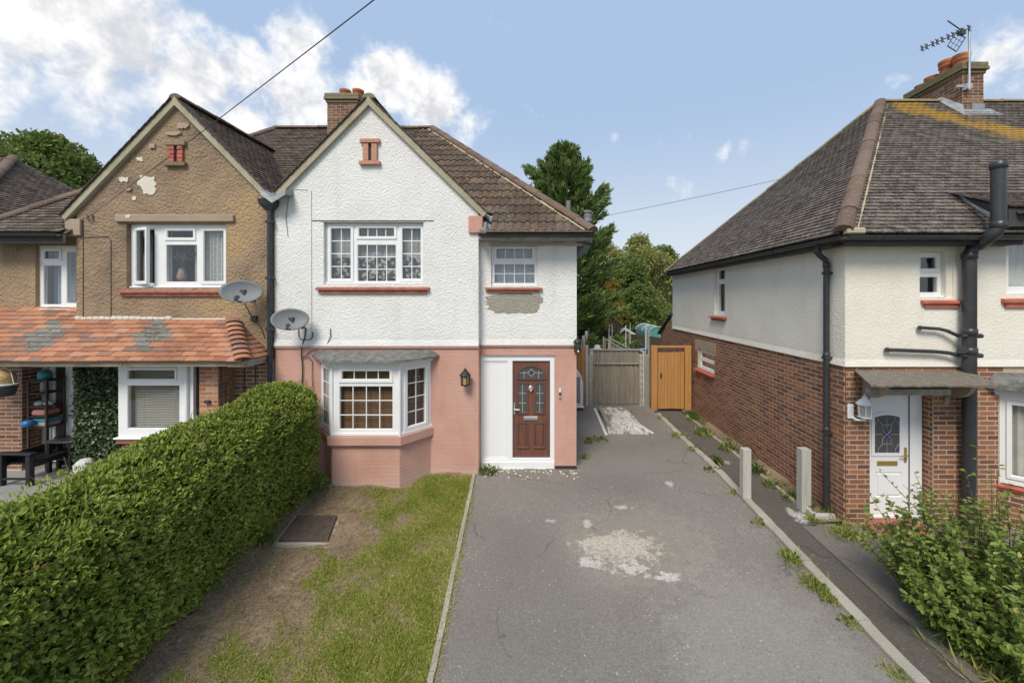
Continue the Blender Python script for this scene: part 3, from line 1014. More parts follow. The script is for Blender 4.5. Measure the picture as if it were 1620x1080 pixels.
def window(parent, M_, r, cells, recess=.08, mat='white_upvc', room=.9, pane='glass', bar=.017, label=None, sill=None):
    """cells: dict(r, sash=bool, grid=(cols,rows), inset, swing=deg)"""
    g = .003
    ro = (r[0] + g, r[1] + g, r[2] - g, r[3] - g)
    holes = [c['r'] for c in cells]
    fr = MB().panel(ro, holes, recess, recess + .06, M_, bead=.008)
    if sill:
        fr.box(r[0] + .004, recess - .04, r[1] + .004, r[2] - .004, recess - .001, r[1] + .032, M_, c=.006)
    w = fr.build('window', M[mat], parent, label)
    for c in cells:
        q = c['r']; ins = c.get('inset', .045)
        sw = c.get('swing')
        Mc = M_
        if sw:
            Mc = M_ @ Matrix.Translation((q[0], recess - .02, 0)) @ Matrix.Rotation(R(-sw), 4, 'Z') @ Matrix.Translation((-q[0], -(recess - .02), 0))
        if c.get('sash', True):
            ov = .013
            qq = (q[0] - ov, q[1] - ov, q[2] + ov, q[3] + ov)
            pr = (q[0] + ins - ov, q[1] + ins - ov, q[2] - ins + ov, q[3] - ins + ov)
            MB().panel(qq, [pr], recess - .017, recess + .035, Mc, bead=.010, bead_depth=.014).build('sash', M[mat], w)
            gk = MB(); yy = recess + .0155
            for a in ((pr[0] + .006, pr[1] + .006, pr[2] - .006, pr[1] + .014), (pr[0] + .006, pr[3] - .014, pr[2] - .006, pr[3] - .006),
                      (pr[0] + .006, pr[1] + .015, pr[0] + .014, pr[3] - .015), (pr[2] - .014, pr[1] + .015, pr[2] - .006, pr[3] - .015)):
                gk.box(a[0], yy, a[1], a[2], yy + .004, a[3], Mc)
            gk.build('gasket', M['gasket'], w)
        else:
            pr = q
        pane_obj(w, Mc, pr, recess + .022, c.get('pane', pane))
        if c.get('grid'):
            nc, nr = c['grid']
            for i in range(1, nc):
                u = pr[0] + (pr[2] - pr[0]) * i / nc
                MB().box(u - bar / 2, recess + .010, pr[1], u + bar / 2, recess + .020, pr[3], Mc, c=.003).build('glazing_bar', M[mat], w)
            for i in range(1, nr):
                v = pr[1] + (pr[3] - pr[1]) * i / nr
                MB().box(pr[0], recess + .0115, v - bar / 2, pr[2], recess + .0185, v + bar / 2, Mc, c=.003).build('glazing_bar', M[mat], w)
    if room:
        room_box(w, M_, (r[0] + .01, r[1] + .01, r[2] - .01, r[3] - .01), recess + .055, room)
    return w


def slats(parent, M_, r, y, mat, pitch=.026, depth=.022, tilt=35, name='blind'):
    mb = MB()
    v = r[1] + .01
    while v < r[3] - .01:
        dz = math.sin(R(tilt)) * depth / 2; dy = math.cos(R(tilt)) * depth / 2
        a = [(r[0], y - dy, v - dz), (r[2], y - dy, v - dz), (r[2], y + dy, v + dz), (r[0], y + dy, v + dz)]
        b = [(p[0], p[1], p[2] + .0025) for p in a]
        mb.add(a + b, [(3, 2, 1, 0), (4, 5, 6, 7), (0, 1, 5, 4), (2, 3, 7, 6)], M_)
        v += pitch
    for u in (r[0] + (r[2] - r[0]) * .18, r[0] + (r[2] - r[0]) * .82):
        mb.box(u - .002, y - .012, r[1], u + .002, y - .010, r[3], M_)
    return mb.build(name, M[mat], parent)


def sill_bar(parent, M_, u0, u1, v0, v1, out, mat, name='sill'):
    """window sill with a sloping top and a smaller course below"""
    h = v1 - v0
    mb = MB()
    vm = v0 + h * .45
    n = max(2, int((u1 - u0) / .3))
    for i in range(n):
        a, b = u0 + (u1 - u0) * i / n, u0 + (u1 - u0) * (i + 1) / n
        z = random.uniform(-.002, .002)
        mb.add([(a, -out, vm + z), (b, -out, vm + z), (b, .06, vm + z), (a, .06, vm + z), (a, -out, vm + h * .22 + z), (b, -out, vm + h * .22 + z), (b, .06, v1 + z), (a, .06, v1 + z)],
               [(3, 2, 1, 0), (4, 5, 6, 7), (0, 1, 5, 4), (1, 2, 6, 5), (3, 0, 4, 7)], M_)
    mb.box(u0 + .05, -out * .55, v0, u1 - .05, .06, vm - .002, M_, c=.004)
    return mb.build(name, M[mat], parent)


def gutter(parent, pts, r=.055, name='gutter', clips=()):
    mb = MB()
    pts = [Vector(p) for p in pts]
    for a, b in zip(pts[:-1], pts[1:]):
        t = (b - a).normalized(); side = t.cross(Vector((0, 0, 1))).normalized()
        K = 8
        ring = [(math.cos(math.pi + math.pi * k / K), math.sin(math.pi + math.pi * k / K)) for k in range(K + 1)]
        prof = [(c * r, s_ * r) for c, s_ in ring] + [(c * r * .9, s_ * r * .9) for c, s_ in ring[::-1]]
        n = len(prof)
        vs = [p + side * x + Vector((0, 0, z)) for p in (a, b) for x, z in prof]
        fs = [(i, (i + 1) % n, n + (i + 1) % n, n + i) for i in range(n)]
        fs += [tuple(range(n))[::-1], tuple(range(n, 2 * n))]
        mb.add(vs, fs, smooth=False)
        L = (b - a).length
        k = .5
        while k < L - .2:
            c = a + t * k
            mb.tube([c + side * r * 1.06 * math.cos(th) + Vector((0, 0, r * 1.08 * math.sin(th))) for th in frange(math.pi, 2 * math.pi, 8)], .009, 5)
            k += 1.15
    return mb.build(name, M['black_plastic'], parent)


def cyl(mb, a, b, r, seg=14):
    return mb.tube([a, b], r, seg)


def ragged(mb, cx, cz, rx, rz, y0, y1, n=26, rough=.22, seed=0):
    rd = random.Random(seed)
    pts = []
    for i in range(n):
        th = 2 * math.pi * i / n
        k = 1 + rd.uniform(-rough, rough)
        c, s_ = math.cos(th), math.sin(th)
        sq = (abs(c) ** 4 + abs(s_) ** 4) ** -.25
        pts.append((cx + rx * c * k * sq ** .8, cz + rz * s_ * k * sq ** .8))
    return mb.prism(pts[::-1], y0, y1, 'y')


I4 = Matrix.Identity(4)


# ------------------------------------------------------------------ middle house: white gable over pink ground floor
D = 7.3; DP = 7.5
H1 = thing('house', 'semi-detached house with white roughcast gable over a pink painted ground floor', 'house', (-2.1, 7.4, 0))
MG = Matrix.Translation((0, D, 0)); MP = Matrix.Translation((0, DP, 0))
GX0, GX1 = -4.865, -1.124
ZE, ZPL = 4.78, Z_(546, D)
AP = (-3.115, 6.79)
w1 = rect(512, 352, 670, 449, D)
wall = MB().panel((GX0, ZPL, GX1, 4.66), [w1], 0, .16, MG)
zl, zr = AP[1] - (AP[0] - GX0) * 1.0, AP[1] - (GX1 - AP[0]) * 1.0
wall.add([(GX0, 0, 4.66), (GX1, 0, 4.66), (GX1, 0, zr), (AP[0], 0, AP[1]), (GX0, 0, zl),
          (GX0, .16, 4.66), (GX1, .16, 4.66), (GX1, .16, zr), (AP[0], .16, AP[1]), (GX0, .16, zl)],
         [(0, 1, 2, 3, 4), (1, 6, 7, 2), (2, 7, 8, 3), (3, 8, 9, 4), (4, 9, 5, 0)], MG)
# bell-cast drip at the foot of the render
wall.prism([(-.035, ZPL - .012), (.0, ZPL - .012), (.0, ZPL + .10)], GX0, GX1 + .003, 'x', MG)
wall.box(GX1 - .05, .12, ZPL, GX1 - .001, .45, 4.7, MG)
pw = rect(777, 385, 850, 453, DP)
PX1 = .695
ZPP = Z_(544.5, DP)
wall.panel((GX1 - .02, ZPP, PX1, 4.44), [pw], 0, .12, MP)
wall.prism([(-.035, ZPP - .012), (.0, ZPP - .012), (.0, ZPP + .10)], GX1 + .004, PX1 + .01, 'x', MP)
wall.box(PX1 - .12, .12, .0, PX1 - .002, 7.4, 4.44, MP)
wall.box(GX0 + .02, .14, 0, GX0 + .1, 7.4, 5.0, MP)
wall.box(GX0 + .1, 7.3, 0, PX1 - .12, 7.4, 4.44, MP)
W1 = wall.build('wall', M['white_roughcast'], H1)

# pink painted brickwork of the ground floor
DK = D + .012; MK = Matrix.Translation((0, DK, 0))
pk = MB().panel((GX0, -.3, GX1, ZPL - .004), [], 0, .2, MK)
dr = rect(757.5, 562, 877.5, 741.5, DP)
dr = (GX1 + .004, -.02, dr[2], dr[3])
MPK = Matrix.Translation((0, DP + .012, 0))
pk.panel((GX1 - .02, -.3, PX1 - .004, ZPP - .004), [(dr[0], -.3, dr[2], dr[3])], 0, .25, MPK)
pk.box(GX1 - .06, .1, -.3, GX1 - .002, .4, ZPL - .01, MK)
BAY = [(-4.03, 7.33), (-3.57, 6.84), (-2.405, 6.84), (-1.99, 7.33)]
bz0, bz1 = Z_(706, 6.8), Z_(690, 6.8)
pk.prism(BAY, -.3, bz0 + .01)
pk.build('painted_wall', M['pink_paint'], H1)
bm_ = brick_mats((GX0, 0.0, GX1, ZPL - .01), [(-4.03, -1, -1.99, 2.1)], MK, proud=.0013, depth=.02, rough=.0006, joint=.009)
bm_ += brick_mats((dr[2], .06, PX1 - .004, ZPP - .01), [], MPK, proud=.0013, rough=.0006, joint=.009)
bm_ += brick_mats((dr[0], dr[3] + .004, dr[2], ZPP - .01), [], MPK, proud=.0013, rough=.0006, joint=.009)
bayM = []
for a, b in zip(BAY[:-1], BAY[1:]):
    L = math.hypot(b[0] - a[0], b[1] - a[1])
    Mx = plane_M((a[0], a[1], 0), (b[0] - a[0], b[1] - a[1])); bayM.append((Mx, L))
    bm_ += brick_mats((0, 0, L, bz0), [], Mx, proud=.0013, rough=.0006, joint=.009)
pieces('painted_brick', BRICK_V, BRICK_F, bm_, M['pink_paint'], H1, limit=0)
# pink drip course under the render
mb = MB(); mb.box(GX0, -.022, ZPL - .055, GX1 + .012, .02, ZPL - .013, MG, c=.006)
mb.box(GX1 + .014, -.022, ZPP - .05, PX1 + .02, .02, ZPP - .013, MP, c=.006)
mb.build('string_course', M['pink_paint'], H1)
mb = MB(); mb.box(dr[2] + .002, -.006, -.12, PX1 - .002, .1, .06, MPK, c=.004)
mb.box(GX1 + .02, -.01, -.1, dr[2], .12, -.02, MPK)
mb.build('base_course', M['tarred_base'], H1)
mb = MB()
for k in range(14):
    a = GX1 + .1 + k * .082
    mb.box(a, .0 + random.uniform(-.03, .0), -.06, a + .07, .1, .004 + random.uniform(-.012, .012), MPK, c=.008)
mb.build('threshold', M['old_plaster'], H1)

# upper gable window
def cells_px(d, *specs):
    out = []
    for s in specs:
        out.append(dict(r=rect(*s[0], d), **s[1]))
    return out


w = window(H1, MG, w1, cells_px(D, ((517, 357, 555, 444), dict(grid=(2, 4))), ((562, 357, 624, 376), dict(grid=(4, 1), inset=.04)),
                                ((562, 386, 624, 445), dict(grid=(4, 3), sash=False)), ((631, 357, 667, 444), dict(grid=(2, 4)))), sill=True)
drape(w, MG, (w1[0] + .03, w1[1] + .50, w1[2] - .03, w1[3] - .02), .21, 'net_curtain', folds=15, amp=.014)
drape(w, MG, (w1[0] + .03, w1[1] + .05, w1[2] - .03, w1[1] + .60), .20, 'lace_curtain', folds=6, amp=.02, hem=.07)
drape(w, MG, (w1[0] + .02, w1[1] + .03, w1[0] + .16, w1[3]), .32, 'curtain_dark', folds=3)
drape(w, MG, (w1[2] - .16, w1[1] + .03, w1[2] - .02, w1[3]), .32, 'curtain_dark', folds=3)
sill_bar(H1, MG, X_(502, D), X_(680, D), Z_(464.5, D), Z_(452, D), .075, 'red_sill')
mb = MB(); mb.box(X_(494, D), -.004, Z_(350.2, D), X_(686, D), .02, Z_(348.6, D), MG); mb.box(X_(508, D), .0, w1[3], X_(674, D), .012, w1[3] + .01, MG)
mb.build('lintel_edge', M['soffit_dark'], H1)


def gable_vent(parent, Mx, d, px0, px1, py0, py1, side_mat, cap_mat, n=4):
    u0, u1, v0, v1 = X_(px0, d), X_(px1, d), Z_(py1, d), Z_(py0, d)
    v = MB().box(u0 + .01, -.06, v1 - .075, u1 - .01, .02, v1, Mx, c=.006).build('vent', M[cap_mat], parent)
    mb = MB().box(u0, -.07, v0, u1, .02, v0 + .07, Mx, c=.008); mb.build('vent_sill', M[cap_mat], v)
    cu = (u0 + u1) / 2
    for s_ in (-1, 1):
        for k in range(n):
            a = v0 + .075 + (v1 - v0 - .155) * k / n; b = v0 + .075 + (v1 - v0 - .155) * (k + 1) / n
            x0, x1 = sorted((cu + s_ * .028, cu + s_ * (u1 - u0) * .34))
            MB().box(x0, -.045 + random.uniform(-.003, .003), a + .003, x1, .02, b - .003, Mx, c=.005).build('vent_brick', M[side_mat], v)
    MB().box(cu - .03, -.004, v0 + .07, cu + .03, .0, v1 - .07, Mx).build('vent_slot', M['gasket'], v)


gable_vent(H1, MG, D, 570, 603, 221, 262, 'vent_clay', 'vent_clay', 1)


def bargeboards(parent, Mx, ap, xl, zl_, xr, zr_, w=.105, t=.07):
    for s_, xe, ze in ((-1, xl, zl_), (1, xr, zr_)):
        d_ = Vector((xe - ap[0], 0, ze - ap[1])); L = d_.length; d_.normalize()
        n = Vector((-d_.z, 0, d_.x)) if s_ < 0 else Vector((d_.z, 0, -d_.x))
        n = -n if n.z < 0 else n
        a, b = Vector((ap[0], 0, ap[1])), Vector((xe, 0, ze))
        q = []
        for y in (-t, .03):
            q += [a + Vector((0, y, w * .72)), b + n * w * .5 + Vector((0, y, 0)), b - n * w * .5 + Vector((0, y, 0)), a + Vector((0, y, -w * .72))]
        fs = [(0, 1, 2, 3), (7, 6, 5, 4), (0, 4, 5, 1), (1, 5, 6, 2), (2, 6, 7, 3)]
        if s_ > 0: fs = [f[::-1] for f in fs]
        MB().add(q, fs, Mx).build('bargeboard', M['stone_barge'], parent)
        # verge tiles bedded above the board
        mb = MB()
        k = 0.0
        while k < L - .05:
            c0 = a + d_ * k + n * (w * .5 + .012); c1 = a + d_ * min(k + .165, L) + n * (w * .5 + .002)
            q = [c0 + Vector((0, -t - .03, 0)), c1 + Vector((0, -t - .03, 0)), c1 + Vector((0, .12, 0)), c0 + Vector((0, .12, 0))]
            q += [p + n * .016 for p in q]
            mb.add(q, [(0, 1, 2, 3), (4, 7, 6, 5), (0, 4, 5, 1), (1, 5, 6, 2), (3, 7, 4, 0)], Mx)
            k += .16
        mb.build('verge', M['brown_tile'], parent)


bargeboards(H1, MG, (AP[0], 6.80), X_(441, D), Z_(309, D) , X_(768, D), Z_(341, D))
MB().box(X_(742, D), -.05, Z_(369, D), X_(764, D) , .1, Z_(342, D), MG, c=.006).build('corbel', M['corbel_pink'], H1)

# small porch-side window, sill and bare patch
w = window(H1, MP, pw, cells_px(DP, ((783, 391, 844, 410), dict(grid=(4, 1), inset=.03)), ((781, 417, 846, 448), dict(grid=(4, 2), sash=False))), recess=.07, sill=True, room=.5)
MB().add([(pw[0] + .03, .19, pw[1] + .02), (pw[2] - .03, .19, pw[1] + .02), (pw[2] - .03, .19, pw[3] - .02), (pw[0] + .03, .19, pw[3] - .02)], [(0, 1, 2, 3)], MP).build('blind', M['frost_sheet'], w)
sill_bar(H1, MP, X_(768, DP), X_(858, DP), Z_(463, DP), Z_(453, DP), .07, 'red_sill')
mb = MB(); ragged(mb, X_(813, DP), Z_(479, DP), X_(857, DP) - X_(813, DP), .19, -.006, .02, 46, .10, 5)
for v in range(len(mb.v)): mb.v[v] = MP @ mb.v[v]
mb.build('bare_patch', M['exposed_pebble'], H1)

# door set
fz0 = .035
DM = Matrix.Translation((0, DP + .07, 0))
leaf = rect(810.5, 571.5, 870.5, 726, DP)
side = rect(763.5, 571.5, 803, 728, DP)
fr = MB().panel((dr[0] + .002, fz0 - .03, dr[2] - .002, dr[3] - .002), [(leaf[0] - .006, leaf[1] - .006, leaf[2] + .006, leaf[3] + .006), side], -.02, .08, DM, bead=.008)
fr.box(dr[0] + .002, -.045, fz0 - .055, dr[2] - .002, -.021, fz0 + .09, DM, c=.006)
DF = fr.build('door_frame', M['door_white'], H1)
MB().box(side[0], .002, side[1], side[2], .03, side[3], DM).build('side_panel', M['door_white'], DF)
mb = MB().panel((side[0] + .02, side[1] + .02, side[2] - .02, side[3] - .03), [(side[0] + .035, side[1] + .035, side[2] - .035, side[3] - .045)], -.004, .003, DM, bead=.004)
mb.build('bead', M['door_white'], DF)


def arch_pts(x0, x1, z0, z1, n=14):
    cx, rx = (x0 + x1) / 2, (x1 - x0) / 2
    return [(x0, z0)] + [(x1, z0)] + [(cx + rx * math.cos(t), z0 + .02 + (z1 - z0 - .02) * math.sin(t)) for t in frange(0, math.pi, n)]


door = MB().box(leaf[0], .012, leaf[1], leaf[2], .055, leaf[3], DM, c=.003).build('door', M['door_wood'], H1)
# darker perimeter edge strip
MB().panel(leaf, [(leaf[0] + .035, leaf[1] + .03, leaf[2] - .035, leaf[3] - .03)], .007, .02, DM, bead=.004).build('edge_strip', M['door_edge'], door)


def dpx(px0, py0, px1, py1): return rect(px0, py0, px1, py1, DP)


def moulded_glass(r, cols, rows, panel=False):
    mb = MB().panel((r[0] - .028, r[1] - .028, r[2] + .028, r[3] + .028), [r], -.008, .012, DM, bead=.014, bead_depth=.016)
    mb.build('moulding', M['door_edge'], door)
    if panel: return
    q = [(r[0], .004, r[1]), (r[2], .004, r[1]), (r[2], .004, r[3]), (r[0], .004, r[3])]
    MB().add(q, [(0, 1, 2, 3)], DM).build('pane', M['smoke_glass'], door)
    l = MB()
    for i in range(1, cols):
        u = r[0] + (r[2] - r[0]) * i / cols; l.box(u - .004, .001, r[1], u + .004, .0035, r[3], DM)
    for i in range(1, rows):
        v = r[1] + (r[3] - r[1]) * i / rows; l.box(r[0], .0013, v - .004, r[2], .0033, v + .004, DM)
    l.build('leading', M['leading'], door)


moulded_glass(dpx(819.5, 608, 833, 654), 2, 3); moulded_glass(dpx(847, 608, 860.5, 654), 2, 3)
for a in ((819, 672, 834, 709), (846, 672, 861, 709)):
    r = dpx(*a)
    moulded_glass(r, 0, 0, True)
    MB().box(r[0] + .02, .0, r[1] + .02, r[2] - .02, .013, r[3] - .02, DM, c=.008).build('raised_panel', M['door_wood'], door)
r = dpx(819, 581, 862, 599.5)
outer = arch_pts(r[0] - .03, r[2] + .03, r[1] - .025, r[3] + .035, 18); inner = arch_pts(r[0], r[2], r[1], r[3], 18)
vs = [DM @ Vector((p[0], -.009, p[1])) for p in outer] + [DM @ Vector((p[0], -.009, p[1])) for p in inner] + [DM @ Vector((p[0], .011, p[1])) for p in inner] + [DM @ Vector((p[0], .011, p[1])) for p in outer]
n = len(outer)
fs = []
for i in range(n):
    j = (i + 1) % n
    fs += [(i, j, n + j, n + i), (n + i, n + j, 2 * n + j, 2 * n + i), (3 * n + i, 3 * n + j, j, i)]
MB().add(vs, fs).build('moulding', M['door_edge'], door)
MB().add([(p[0], .005, p[1]) for p in inner], [tuple(range(n))], DM).build('pane', M['smoke_glass'], door)
l = MB(); cu, cv = (r[0] + r[2]) / 2, r[1] + (r[3] - r[1]) * .48
l.box(r[0] + .03, .002, cv - .004, cu - .06, .004, cv + .004, DM); l.box(cu + .06, .002, cv - .004, r[2] - .03, .004, cv + .004, DM)
for (a, b) in (((-.07, 0), (0, .07)), ((0, .07), (.07, 0)), ((.07, 0), (0, -.07)), ((0, -.07), (-.07, 0))):
    l.tube([DM @ Vector((cu + a[0], .002, cv + a[1])), DM @ Vector((cu + b[0], .002, cv + b[1]))], .005, 5)
for s_ in (-1, 1): l.box(cu + s_ * .14 - .004, .0015, r[1], cu + s_ * .14 + .004, .0035, r[1] + .15, DM)
l.build('leading', M['leading'], door)
MB().add([(cu - .03, .003, cv), (cu, .003, cv - .03), (cu + .03, .003, cv), (cu, .003, cv + .03)], [(0, 1, 2, 3)], DM).build('bevel', M['gasket'], door)
r = dpx(828, 660, 851, 666)
lb = MB().box(r[0], -.006, r[1], r[2], .011, r[3], DM, c=.004); lb.box(r[0] + .015, -.014, r[1] + .02, r[2] - .015, -.007, r[3] - .012, DM, c=.003)
lb.build('letterbox', M['silver'], door)
p = DM @ Vector((X_(839.5, DP), -.004, Z_(615, DP)))
kn = MB().lathe([(.0, .0), (.035, .002), (.05, .006), (.05, .014), (.034, .02)], Matrix.Translation(p) @ Matrix.Rotation(R(90), 4, 'X'), 18)
kn.tube([p + Vector((.03 * math.cos(t), -.024, .03 * math.sin(t) - .02)) for t in frange(0, 2 * math.pi, 14)], .006, 6)
kn.tube([p + Vector((0, 0, .05)), p + Vector((0, -.012, .085))], .009, 6)
kn.build('knocker', M['silver'], door)
hp = DM @ Vector((X_(813.5, DP), 0, Z_(648, DP)))
h = MB().box(hp.x - .014, hp.y - .012, hp.z - .11, hp.x + .014, hp.y + .011, hp.z + .11, c=.004)
h.tube([hp + Vector((0, -.01, .0)), hp + Vector((0, -.05, .0)), hp + Vector((.02, -.055, -.002)), hp + Vector((.105, -.05, -.006))], .011, 8)
h.build('handle', M['silver'], door)
bp = Vector((X_(886, DP), DP + .006, Z_(622, DP)))
b = MB().box(bp.x - .024, bp.y - .022, bp.z - .10, bp.x + .024, bp.y, bp.z - .03, c=.006)
b = b.build('doorbell', M['silver']); b['label'] = 'slim doorbell and key box fixed on pink wall right of brown door'; b['category'] = 'doorbell'
c = MB().box(bp.x - .022, bp.y - .026, bp.z - .028, bp.x + .022, bp.y, bp.z + .015, c=.005).build('speaker_grille', M['black_plastic'], b)
c = MB().box(bp.x - .018, bp.y - .02, bp.z + .017, bp.x + .016, bp.y, bp.z + .095, c=.005).build('button_plate', M['door_white'], b)

# bay window
bt = Z_(578, 6.8)
for k, (Mx, L) in enumerate(bayM):
    r = (.004, bz1, L - .004, bt)
    if k == 1:
        s = lambda px: (px - 525) / 107 * L
        zz = lambda py: Z_(py, 6.82)
        cl = [dict(r=(s(537), zz(604), s(620), zz(583)), grid=(4, 1), inset=.05), dict(r=(s(536.5), zz(680), s(621), zz(611)), grid=(4, 3), sash=False)]
    else:
        cl = [dict(r=(.10, bz1 + .075, L - .10, bt - .06), grid=(2, 4), inset=.05)]
    wb = window(H1, Mx, r, cl, recess=.0, room=0, label=['narrow left cant of the bay window', 'wide front of the bay window', 'narrow right cant of the bay window'][k])
    slats(wb, Mx, (.06, bz1 + .06, L - .06, bt - .05), .11, 'blind_wood', .030, .026, 38)
    MB().add([(.02, .16, bz1 + .02), (L - .02, .16, bz1 + .02), (L - .02, .16, bt), (.02, .16, bt)], [(0, 1, 2, 3)], Mx).build('room', M['grey_room'], wb)
    # corner posts, head and sill
    mb = MB().box(-.02, -.03, bt + .002, L + .02, .05, bt + .075, Mx, c=.006); mb.build('bay_head', M['white_upvc'], H1)
    mb = MB().box(.0, -.018, bz1 + .002, L, -.001, bz1 + .05, Mx, c=.004); mb.build('frame_sill', M['white_upvc'], wb)
mb = MB()
for (x, y) in BAY[1:3]:
    mb.tube([(x, y - .004, bz1), (x, y - .004, bt + .004)], .026, 8)
mb.build('bay_post', M['white_upvc'], H1)
off = lambda d_: [(BAY[0][0] - d_ * 1.1, BAY[0][1] + .03), (BAY[1][0] - d_ * .55, BAY[1][1] - d_), (BAY[2][0] + d_ * .55, BAY[2][1] - d_), (BAY[3][0] + d_ * 1.1, BAY[3][1] + .03)]
mb = MB().prism(off(.075), bz0 + .03, bz1 - .004)
mb.prism(off(.05), bz0, bz0 + .028)
mb.build('bay_sill', M['pink_paint'], H1)
# worn lead roof over the bay
zt = Z_(553, D)
e = off(.17); e2 = [(-4.0, 7.33), (-3.72, 7.26), (-2.25, 7.26), (-1.95, 7.33)]
mb = MB()
vs = []
NS = 26
def along(pl, t):
    seg = t * 3; i = min(2, int(seg)); f = seg - i
    return (pl[i][0] + (pl[i + 1][0] - pl[i][0]) * f, pl[i][1] + (pl[i + 1][1] - pl[i][1]) * f)
for i in range(NS + 1):
    t = i / NS
    a = along(e2, t); b = along(e, t)
    for q in range(5):
        f = q / 4
        vs.append((a[0] + (b[0] - a[0]) * f, a[1] + (b[1] - a[1]) * f, zt + .0 - (zt - bt - .11) * f + random.uniform(-.008, .008) - (.02 if abs(t - .5) < .02 else 0)))
    vs.append((b[0], b[1] - .004, bt + .072 + random.uniform(-.012, .012)))
fs = [(i * 6 + q, i * 6 + q + 1, (i + 1) * 6 + q + 1, (i + 1) * 6 + q) for i in range(NS) for q in range(5)]
mb.add(vs, [f[::-1] for f in fs]); mb.build('bay_roof', M['old_felt'], H1)
mb = MB().prism(off(.10), bt + .078, bt + .09); mb.build('bay_soffit', M['white_paint'], H1)

# roof of the middle house
EZ, EY, RZ, RY = 4.40, 7.15, 7.92, 11.1
slope = Vector((0, RY - EY, RZ - EZ)); SL = slope.length; sdir = slope.normalized()
rf = MB()
def zmain(y): return EZ + (y - EY) * (RZ - EZ) / (RY - EY)
rf.add([(-4.93, DP, zmain(DP) - .02), (GX1 + .03, DP, zmain(DP) - .02), (GX1 + .03, EY, EZ - .02), (.93, EY, EZ - .02), (-2.98, RY, RZ - .02), (-4.93, RY, RZ - .02), (.93, 2 * RY - EY, EZ - .02), (-4.93, 2 * RY - EY, EZ - .02)],
       [(0, 1, 2, 3, 4, 5), (3, 6, 4), (5, 4, 6, 7)])
gb = 9.95
rf.add([(AP[0], D - .02, AP[1] + .03), (AP[0], gb, AP[1] + .03), (GX0 - .02, gb, zl + .03), (GX0 - .02, D - .02, zl + .03), (GX1 + .25, D - .02, zr - .22), (GX1 + .25, gb, zr - .22)],
       [(0, 1, 2, 3), (0, 4, 5, 1)])
RF1 = rf.build('roof', M['brown_tile'], H1)
v_, f_ = roman_tile(.30, .31, .032)
ins = lambda c: c.x < GX1 + .1 and c.z < AP[1] - abs(c.x - AP[0]) - .1 and c.y < 9.9
tm = tile_mats((0, EY - .02, EZ), (1, 0, 0), sdir, [(-3.4, 0), (.93, 0), (-2.98, SL), (-3.4, SL)], .30, .31, ins, stagger=0, jit=.005)
pieces('roof_tile', v_, f_, tm, M['roman_tile'], RF1, 300, .3, 6)
v_, f_ = plain_tile(.165, .1)
tm = tile_mats((0, EY - .02, EZ), (1, 0, 0), sdir, [(-4.93, 0), (-3.4, 0), (-3.4, SL), (-4.93, SL)], .165, .1, ins)
pieces('plain_tile', v_, f_, tm, M['brown_tile'], RF1, 0)
# hip side of the middle house (seen only from a step to the right)
hs = Vector((-(.93 + 2.98), 0, RZ - EZ)); HL = hs.length
v_, f_ = roman_tile(.30, .31, .032)
tm = tile_mats((.95, EY, EZ), (0, 1, 0), hs.normalized(), [(0, 0), (2 * (RY - EY), 0), (RY - EY, HL)], .30, .31, None, 0)
pieces('side_tile', v_, f_, tm, M['roman_tile'], RF1, 0)
ridge_run(RF1, (.95, EY - .02, EZ + .03), (-2.98, RY, RZ + .02), M['ridge_cap'], r=.125, seg_len=.42, lift=.03)
ridge_run(RF1, (-2.98, RY, RZ + .02), (-4.9, RY, RZ + .02), M['ridge_cap'], r=.12, lift=.02)
ridge_run(RF1, (AP[0], D - .05, AP[1] + .10), (AP[0], 9.9, AP[1] + .10), M['mossy_cap'], r=.12, lift=.0)
# pale bedding mortar along the hip
a, b = Vector((.93, EY - .05, EZ + .02)), Vector((-2.98, RY - .03, RZ + .0))
mb = MB(); t = (b - a); n_ = 30
for i in range(n_):
    p0 = a + t * (i / n_) + Vector((-.13, -.02, .0)); p1 = a + t * ((i + 1) / n_) + Vector((-.13, -.02, .0))
    mb.tube([p0, p1], .024 + random.uniform(-.010, .010), 6, caps=False)
mb.build('hip_mortar', M['bedding_mortar'], RF1)
mb = MB().prism([(EY - .16, EZ - .02), (EY - .02, EZ - .02), (EY + .1, EZ + .05), (EY + .06, EZ + .08)], -.95, .93, 'x')
mb.build('eaves_fillet', M['roman_tile'], RF1)
gutter(H1, [(-1.08, EY - .06, EZ - .03), (.98, EY - .06, EZ - .035)], .055)
mb = MB().box(-1.09, EY + .0, EZ - .13, .93, EY + .03, EZ - .035); mb.box(-1.09, EY + .032, EZ - .125, .93, DP, EZ - .105)
mb.build('fascia', M['fascia_grey'], H1)
mb = MB()
for k in range(9):
    x0 = -.95 + k * .20
    mb.box(x0, -.03, 4.20 + random.uniform(-.006, .006), x0 + .195, .01, 4.245 + random.uniform(-.01, .01), MP, c=.006)
mb.build('eaves_course', M['pale_concrete'], H1)
mb = MB()
q = [P(760, 369, 7.18), P(790, 369, 7.18), P(786, 346, 7.45), P(768, 338, 7.5)]
mb.add(q + [p + Vector((0, .04, .02)) for p in q], [(0, 1, 2, 3), (0, 4, 5, 1), (1, 5, 6, 2)])
mb.box(X_(766, 7.2), 7.14, Z_(371, 7.2), X_(771, 7.2), 7.4, Z_(352, 7.2), c=.02)
mb.build('flashing', M['lead'], H1)
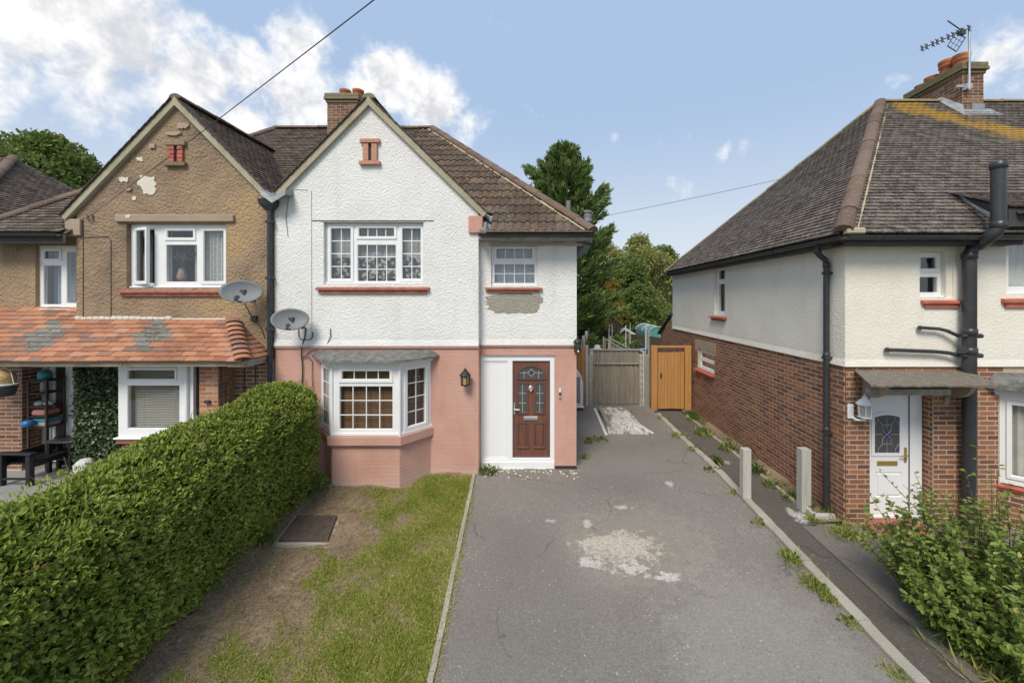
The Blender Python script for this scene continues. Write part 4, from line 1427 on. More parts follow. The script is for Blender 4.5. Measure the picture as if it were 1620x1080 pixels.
# chimney shared by the pair
def chimney(parent, x0, x1, y0, y1, zb, zt_, mat_b, cap_mat, courses=2):
    c = MB().box(x0 + .004, y0 + .004, zb, x1 - .004, y1 - .004, zt_ - .1).build('chimney', M['mortar'], parent)
    bm = []
    for (o, u, L) in (((x0, y0), (1, 0), x1 - x0), ((x1, y0), (0, 1), y1 - y0), ((x1, y1), (-1, 0), x1 - x0), ((x0, y1), (0, -1), y1 - y0)):
        bm += brick_mats((0, zb, L, zt_ - .27), [], plane_M((o[0], o[1], 0), u), proud=.004, depth=.03)
    pieces('brick', BRICK_V, BRICK_F, bm, M[mat_b], c, 0)
    mb = MB()
    for k, (o, z0, z1) in enumerate(((.03, zt_ - .27, zt_ - .20), (.07, zt_ - .198, zt_ - .12), (.055, zt_ - .118, zt_ - .02))):
        mb.box(x0 - o, y0 - o, z0, x1 + o, y1 + o, z1, c=.012)
    mb.build('chimney_cap', M[cap_mat], c)
    return c


ch = chimney(H1, -5.74, -4.93, 10.75, 11.45, 6.9, 8.76, 'chimney_brick', 'mossy_cap')
for x in (-5.42, -5.06):
    MB().lathe([(.15, 8.70), (.15, 8.76), (.135, 8.80), (.13, 8.92), (.15, 8.94), (.155, 9.0), (.12, 9.005), (.10, 8.8)], Matrix.Translation((x, 11.1, 0))).build('chimney_pot', M['clay_pot'], ch)
# downpipe, hopper and valley tray on the party line
dx = X_(431, D)
mb = MB().tube([(dx, D - .075, Z_(335, D)), (dx, D - .075, -.05)], .042, 12)
for py in (352, 440, 520):
    mb.box(dx - .06, D - .12, Z_(py, D) - .025, dx + .06, D - .01, Z_(py, D) + .025, c=.006)
mb.add([(dx - .14, D - .2, Z_(318, D)), (dx + .14, D - .2, Z_(318, D)), (dx + .14, D - .01, Z_(318, D)), (dx - .14, D - .01, Z_(318, D)),
        (dx - .12, D - .18, Z_(327, D)), (dx + .12, D - .18, Z_(327, D)), (dx + .12, D - .01, Z_(327, D)), (dx - .12, D - .01, Z_(327, D)),
        (dx - .05, D - .12, Z_(335, D)), (dx + .05, D - .12, Z_(335, D)), (dx + .05, D - .03, Z_(335, D)), (dx - .05, D - .03, Z_(335, D))],
       [(0, 4, 5, 1), (1, 5, 6, 2), (2, 6, 7, 3), (3, 7, 4, 0), (4, 8, 9, 5), (5, 9, 10, 6), (6, 10, 11, 7), (7, 11, 8, 4), (0, 1, 2, 3)])
mb.build('downpipe', M['black_plastic'], H1)
mb = MB()
for s_, xe in ((-1, 411), (1, 452)):
    q = [P(430, 312, D - .22), P(xe, 299, D - .22), P(xe + s_ * -1, 308, D - .25), P(430, 321, D - .25)]
    mb.add(q + [p + Vector((0, .3, .05)) for p in q], [(0, 1, 2, 3), (0, 4, 5, 1), (1, 5, 6, 2)])
mb.build('valley_lead', M['lead'], H1)
# flue pipes beyond the right corner
mb = MB()
cyl(mb, P(899, 345, 9.5), P(899, 318, 9.5), .055)
mb.build('flue', M['cable_grey'], H1)
x, y = P(931, 372, 7.35)[0], 7.45
zz = [Z_(py, 7.4) for py in (398, 385, 384, 352, 351, 347, 346, 342, 341, 337, 336, 333)]
mb = MB().tube([(x - .22, y + .25, zz[0] - .05), (x - .05, y + .06, zz[0] + .06), (x, y, zz[1])], .07, 12)
mb.lathe([(.075, zz[1]), (.085, zz[2]), (.075, zz[2] + .02), (.07, zz[3]), (.085, zz[4]), (.085, zz[5]), (.06, zz[6]), (.085, zz[7]), (.085, zz[8]), (.06, zz[9]), (.08, zz[10]), (.075, zz[11]), (0, zz[11])], Matrix.Translation((x, y, 0)), 16)
mb.build('flue', M['dish_grey'], H1)
# hairline and cable marks on the gable
mb = MB()
mb.tube([(X_(493, D), D - .004, Z_(302, D)), (X_(493.5, D), D - .004, Z_(541, D))], .0035, 5)
mb.tube([(X_(462, D), D - .004, Z_(300, D)), (X_(488, D), D - .004, Z_(301, D))], .004, 5)
mb.tube([(X_(457, D), D - .006, Z_(312, D)), (X_(453, D), D - .01, Z_(345, D)), (X_(456, D), D - .008, Z_(375, D))], .005, 5)
mb.build('wall_cable', M['cable_grey'], H1)
mb = MB()
def wall_run(pts, r=.007, d=D - .012): mb.tube([(X_(a, d), d + random.uniform(-.01, .004), Z_(b, d)) for a, b in pts], r, 6)
wall_run([(484, 518), (482, 535), (478, 548), (477, 560), (479, 580), (478, 610), (478, 640)], .010)
wall_run([(479, 566), (486, 560), (492, 555), (505, 553)], .006)
wall_run([(479, 566), (488, 564), (494, 572), (494, 600), (498, 640)], .006)
wall_run([(484, 600), (484, 640)], .005); wall_run([(478, 600), (468, 606), (463, 615)], .005)
wall_run([(472, 520), (473, 533), (476, 537), (490, 537), (495, 533), (495, 525)], .007)
wall_run([(523, 520), (523, 533), (517, 546)], .007)
mb.build('trailing_cable', M['cable_black'], H1)


# ------------------------------------------------------------------ left house: brown roughcast gable, clay tiled lean-to porch
H2 = thing('house', 'semi-detached house with brown roughcast gable and orange clay tiled porch roof', 'house', (-6.7, 7.4, 0))
LX0, LX1 = X_(121, D), GX0 - .02
AP2 = (X_(281, D), 6.79)
w2 = rect(200, 354, 358, 455.5, D)
wall = MB().panel((LX0, 2.1, LX1, 4.66), [w2], 0, .16, MG)
zl2, zr2 = AP2[1] - (AP2[0] - LX0), AP2[1] - (LX1 - AP2[0])
wall.add([(LX0, 0, 4.66), (LX1, 0, 4.66), (LX1, 0, zr2), (AP2[0], 0, AP2[1]), (LX0, 0, zl2),
          (LX0, .16, 4.66), (LX1, .16, 4.66), (LX1, .16, zr2), (AP2[0], .16, AP2[1]), (LX0, .16, zl2)],
         [(0, 1, 2, 3, 4), (1, 6, 7, 2), (2, 7, 8, 3), (3, 8, 9, 4), (4, 9, 5, 0)], MG)
wall.box(LX0 + .001, .12, 2.0, LX0 + .08, .45, 4.7, MG)
ww = rect(56, 388, 121, 488, DP); ww = (ww[0], ww[1], LX0 + .06, ww[3])
wall.panel((-10.3, 2.1, LX0 + .1, 4.42), [(ww[0], ww[1], ww[2], ww[3])], 0, .12, MP)
wall.box(-10.29, .12, 0, -10.0, 7.4, 4.42, MP)
wall.box(-10.0, 7.3, 0, LX1 - .1, 7.4, 4.42, MP)
W2 = wall.build('wall', M['brown_roughcast'], H2)
w = window(H2, MG, w2, cells_px(D, ((206, 361, 238, 448), dict(swing=20)), ((256, 361, 303, 378), dict(inset=.04)),
                                ((256, 386, 306, 446), dict(sash=False)), ((314, 361, 352, 448), {})), sill=True, room=1.3)
drape(w, MG, (X_(239, D), w2[1] + .05, X_(256, D), w2[3] - .03), .2, 'curtain_cloth', folds=3)
drape(w, MG, (X_(310, D), w2[1] + .05, X_(354, D), w2[3] - .03), .17, 'net_curtain', folds=7)
drape(w, MG, (X_(286, D), w2[1] + .05, X_(356, D), w2[3] - .03), .30, 'curtain_cloth', folds=7, amp=.03)
drape(w, MG, (X_(203, D), w2[1] + .05, X_(216, D), w2[3] - .03), .3, 'curtain_dark', folds=3)
sill_bar(H2, MG, X_(190, D), X_(354, D), Z_(468.5, D), Z_(457, D), .075, 'red_sill')
mb = MB().box(X_(185, D), -.05, Z_(351.5, D), X_(372, D), .02, Z_(340, D), MG, c=.012); mb.build('lintel', M['brown_smooth'], H2)
# blown and missing render
for k, (px, py, rx, ry, mt) in enumerate(((235, 292, .155, .155, 'old_plaster'), (197, 284, .09, .045, 'old_plaster'), (222, 252, .055, .035, 'old_plaster'),
                                          (213, 314, .035, .035, 'old_plaster'), (242, 232, .05, .04, 'brown_smooth'), (291, 200, .10, .05, 'brown_smooth'),
                                          (207, 343, .045, .03, 'old_plaster'), (276, 212, .14, .03, 'brown_smooth'), (205, 300, .05, .03, 'brown_smooth'))):
    mb = MB(); ragged(mb, X_(px, D), Z_(py, D), rx, ry, -.012 if mt == 'old_plaster' else -.03, .02, 22, .28, 30 + k)
    for v in range(len(mb.v)): mb.v[v] = MG @ mb.v[v]
    if k == 6:
        for v in range(len(mb.v)): mb.v[v].y -= .045
    mb.build('plaster_patch', M[mt], H2)
gable_vent(H2, MG, D, 264, 297, 225, 264, 'bright_red_sill', 'mossy_cap')
bargeboards(H2, MG, (AP2[0], 6.80), X_(106, D), Z_(346, D), X_(421, D), Z_(306, D))
MB().box(X_(107, D), -.05, Z_(373, D), X_(131, D), .1, Z_(347, D), MG, c=.008).build('corbel', M['brown_smooth'], H2)
w = window(H2, MP, ww, cells_px(DP, ((62, 394, 91, 411), dict(inset=.035)), ((62, 419, 91, 482), dict(sash=False)), ((99, 397, 124, 480), dict(sash=False))), recess=.06, sill=True)
drape(w, MP, (ww[0] + .05, ww[1] + .03, ww[2] - .03, ww[3]), .25, 'frost_sheet', folds=6)
sill_bar(H2, MP, X_(48, DP), LX0 + .0, Z_(495, DP), Z_(488, DP), .07, 'red_sill')
mb = MB()
mb.tube([(X_(132, D), D - .006, Z_(346, D)), (X_(132, D), D - .006, Z_(505, D))], .005, 5)
mb.tube([(X_(134, D), D - .006, Z_(376, D)), (X_(172, D), D - .008, Z_(374, D)), (X_(176, D), D - .006, Z_(380, D)), (X_(176, D), D - .006, Z_(505, D))], .005, 5)
mb.tube([(X_(139, D), D - .02, Z_(340, D)), (X_(143, D), D - .03, Z_(350, D)), (X_(149, D), D - .02, Z_(350, D)), (X_(148, D), D - .015, Z_(340, D))], .008, 6)
mb.build('wall_cable', M['cable_black'], H2)
mb = MB().box(X_(399, D), D - .05, Z_(508, D), X_(408, D), D - .001, Z_(499, D), c=.006)
mb.tube([(X_(404, D), D - .03, Z_(508, D)), (X_(396, D), D - .02, Z_(495, D)), (X_(388, D), D - .02, Z_(480, D))], .007, 6)
mb.tube([(X_(405, D), D - .03, Z_(508, D)), (X_(415, D), D - .02, Z_(520, D)), (X_(420, D), D - .02, Z_(535, D))], .006, 6)
mb.build('junction_box', M['black_plastic'], H2)

# main roof (plain tiles) of the left house
rf = MB()
rf.add([(-10.3, EY, EZ - .02), (LX0 - .01, EY, EZ - .02), (LX0 - .01, DP, zmain(DP) - .02), (-4.935, DP, zmain(DP) - .02), (-4.935, RY, RZ - .02), (-7.35, RY, RZ - .02), (-10.3, 2 * RY - EY, EZ - .02), (-4.935, 2 * RY - EY, EZ - .02)],
       [(0, 1, 2, 3, 4, 5), (0, 5, 6), (5, 4, 7, 6)])
rf.add([(AP2[0], D - .02, AP2[1] + .03), (AP2[0], gb, AP2[1] + .03), (LX0 - .25, gb, zl2 - .22), (LX0 - .25, D - .02, zl2 - .22), (LX1 + .0, D - .02, zr2 + .03), (LX1 + .0, gb, zr2 + .03)],
       [(0, 1, 2, 3), (0, 4, 5, 1)])
RF2 = rf.build('roof', M['brown_tile'], H2)
v_, f_ = plain_tile(.165, .1)
ins2 = lambda c: LX0 - .1 < c.x and c.z < AP2[1] - abs(c.x - AP2[0]) - .06 and c.y < 9.9
tm = tile_mats((0, EY - .02, EZ), (1, 0, 0), sdir, [(-10.3, 0), (-4.935, 0), (-4.935, SL), (-7.35, SL)], .165, .1, ins2)
gs = Vector((AP2[0] - LX1, 0, AP2[1] - zr2)); GL = gs.length
zg = lambda f: D - .02 + 0 * f
yb = lambda z: EY + (z - EZ) * (RY - EY) / (RZ - EZ) + .12
tm += tile_mats((LX1, 0, zr2 + .05), (0, 1, 0), gs.normalized(), [(D - .06, 0), (yb(zr2), 0), (yb(AP2[1]), GL), (D - .06, GL)], .165, .1)
pieces('roof_tile', v_, f_, tm, M['brown_tile'], RF2, 300, .165, 8)
ridge_run(RF2, (-10.3, EY, EZ + .03), (-7.35, RY, RZ + .03), M['ridge_cap'], r=.12)
ridge_run(RF2, (-7.35, RY, RZ + .03), (-5.75, RY, RZ + .03), M['ridge_cap'], r=.12)
ridge_run(RF2, (AP2[0], D - .05, AP2[1] + .1), (AP2[0], 9.9, AP2[1] + .1), M['ridge_cap'], r=.11, lift=0)
gutter(H2, [(-10.4, EY - .06, EZ - .03), (LX0 - .08, EY - .06, EZ - .035)], .055)
MB().box(-10.3, EY, EZ - .2, LX0 - .02, EY + .03, EZ - .035).build('fascia', M['soffit_dark'], H2)

# brick ground floor
bw = MB()
g_y = 6.97
MGy = Matrix.Translation((0, g_y, 0))
pier = rect(315, 560, 345, 900, g_y)
bw.box(pier[0] + .003, g_y + .003, -.2, pier[2] - .003, D + .3, 2.35)
bw.box(X_(345, g_y) + .02, D + .003, -.2, LX1, D + .2, 2.4)
wl = X_(34, DP)
bw.box(-10.3, DP + .003, -.2, wl - .003, DP + .3, 2.35)
win_l = rect(187, 576, 306, 691, 7.05)
bw.box(win_l[0] + .02, 7.09, -.2, win_l[2] + .2, 7.3, win_l[1] - .02)
bw.box(X_(112, 7.9), 7.95, -.2, win_l[0] + .1, 8.1, 2.5)
bw.box(win_l[0] + .012, 7.1, -.2, win_l[0] + .1, 7.96, 2.35)
BW2 = bw.build('brick_wall', M['mortar'], H2)
bm_ = brick_mats((pier[0], .8, pier[2], 2.3), [], MGy)
bm_ += brick_mats((0, .8, D - g_y, 2.3), [], plane_M((pier[2], g_y, 0), (0, 1)))
bm_ += brick_mats((0, .8, .2, 2.3), [], plane_M((pier[0], g_y + .2, 0), (0, -1)))
pieces('brick', BRICK_V, BRICK_F, bm_, M['orange_brick'], BW2, 140)
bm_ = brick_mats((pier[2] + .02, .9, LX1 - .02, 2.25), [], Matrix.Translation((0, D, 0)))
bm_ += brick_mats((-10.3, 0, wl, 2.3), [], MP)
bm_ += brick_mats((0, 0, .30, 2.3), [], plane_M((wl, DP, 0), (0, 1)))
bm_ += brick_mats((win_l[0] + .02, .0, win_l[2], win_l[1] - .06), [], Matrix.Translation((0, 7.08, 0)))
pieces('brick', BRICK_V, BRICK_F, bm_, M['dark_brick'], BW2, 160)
# window under the porch roof
MW = Matrix.Translation((0, 7.05, 0))
cp = lambda a: rect(*a, 7.05)
w = window(H2, MW, win_l, [dict(r=cp((201, 583, 279, 601)), inset=.03), dict(r=cp((201, 609, 284, 678)), sash=False)], recess=.0, room=0)
slats(w, MW, cp((203, 585, 283, 678)), .12, 'blind_cream', .03, .024, 40)
MB().add([(win_l[0] + .05, .2, win_l[1]), (win_l[2] - .05, .2, win_l[1]), (win_l[2] - .05, .2, win_l[3]), (win_l[0] + .05, .2, win_l[3])], [(0, 1, 2, 3)], MW).build('room', M['grey_room'], w)
mb = MB().box(win_l[0] - .04, -.06, win_l[1] - .03, win_l[2] + .02, .05, win_l[1] + .0, MW, c=.01)
mb.tube([(win_l[2] - .1, 7.03, win_l[1]), (win_l[2] - .1, 7.03, win_l[3])], .035, 10)
mb.build('window_post', M['white_upvc'], w)
mb = MB().box(win_l[0] - .03, -.02, win_l[1] - .12, win_l[2], .04, win_l[1] - .035, MW, c=.01); mb.build('sill', M['orange_brick'], H2)
# recessed entrance: white door with black glazing
dd = 7.84
MD = Matrix.Translation((0, dd, 0))
dl = rect(78, 560, 116, 735, dd)
dz = (dl[0], 0.0, dl[2], 2.2)
fr = MB().panel(dz, [(X_(86, dd), .95, X_(104, dd), 2.1), (X_(86, dd), .15, X_(104, dd), .82)], 0, .06, MD, bead=.01)
d2 = fr.build('door', M['door_white'], H2)
pane_obj(d2, MD, (X_(86, dd), .95, X_(104, dd), 2.1), .02, 'smoke_glass'); pane_obj(d2, MD, (X_(86, dd), .15, X_(104, dd), .82), .02, 'smoke_glass')
MB().box(X_(94, dd), -.012, Z_(650, dd), X_(104, dd), -.001, Z_(645, dd), MD, c=.003).build('letterbox', M['silver'], d2)
mb = MB().box(X_(88, dd), -.03, Z_(657, dd), X_(97, dd), -.001, Z_(653, dd), MD, c=.006); mb.build('handle', M['galvanised'], d2)
MB().box(wl - .05, dd - .03, 0, dl[0] - .004, dd + .1, 2.36).build('entrance_wall', M['pale_concrete'], H2)
MB().box(-10.2, g_y - .0, 2.36, pier[2] + .3, dd + .3, 2.4).build('soffit', M['soffit_dark'], H2)

# clay tiled porch roof
py_, pz = 6.6, Z_(570, 6.6)
ty, tz = D - .01, Z_(505, D)
pr = Vector((0, ty - py_, tz - pz)); PL = pr.length
XR = X_(384, 6.6)
xtop = X_(371, D)
rf = MB().add([(-10.4, py_, pz - .012), (XR, py_, pz - .012), (xtop, ty, tz - .012), (-10.4, ty, tz - .012), (XR, ty, pz - .012)], [(0, 1, 2, 3), (1, 4, 2)])
k2 = (DP + .0 - ty) / (ty - py_)
rf.add([(-10.4, ty, tz - .012), (X_(121, D), ty, tz - .012), (X_(121, D), DP, tz + (tz - pz) * k2 - .012), (-10.4, DP, tz + (tz - pz) * k2 - .012)], [(0, 1, 2, 3)])
PR = rf.build('porch_roof', M['clay_tile'], H2)
cov = .235; ga = PL / 9
v_, f_ = plain_tile(cov, ga, .018)
poly = [(-10.4, -.02), (XR + .02, -.02), (xtop, PL), (X_(121, D), PL), (X_(121, D), PL * (1 + k2)), (-10.4, PL * (1 + k2))]
tm = tile_mats((0, py_, pz), (1, 0, 0), pr.normalized(), poly, cov, ga, jit=.008)
p_sl = []; p_cl = []
def slate_zone(c):
    px, py = to_px(c)
    for (x0, y0, x1, y1, hw) in ((48, 545, 98, 522, 17), (222, 542, 262, 520, 17)):
        L = math.hypot(x1 - x0, y1 - y0); a = ((px - x0) * (x1 - x0) + (py - y0) * (y1 - y0)) / L
        b = abs(-(px - x0) * (y1 - y0) + (py - y0) * (x1 - x0)) / L
        if -6 < a < L + 6 and b < hw * random.uniform(.55, 1.15): return True
    return False
for m_ in tm: (p_sl if slate_zone(m_.translation) else p_cl).append(m_)
pieces('roof_tile', v_, f_, p_cl, M['clay_tile'], PR, 290, cov, 6)
pieces('roof_tile', v_, f_, p_sl, M['slate_patch'], PR, 60, cov, 6)
hs2 = Vector((xtop - XR, 0, tz - pz)); 
tm = tile_mats((XR, 0, pz), (0, 1, 0), hs2.normalized(), [(py_ - .02, 0), (ty, 0), (ty, hs2.length)], cov, hs2.length / 9)
v2_, f2_ = plain_tile(cov, hs2.length / 9, .018)
pieces('roof_tile', v2_, f2_, tm, M['clay_tile'], PR, 60, cov, 5)
# stepped bonnet hip tiles
a, b = Vector((XR + .01, py_ - .01, pz + .03)), Vector((xtop, ty - .03, tz + .03))
nb = 9
for i in range(nb):
    c = a + (b - a) * ((i + .1) / nb)
    t = (b - a).normalized(); sd_ = t.cross(Vector((0, 0, 1))).normalized(); up = sd_.cross(t)
    vs = []; fs = []
    for j, (y, lift, r_) in enumerate(((-.03, .045, .13), (.17, .0, .10))):
        for q in range(7):
            th = math.pi * q / 6
            vs.append(c + sd_ * (math.cos(th) * r_) + t * y + up * (lift + math.sin(th) * r_ * .45 - .05))
        for q in range(7):
            th = math.pi * q / 6
            vs.append(c + sd_ * (math.cos(th) * (r_ - .014)) + t * y + up * (lift + math.sin(th) * (r_ * .45 - .016) - .05))
    for q in range(6):
        fs += [(q, q + 1, 14 + q + 1, 14 + q), (q, 7 + q, 8 + q, q + 1)]
    MB().add(vs, fs).build('hip_tile', M['clay_tile'], PR)
mb = MB()
xx = LX0 + .01
while xx < X_(268, D):
    mb.box(xx, D - .05, tz - .01, xx + .11, D + .01, tz + .05 + random.uniform(-.012, .012), c=.014); xx += .11
mb.box(X_(268, D), D - .03, tz - .01, X_(372, D), D + .01, tz + .02, c=.008)
mb.box(X_(65, DP), DP - .05, tz + .13, LX0 - .1, DP + .01, tz + .19, c=.012)
mb.build('mortar_fillet', M['old_plaster'], PR)
fb = MB()
xx = -10.4
while xx < XR - .02:
    L_ = min(random.uniform(1.2, 2.2), XR - xx)
    fb.box(xx + .002, py_ + .03, pz - .11 + random.uniform(-.006, .006), xx + L_ - .002, py_ + .055, pz - .018, c=.004); xx += L_
fb.build('fascia', M['fascia_wood'], PR)
mb = MB()
for z0, z1, o in ((pz - .07, pz - .015, 0), (pz - .13, pz - .075, .02)):
    mb.box(XR - .03 - o, py_ + .06, z0, XR - .005 - o, D, z1, c=.004)
mb.build('end_board', M['fascia_grey'], PR)
mb = MB()
for (px, a, b) in ((386, 575, 640), (404, 578, 640)): mb.tube([(X_(px, D - .03), D - .03, Z_(a, D)), (X_(px, D - .03), D - .03, Z_(b, D))], .008, 6)
mb.tube([(X_(350, 7.0), 7.0, Z_(575, 7)), (X_(350, 7), 7.0, Z_(650, 7))], .007, 6)
mb.tube([(X_(366, 7.15), 7.15, Z_(598, 7.15)), (X_(360, 7.15), 7.1, Z_(612, 7.1)), (X_(359, 7.1), 7.1, Z_(650, 7.1))], .007, 6)
mb.build('cable', M['cable_black'], H2)
MB().box(X_(326, g_y), g_y - .05, Z_(637, g_y), X_(334, g_y), g_y - .012, Z_(632, g_y), c=.006).build('socket_box', M['black_plastic'], H2)

# ------------------------------------------------------------------ right house: cream render over red brick, hipped roof
H3 = thing('house', 'brick house with cream render above, hipped tile roof and yellow lichen by its chimney', 'house', (6, 7, 0))
FY, WX, BY = 5.83, 4.47, 13.35
ZL = 2.228
MF = Matrix.Translation((0, FY, 0))
MS = plane_M((WX, BY, 0), (0, -1))       # side wall: local x runs from the back corner to the front
su = lambda y: BY - y
sw = rect(1455, 397, 1509, 471, FY)
rw = (6.83, Z_(465, FY), 8.6, Z_(343, FY))
wall = MB().panel((WX + .004, ZL, 12.5, 4.30), [sw, rw], 0, .14, MF)
tall = (su(10.20), 2.80, su(9.62), 4.02)
wall.panel((0, ZL, su(FY) - .005, 4.06), [tall], 0, .14, MS)
wall.prism([(-.03, ZL - .012), (.0, ZL - .012), (.0, ZL + .09)], WX - .02, 12.4, 'x', MF)
wall.prism([(-.03, ZL - .012), (.0, ZL - .012), (.0, ZL + .09)], .0, su(FY) + .02, 'x', MS)
wall.box(WX + .02, BY, ZL, 12.5, BY + .12, 4.05)
wall.build('wall', M['cream_render'], H3)
door_o = (4.835, -.17, 5.757, 1.835)
bayx = 6.72
low = (su(11.27), 1.28, su(10.2), 1.81)
bw = MB().panel((WX + .016, -.4, 12.5, ZL - .014), [door_o], .003, .25, MF)
bw.panel((0, -.4, su(FY) - .018, ZL - .014), [low], .003, .14, MS)
BW3 = bw.build('brick_wall', M['mortar'], H3)
bm_ = brick_mats((WX, -.36, bayx + .1, ZL - .02), [door_o, (bayx, -1, 9, 1.95)], MF, phase=.06)
bm_ += brick_mats((bayx - .02, -.36, 9, .45), [], MF)
bm_ += brick_mats((0, -.36, .2, 1.83), [], plane_M((door_o[2], FY, 0), (0, 1)).copy() @ Matrix.Identity(4)) if False else []
lint = (su(11.45), 1.82, su(10.12), 2.06)
bm_ += brick_mats((0, -.36, su(FY), ZL - .02), [low, lint], MS)
# door reveal on the right-hand side faces left
bm_ += brick_mats((0, -.2, .17, 1.83), [], plane_M((door_o[2], FY + .17, 0), (0, -1)), L=.22)
pieces('brick', BRICK_V, BRICK_F, bm_, M['red_brick'], BW3, 300, .238, 8)
mb = MB().box(lint[0], -.004, lint[1], lint[2], .05, lint[3] + .0, MS, c=.003); mb.build('lintel', M['brown_smooth'], H3)

w = window(H3, MF, sw, [dict(r=(sw[0] + .06, Z_(428, FY), X_(1495, FY), Z_(402, FY)), inset=.045), dict(r=(sw[0] + .045, Z_(463, FY), X_(1495, FY), Z_(437, FY)), sash=False)], recess=.10, sill=True, room=.8)
mb = MB().box(X_(1499, FY), .02, sw[1], sw[2] - .002, .139, sw[3] - .002, MF); mb.build('reveal', M['cream_render'], H3)
sill_bar(H3, MF, X_(1456, FY), X_(1521, FY), Z_(487, FY), Z_(472, FY), .06, 'bright_red_sill')
w = window(H3, MF, rw, [dict(r=(rw[0] + .09, rw[1] + .10, rw[0] + .75, rw[3] - .09), sash=False)], recess=.05, room=.9)
drape(w, MF, (rw[0] + .05, rw[1] + .05, rw[2] - .03, rw[3] - .03), .16, 'curtain_cloth', folds=14)
sill_bar(H3, MF, X_(1583, FY), 8.7, Z_(487, FY), Z_(469, FY), .06, 'bright_red_sill')
w = window(H3, MS, tall, [dict(r=(tall[0] + .08, tall[3] - .36, tall[2] - .08, tall[3] - .07), inset=.04), dict(r=(tall[0] + .08, tall[1] + .09, tall[2] - .08, tall[3] - .44), sash=False)], recess=.07, room=.6)
drape(w, MS, (tall[0] + .04, tall[1] + .04, tall[2] - .04, tall[3] - .05), .2, 'curtain_dark', folds=4)
sill_bar(H3, MS, tall[0] - .14, tall[2] + .10, tall[1] - .14, tall[1] - .01, .09, 'bright_red_sill')
w = window(H3, MS, low, [dict(r=(low[0] + .09, low[1] + .30, low[2] - .09, low[3] - .08), sash=False), dict(r=(low[0] + .09, low[1] + .06, low[2] - .09, low[1] + .22), sash=False)], recess=.05, room=.6)
drape(w, MS, (low[0] + .04, low[1] + .04, low[2] - .04, low[3] - .05), .15, 'blind_cream', folds=3)
sill_bar(H3, MS, low[0] - .06, low[2] + .06, low[1] - .13, low[1] - .005, .10, 'bright_red_sill')
# front door
MDR = Matrix.Translation((0, FY + .15, 0))
fz = -.085
fr = MB().panel((door_o[0] + .003, fz, door_o[2] - .020, 1.80), [(4.90, fz + .03, 5.52, 1.765)], 0, .08, MDR, bead=.008)
df = fr.build('door_frame', M['door_white'], H3)
mb = MB().box(5.535, -.008, fz, 5.548, .0, 1.8, MDR); mb.build('frame_joint', M['gasket'], df)
lf = (4.905, fz + .035, 5.515, 1.76)
gx = (X_(1383.5, 5.98), Z_(716, 5.98), X_(1423, 5.98), Z_(656, 5.98))
pp = (X_(1386, 5.98), Z_(786, 5.98), X_(1428, 5.98), Z_(747, 5.98))
door3 = MB().panel(lf, [pp], .01, .045, MDR, bead=.012, bead_depth=.014).build('door', M['door_white'], H3)
MB().box(pp[0], .022, pp[1], pp[2], .03, pp[3], MDR).build('panel', M['door_white'], door3)
MB().box(pp[0] + .03, .008, pp[1] + .03, pp[2] - .03, .0215, pp[3] - .03, MDR, c=.008).build('raised_panel', M['door_white'], door3)
ncell = 10
cxg = (gx[0] + gx[2]) / 2
arc = lambda x0, x1, z0, zs, zc: [(x0, z0), (x1, z0)] + [(x0 + (x1 - x0) * (1 - t), zs + (zc - zs) * math.sin(math.pi * (1 - t) * 1.0)) for t in frange(0, 1, ncell)]
inner = arc(gx[0], gx[2], gx[1], gx[3] - .035, gx[3]); outer = arc(gx[0] - .045, gx[2] + .045, gx[1] - .045, gx[3] + .0, gx[3] + .05)
n = len(inner)
vs = [MDR @ Vector((p[0], -.006, p[1])) for p in outer] + [MDR @ Vector((p[0], -.006, p[1])) for p in inner] + [MDR @ Vector((p[0], .009, p[1])) for p in inner] + [MDR @ Vector((p[0], .009, p[1])) for p in outer]
fs = []
for i in range(n):
    j = (i + 1) % n
    fs += [(i, j, n + j, n + i), (n + i, n + j, 2 * n + j, 2 * n + i), (3 * n + i, 3 * n + j, j, i)]
MB().add(vs, fs).build('moulding', M['door_white'], door3)
MB().add([(p[0], .004, p[1]) for p in inner], [tuple(range(n))], MDR).build('pane', M['smoke_glass'], door3)
l = MB(); cv = (gx[1] + gx[3]) / 2 - .01; gw, gh = gx[2] - gx[0], gx[3] - gx[1]
def ll(pts): l.tube([MDR @ Vector((cxg + a * gw / 2, .0025, cv + b * gh / 2)) for a, b in pts], .0035, 4)
for sx in (-1, 1):
    ll([(sx * 1, 0), (sx * .35, 0)]); ll([(0, sx * .95), (0, sx * .3)])
    for sy in (-1, 1):
        ll([(sx * .95, sy * .5), (sx * .7, sy * .78), (sx * .35, sy * .5), (sx * .35, sy * .2), (0, 0)])
        ll([(sx * .35, sy * .5), (sx * .0, sy * .5)]); ll([(sx * .7, sy * .78), (sx * .7, sy * .95)])
l.build('leading', M['leading'], door3)
plain('blue_glass', (.02, .04, .20), .15)
st = []
for k in range(8):
    r_ = .075 if k % 2 == 0 else .024
    st.append((cxg + r_ * math.sin(k * math.pi / 4) * .8, .001, cv + r_ * math.cos(k * math.pi / 4)))
MB().add(st, [tuple(range(8))[::-1]], MDR).build('star_glass', M['blue_glass'], door3)
r = (X_(1388, 5.98), Z_(736, 5.98), X_(1420, 5.98), Z_(729, 5.98))
MB().box(r[0], -.004, r[1], r[2], .009, r[3], MDR, c=.003).build('letterbox', M['brass'], door3)
hp = MDR @ Vector((5.49, -.002, Z_(719, 5.98)))
h = MB().box(hp.x - .014, hp.y - .01, hp.z - .11, hp.x + .014, hp.y + .01, hp.z + .11, c=.004)
h.tube([hp + Vector((0, -.01, 0)), hp + Vector((0, -.045, 0)), hp + Vector((-.03, -.05, .0)), hp + Vector((-.10, -.045, -.004))], .010, 8)
h.build('handle', M['brass'], door3)
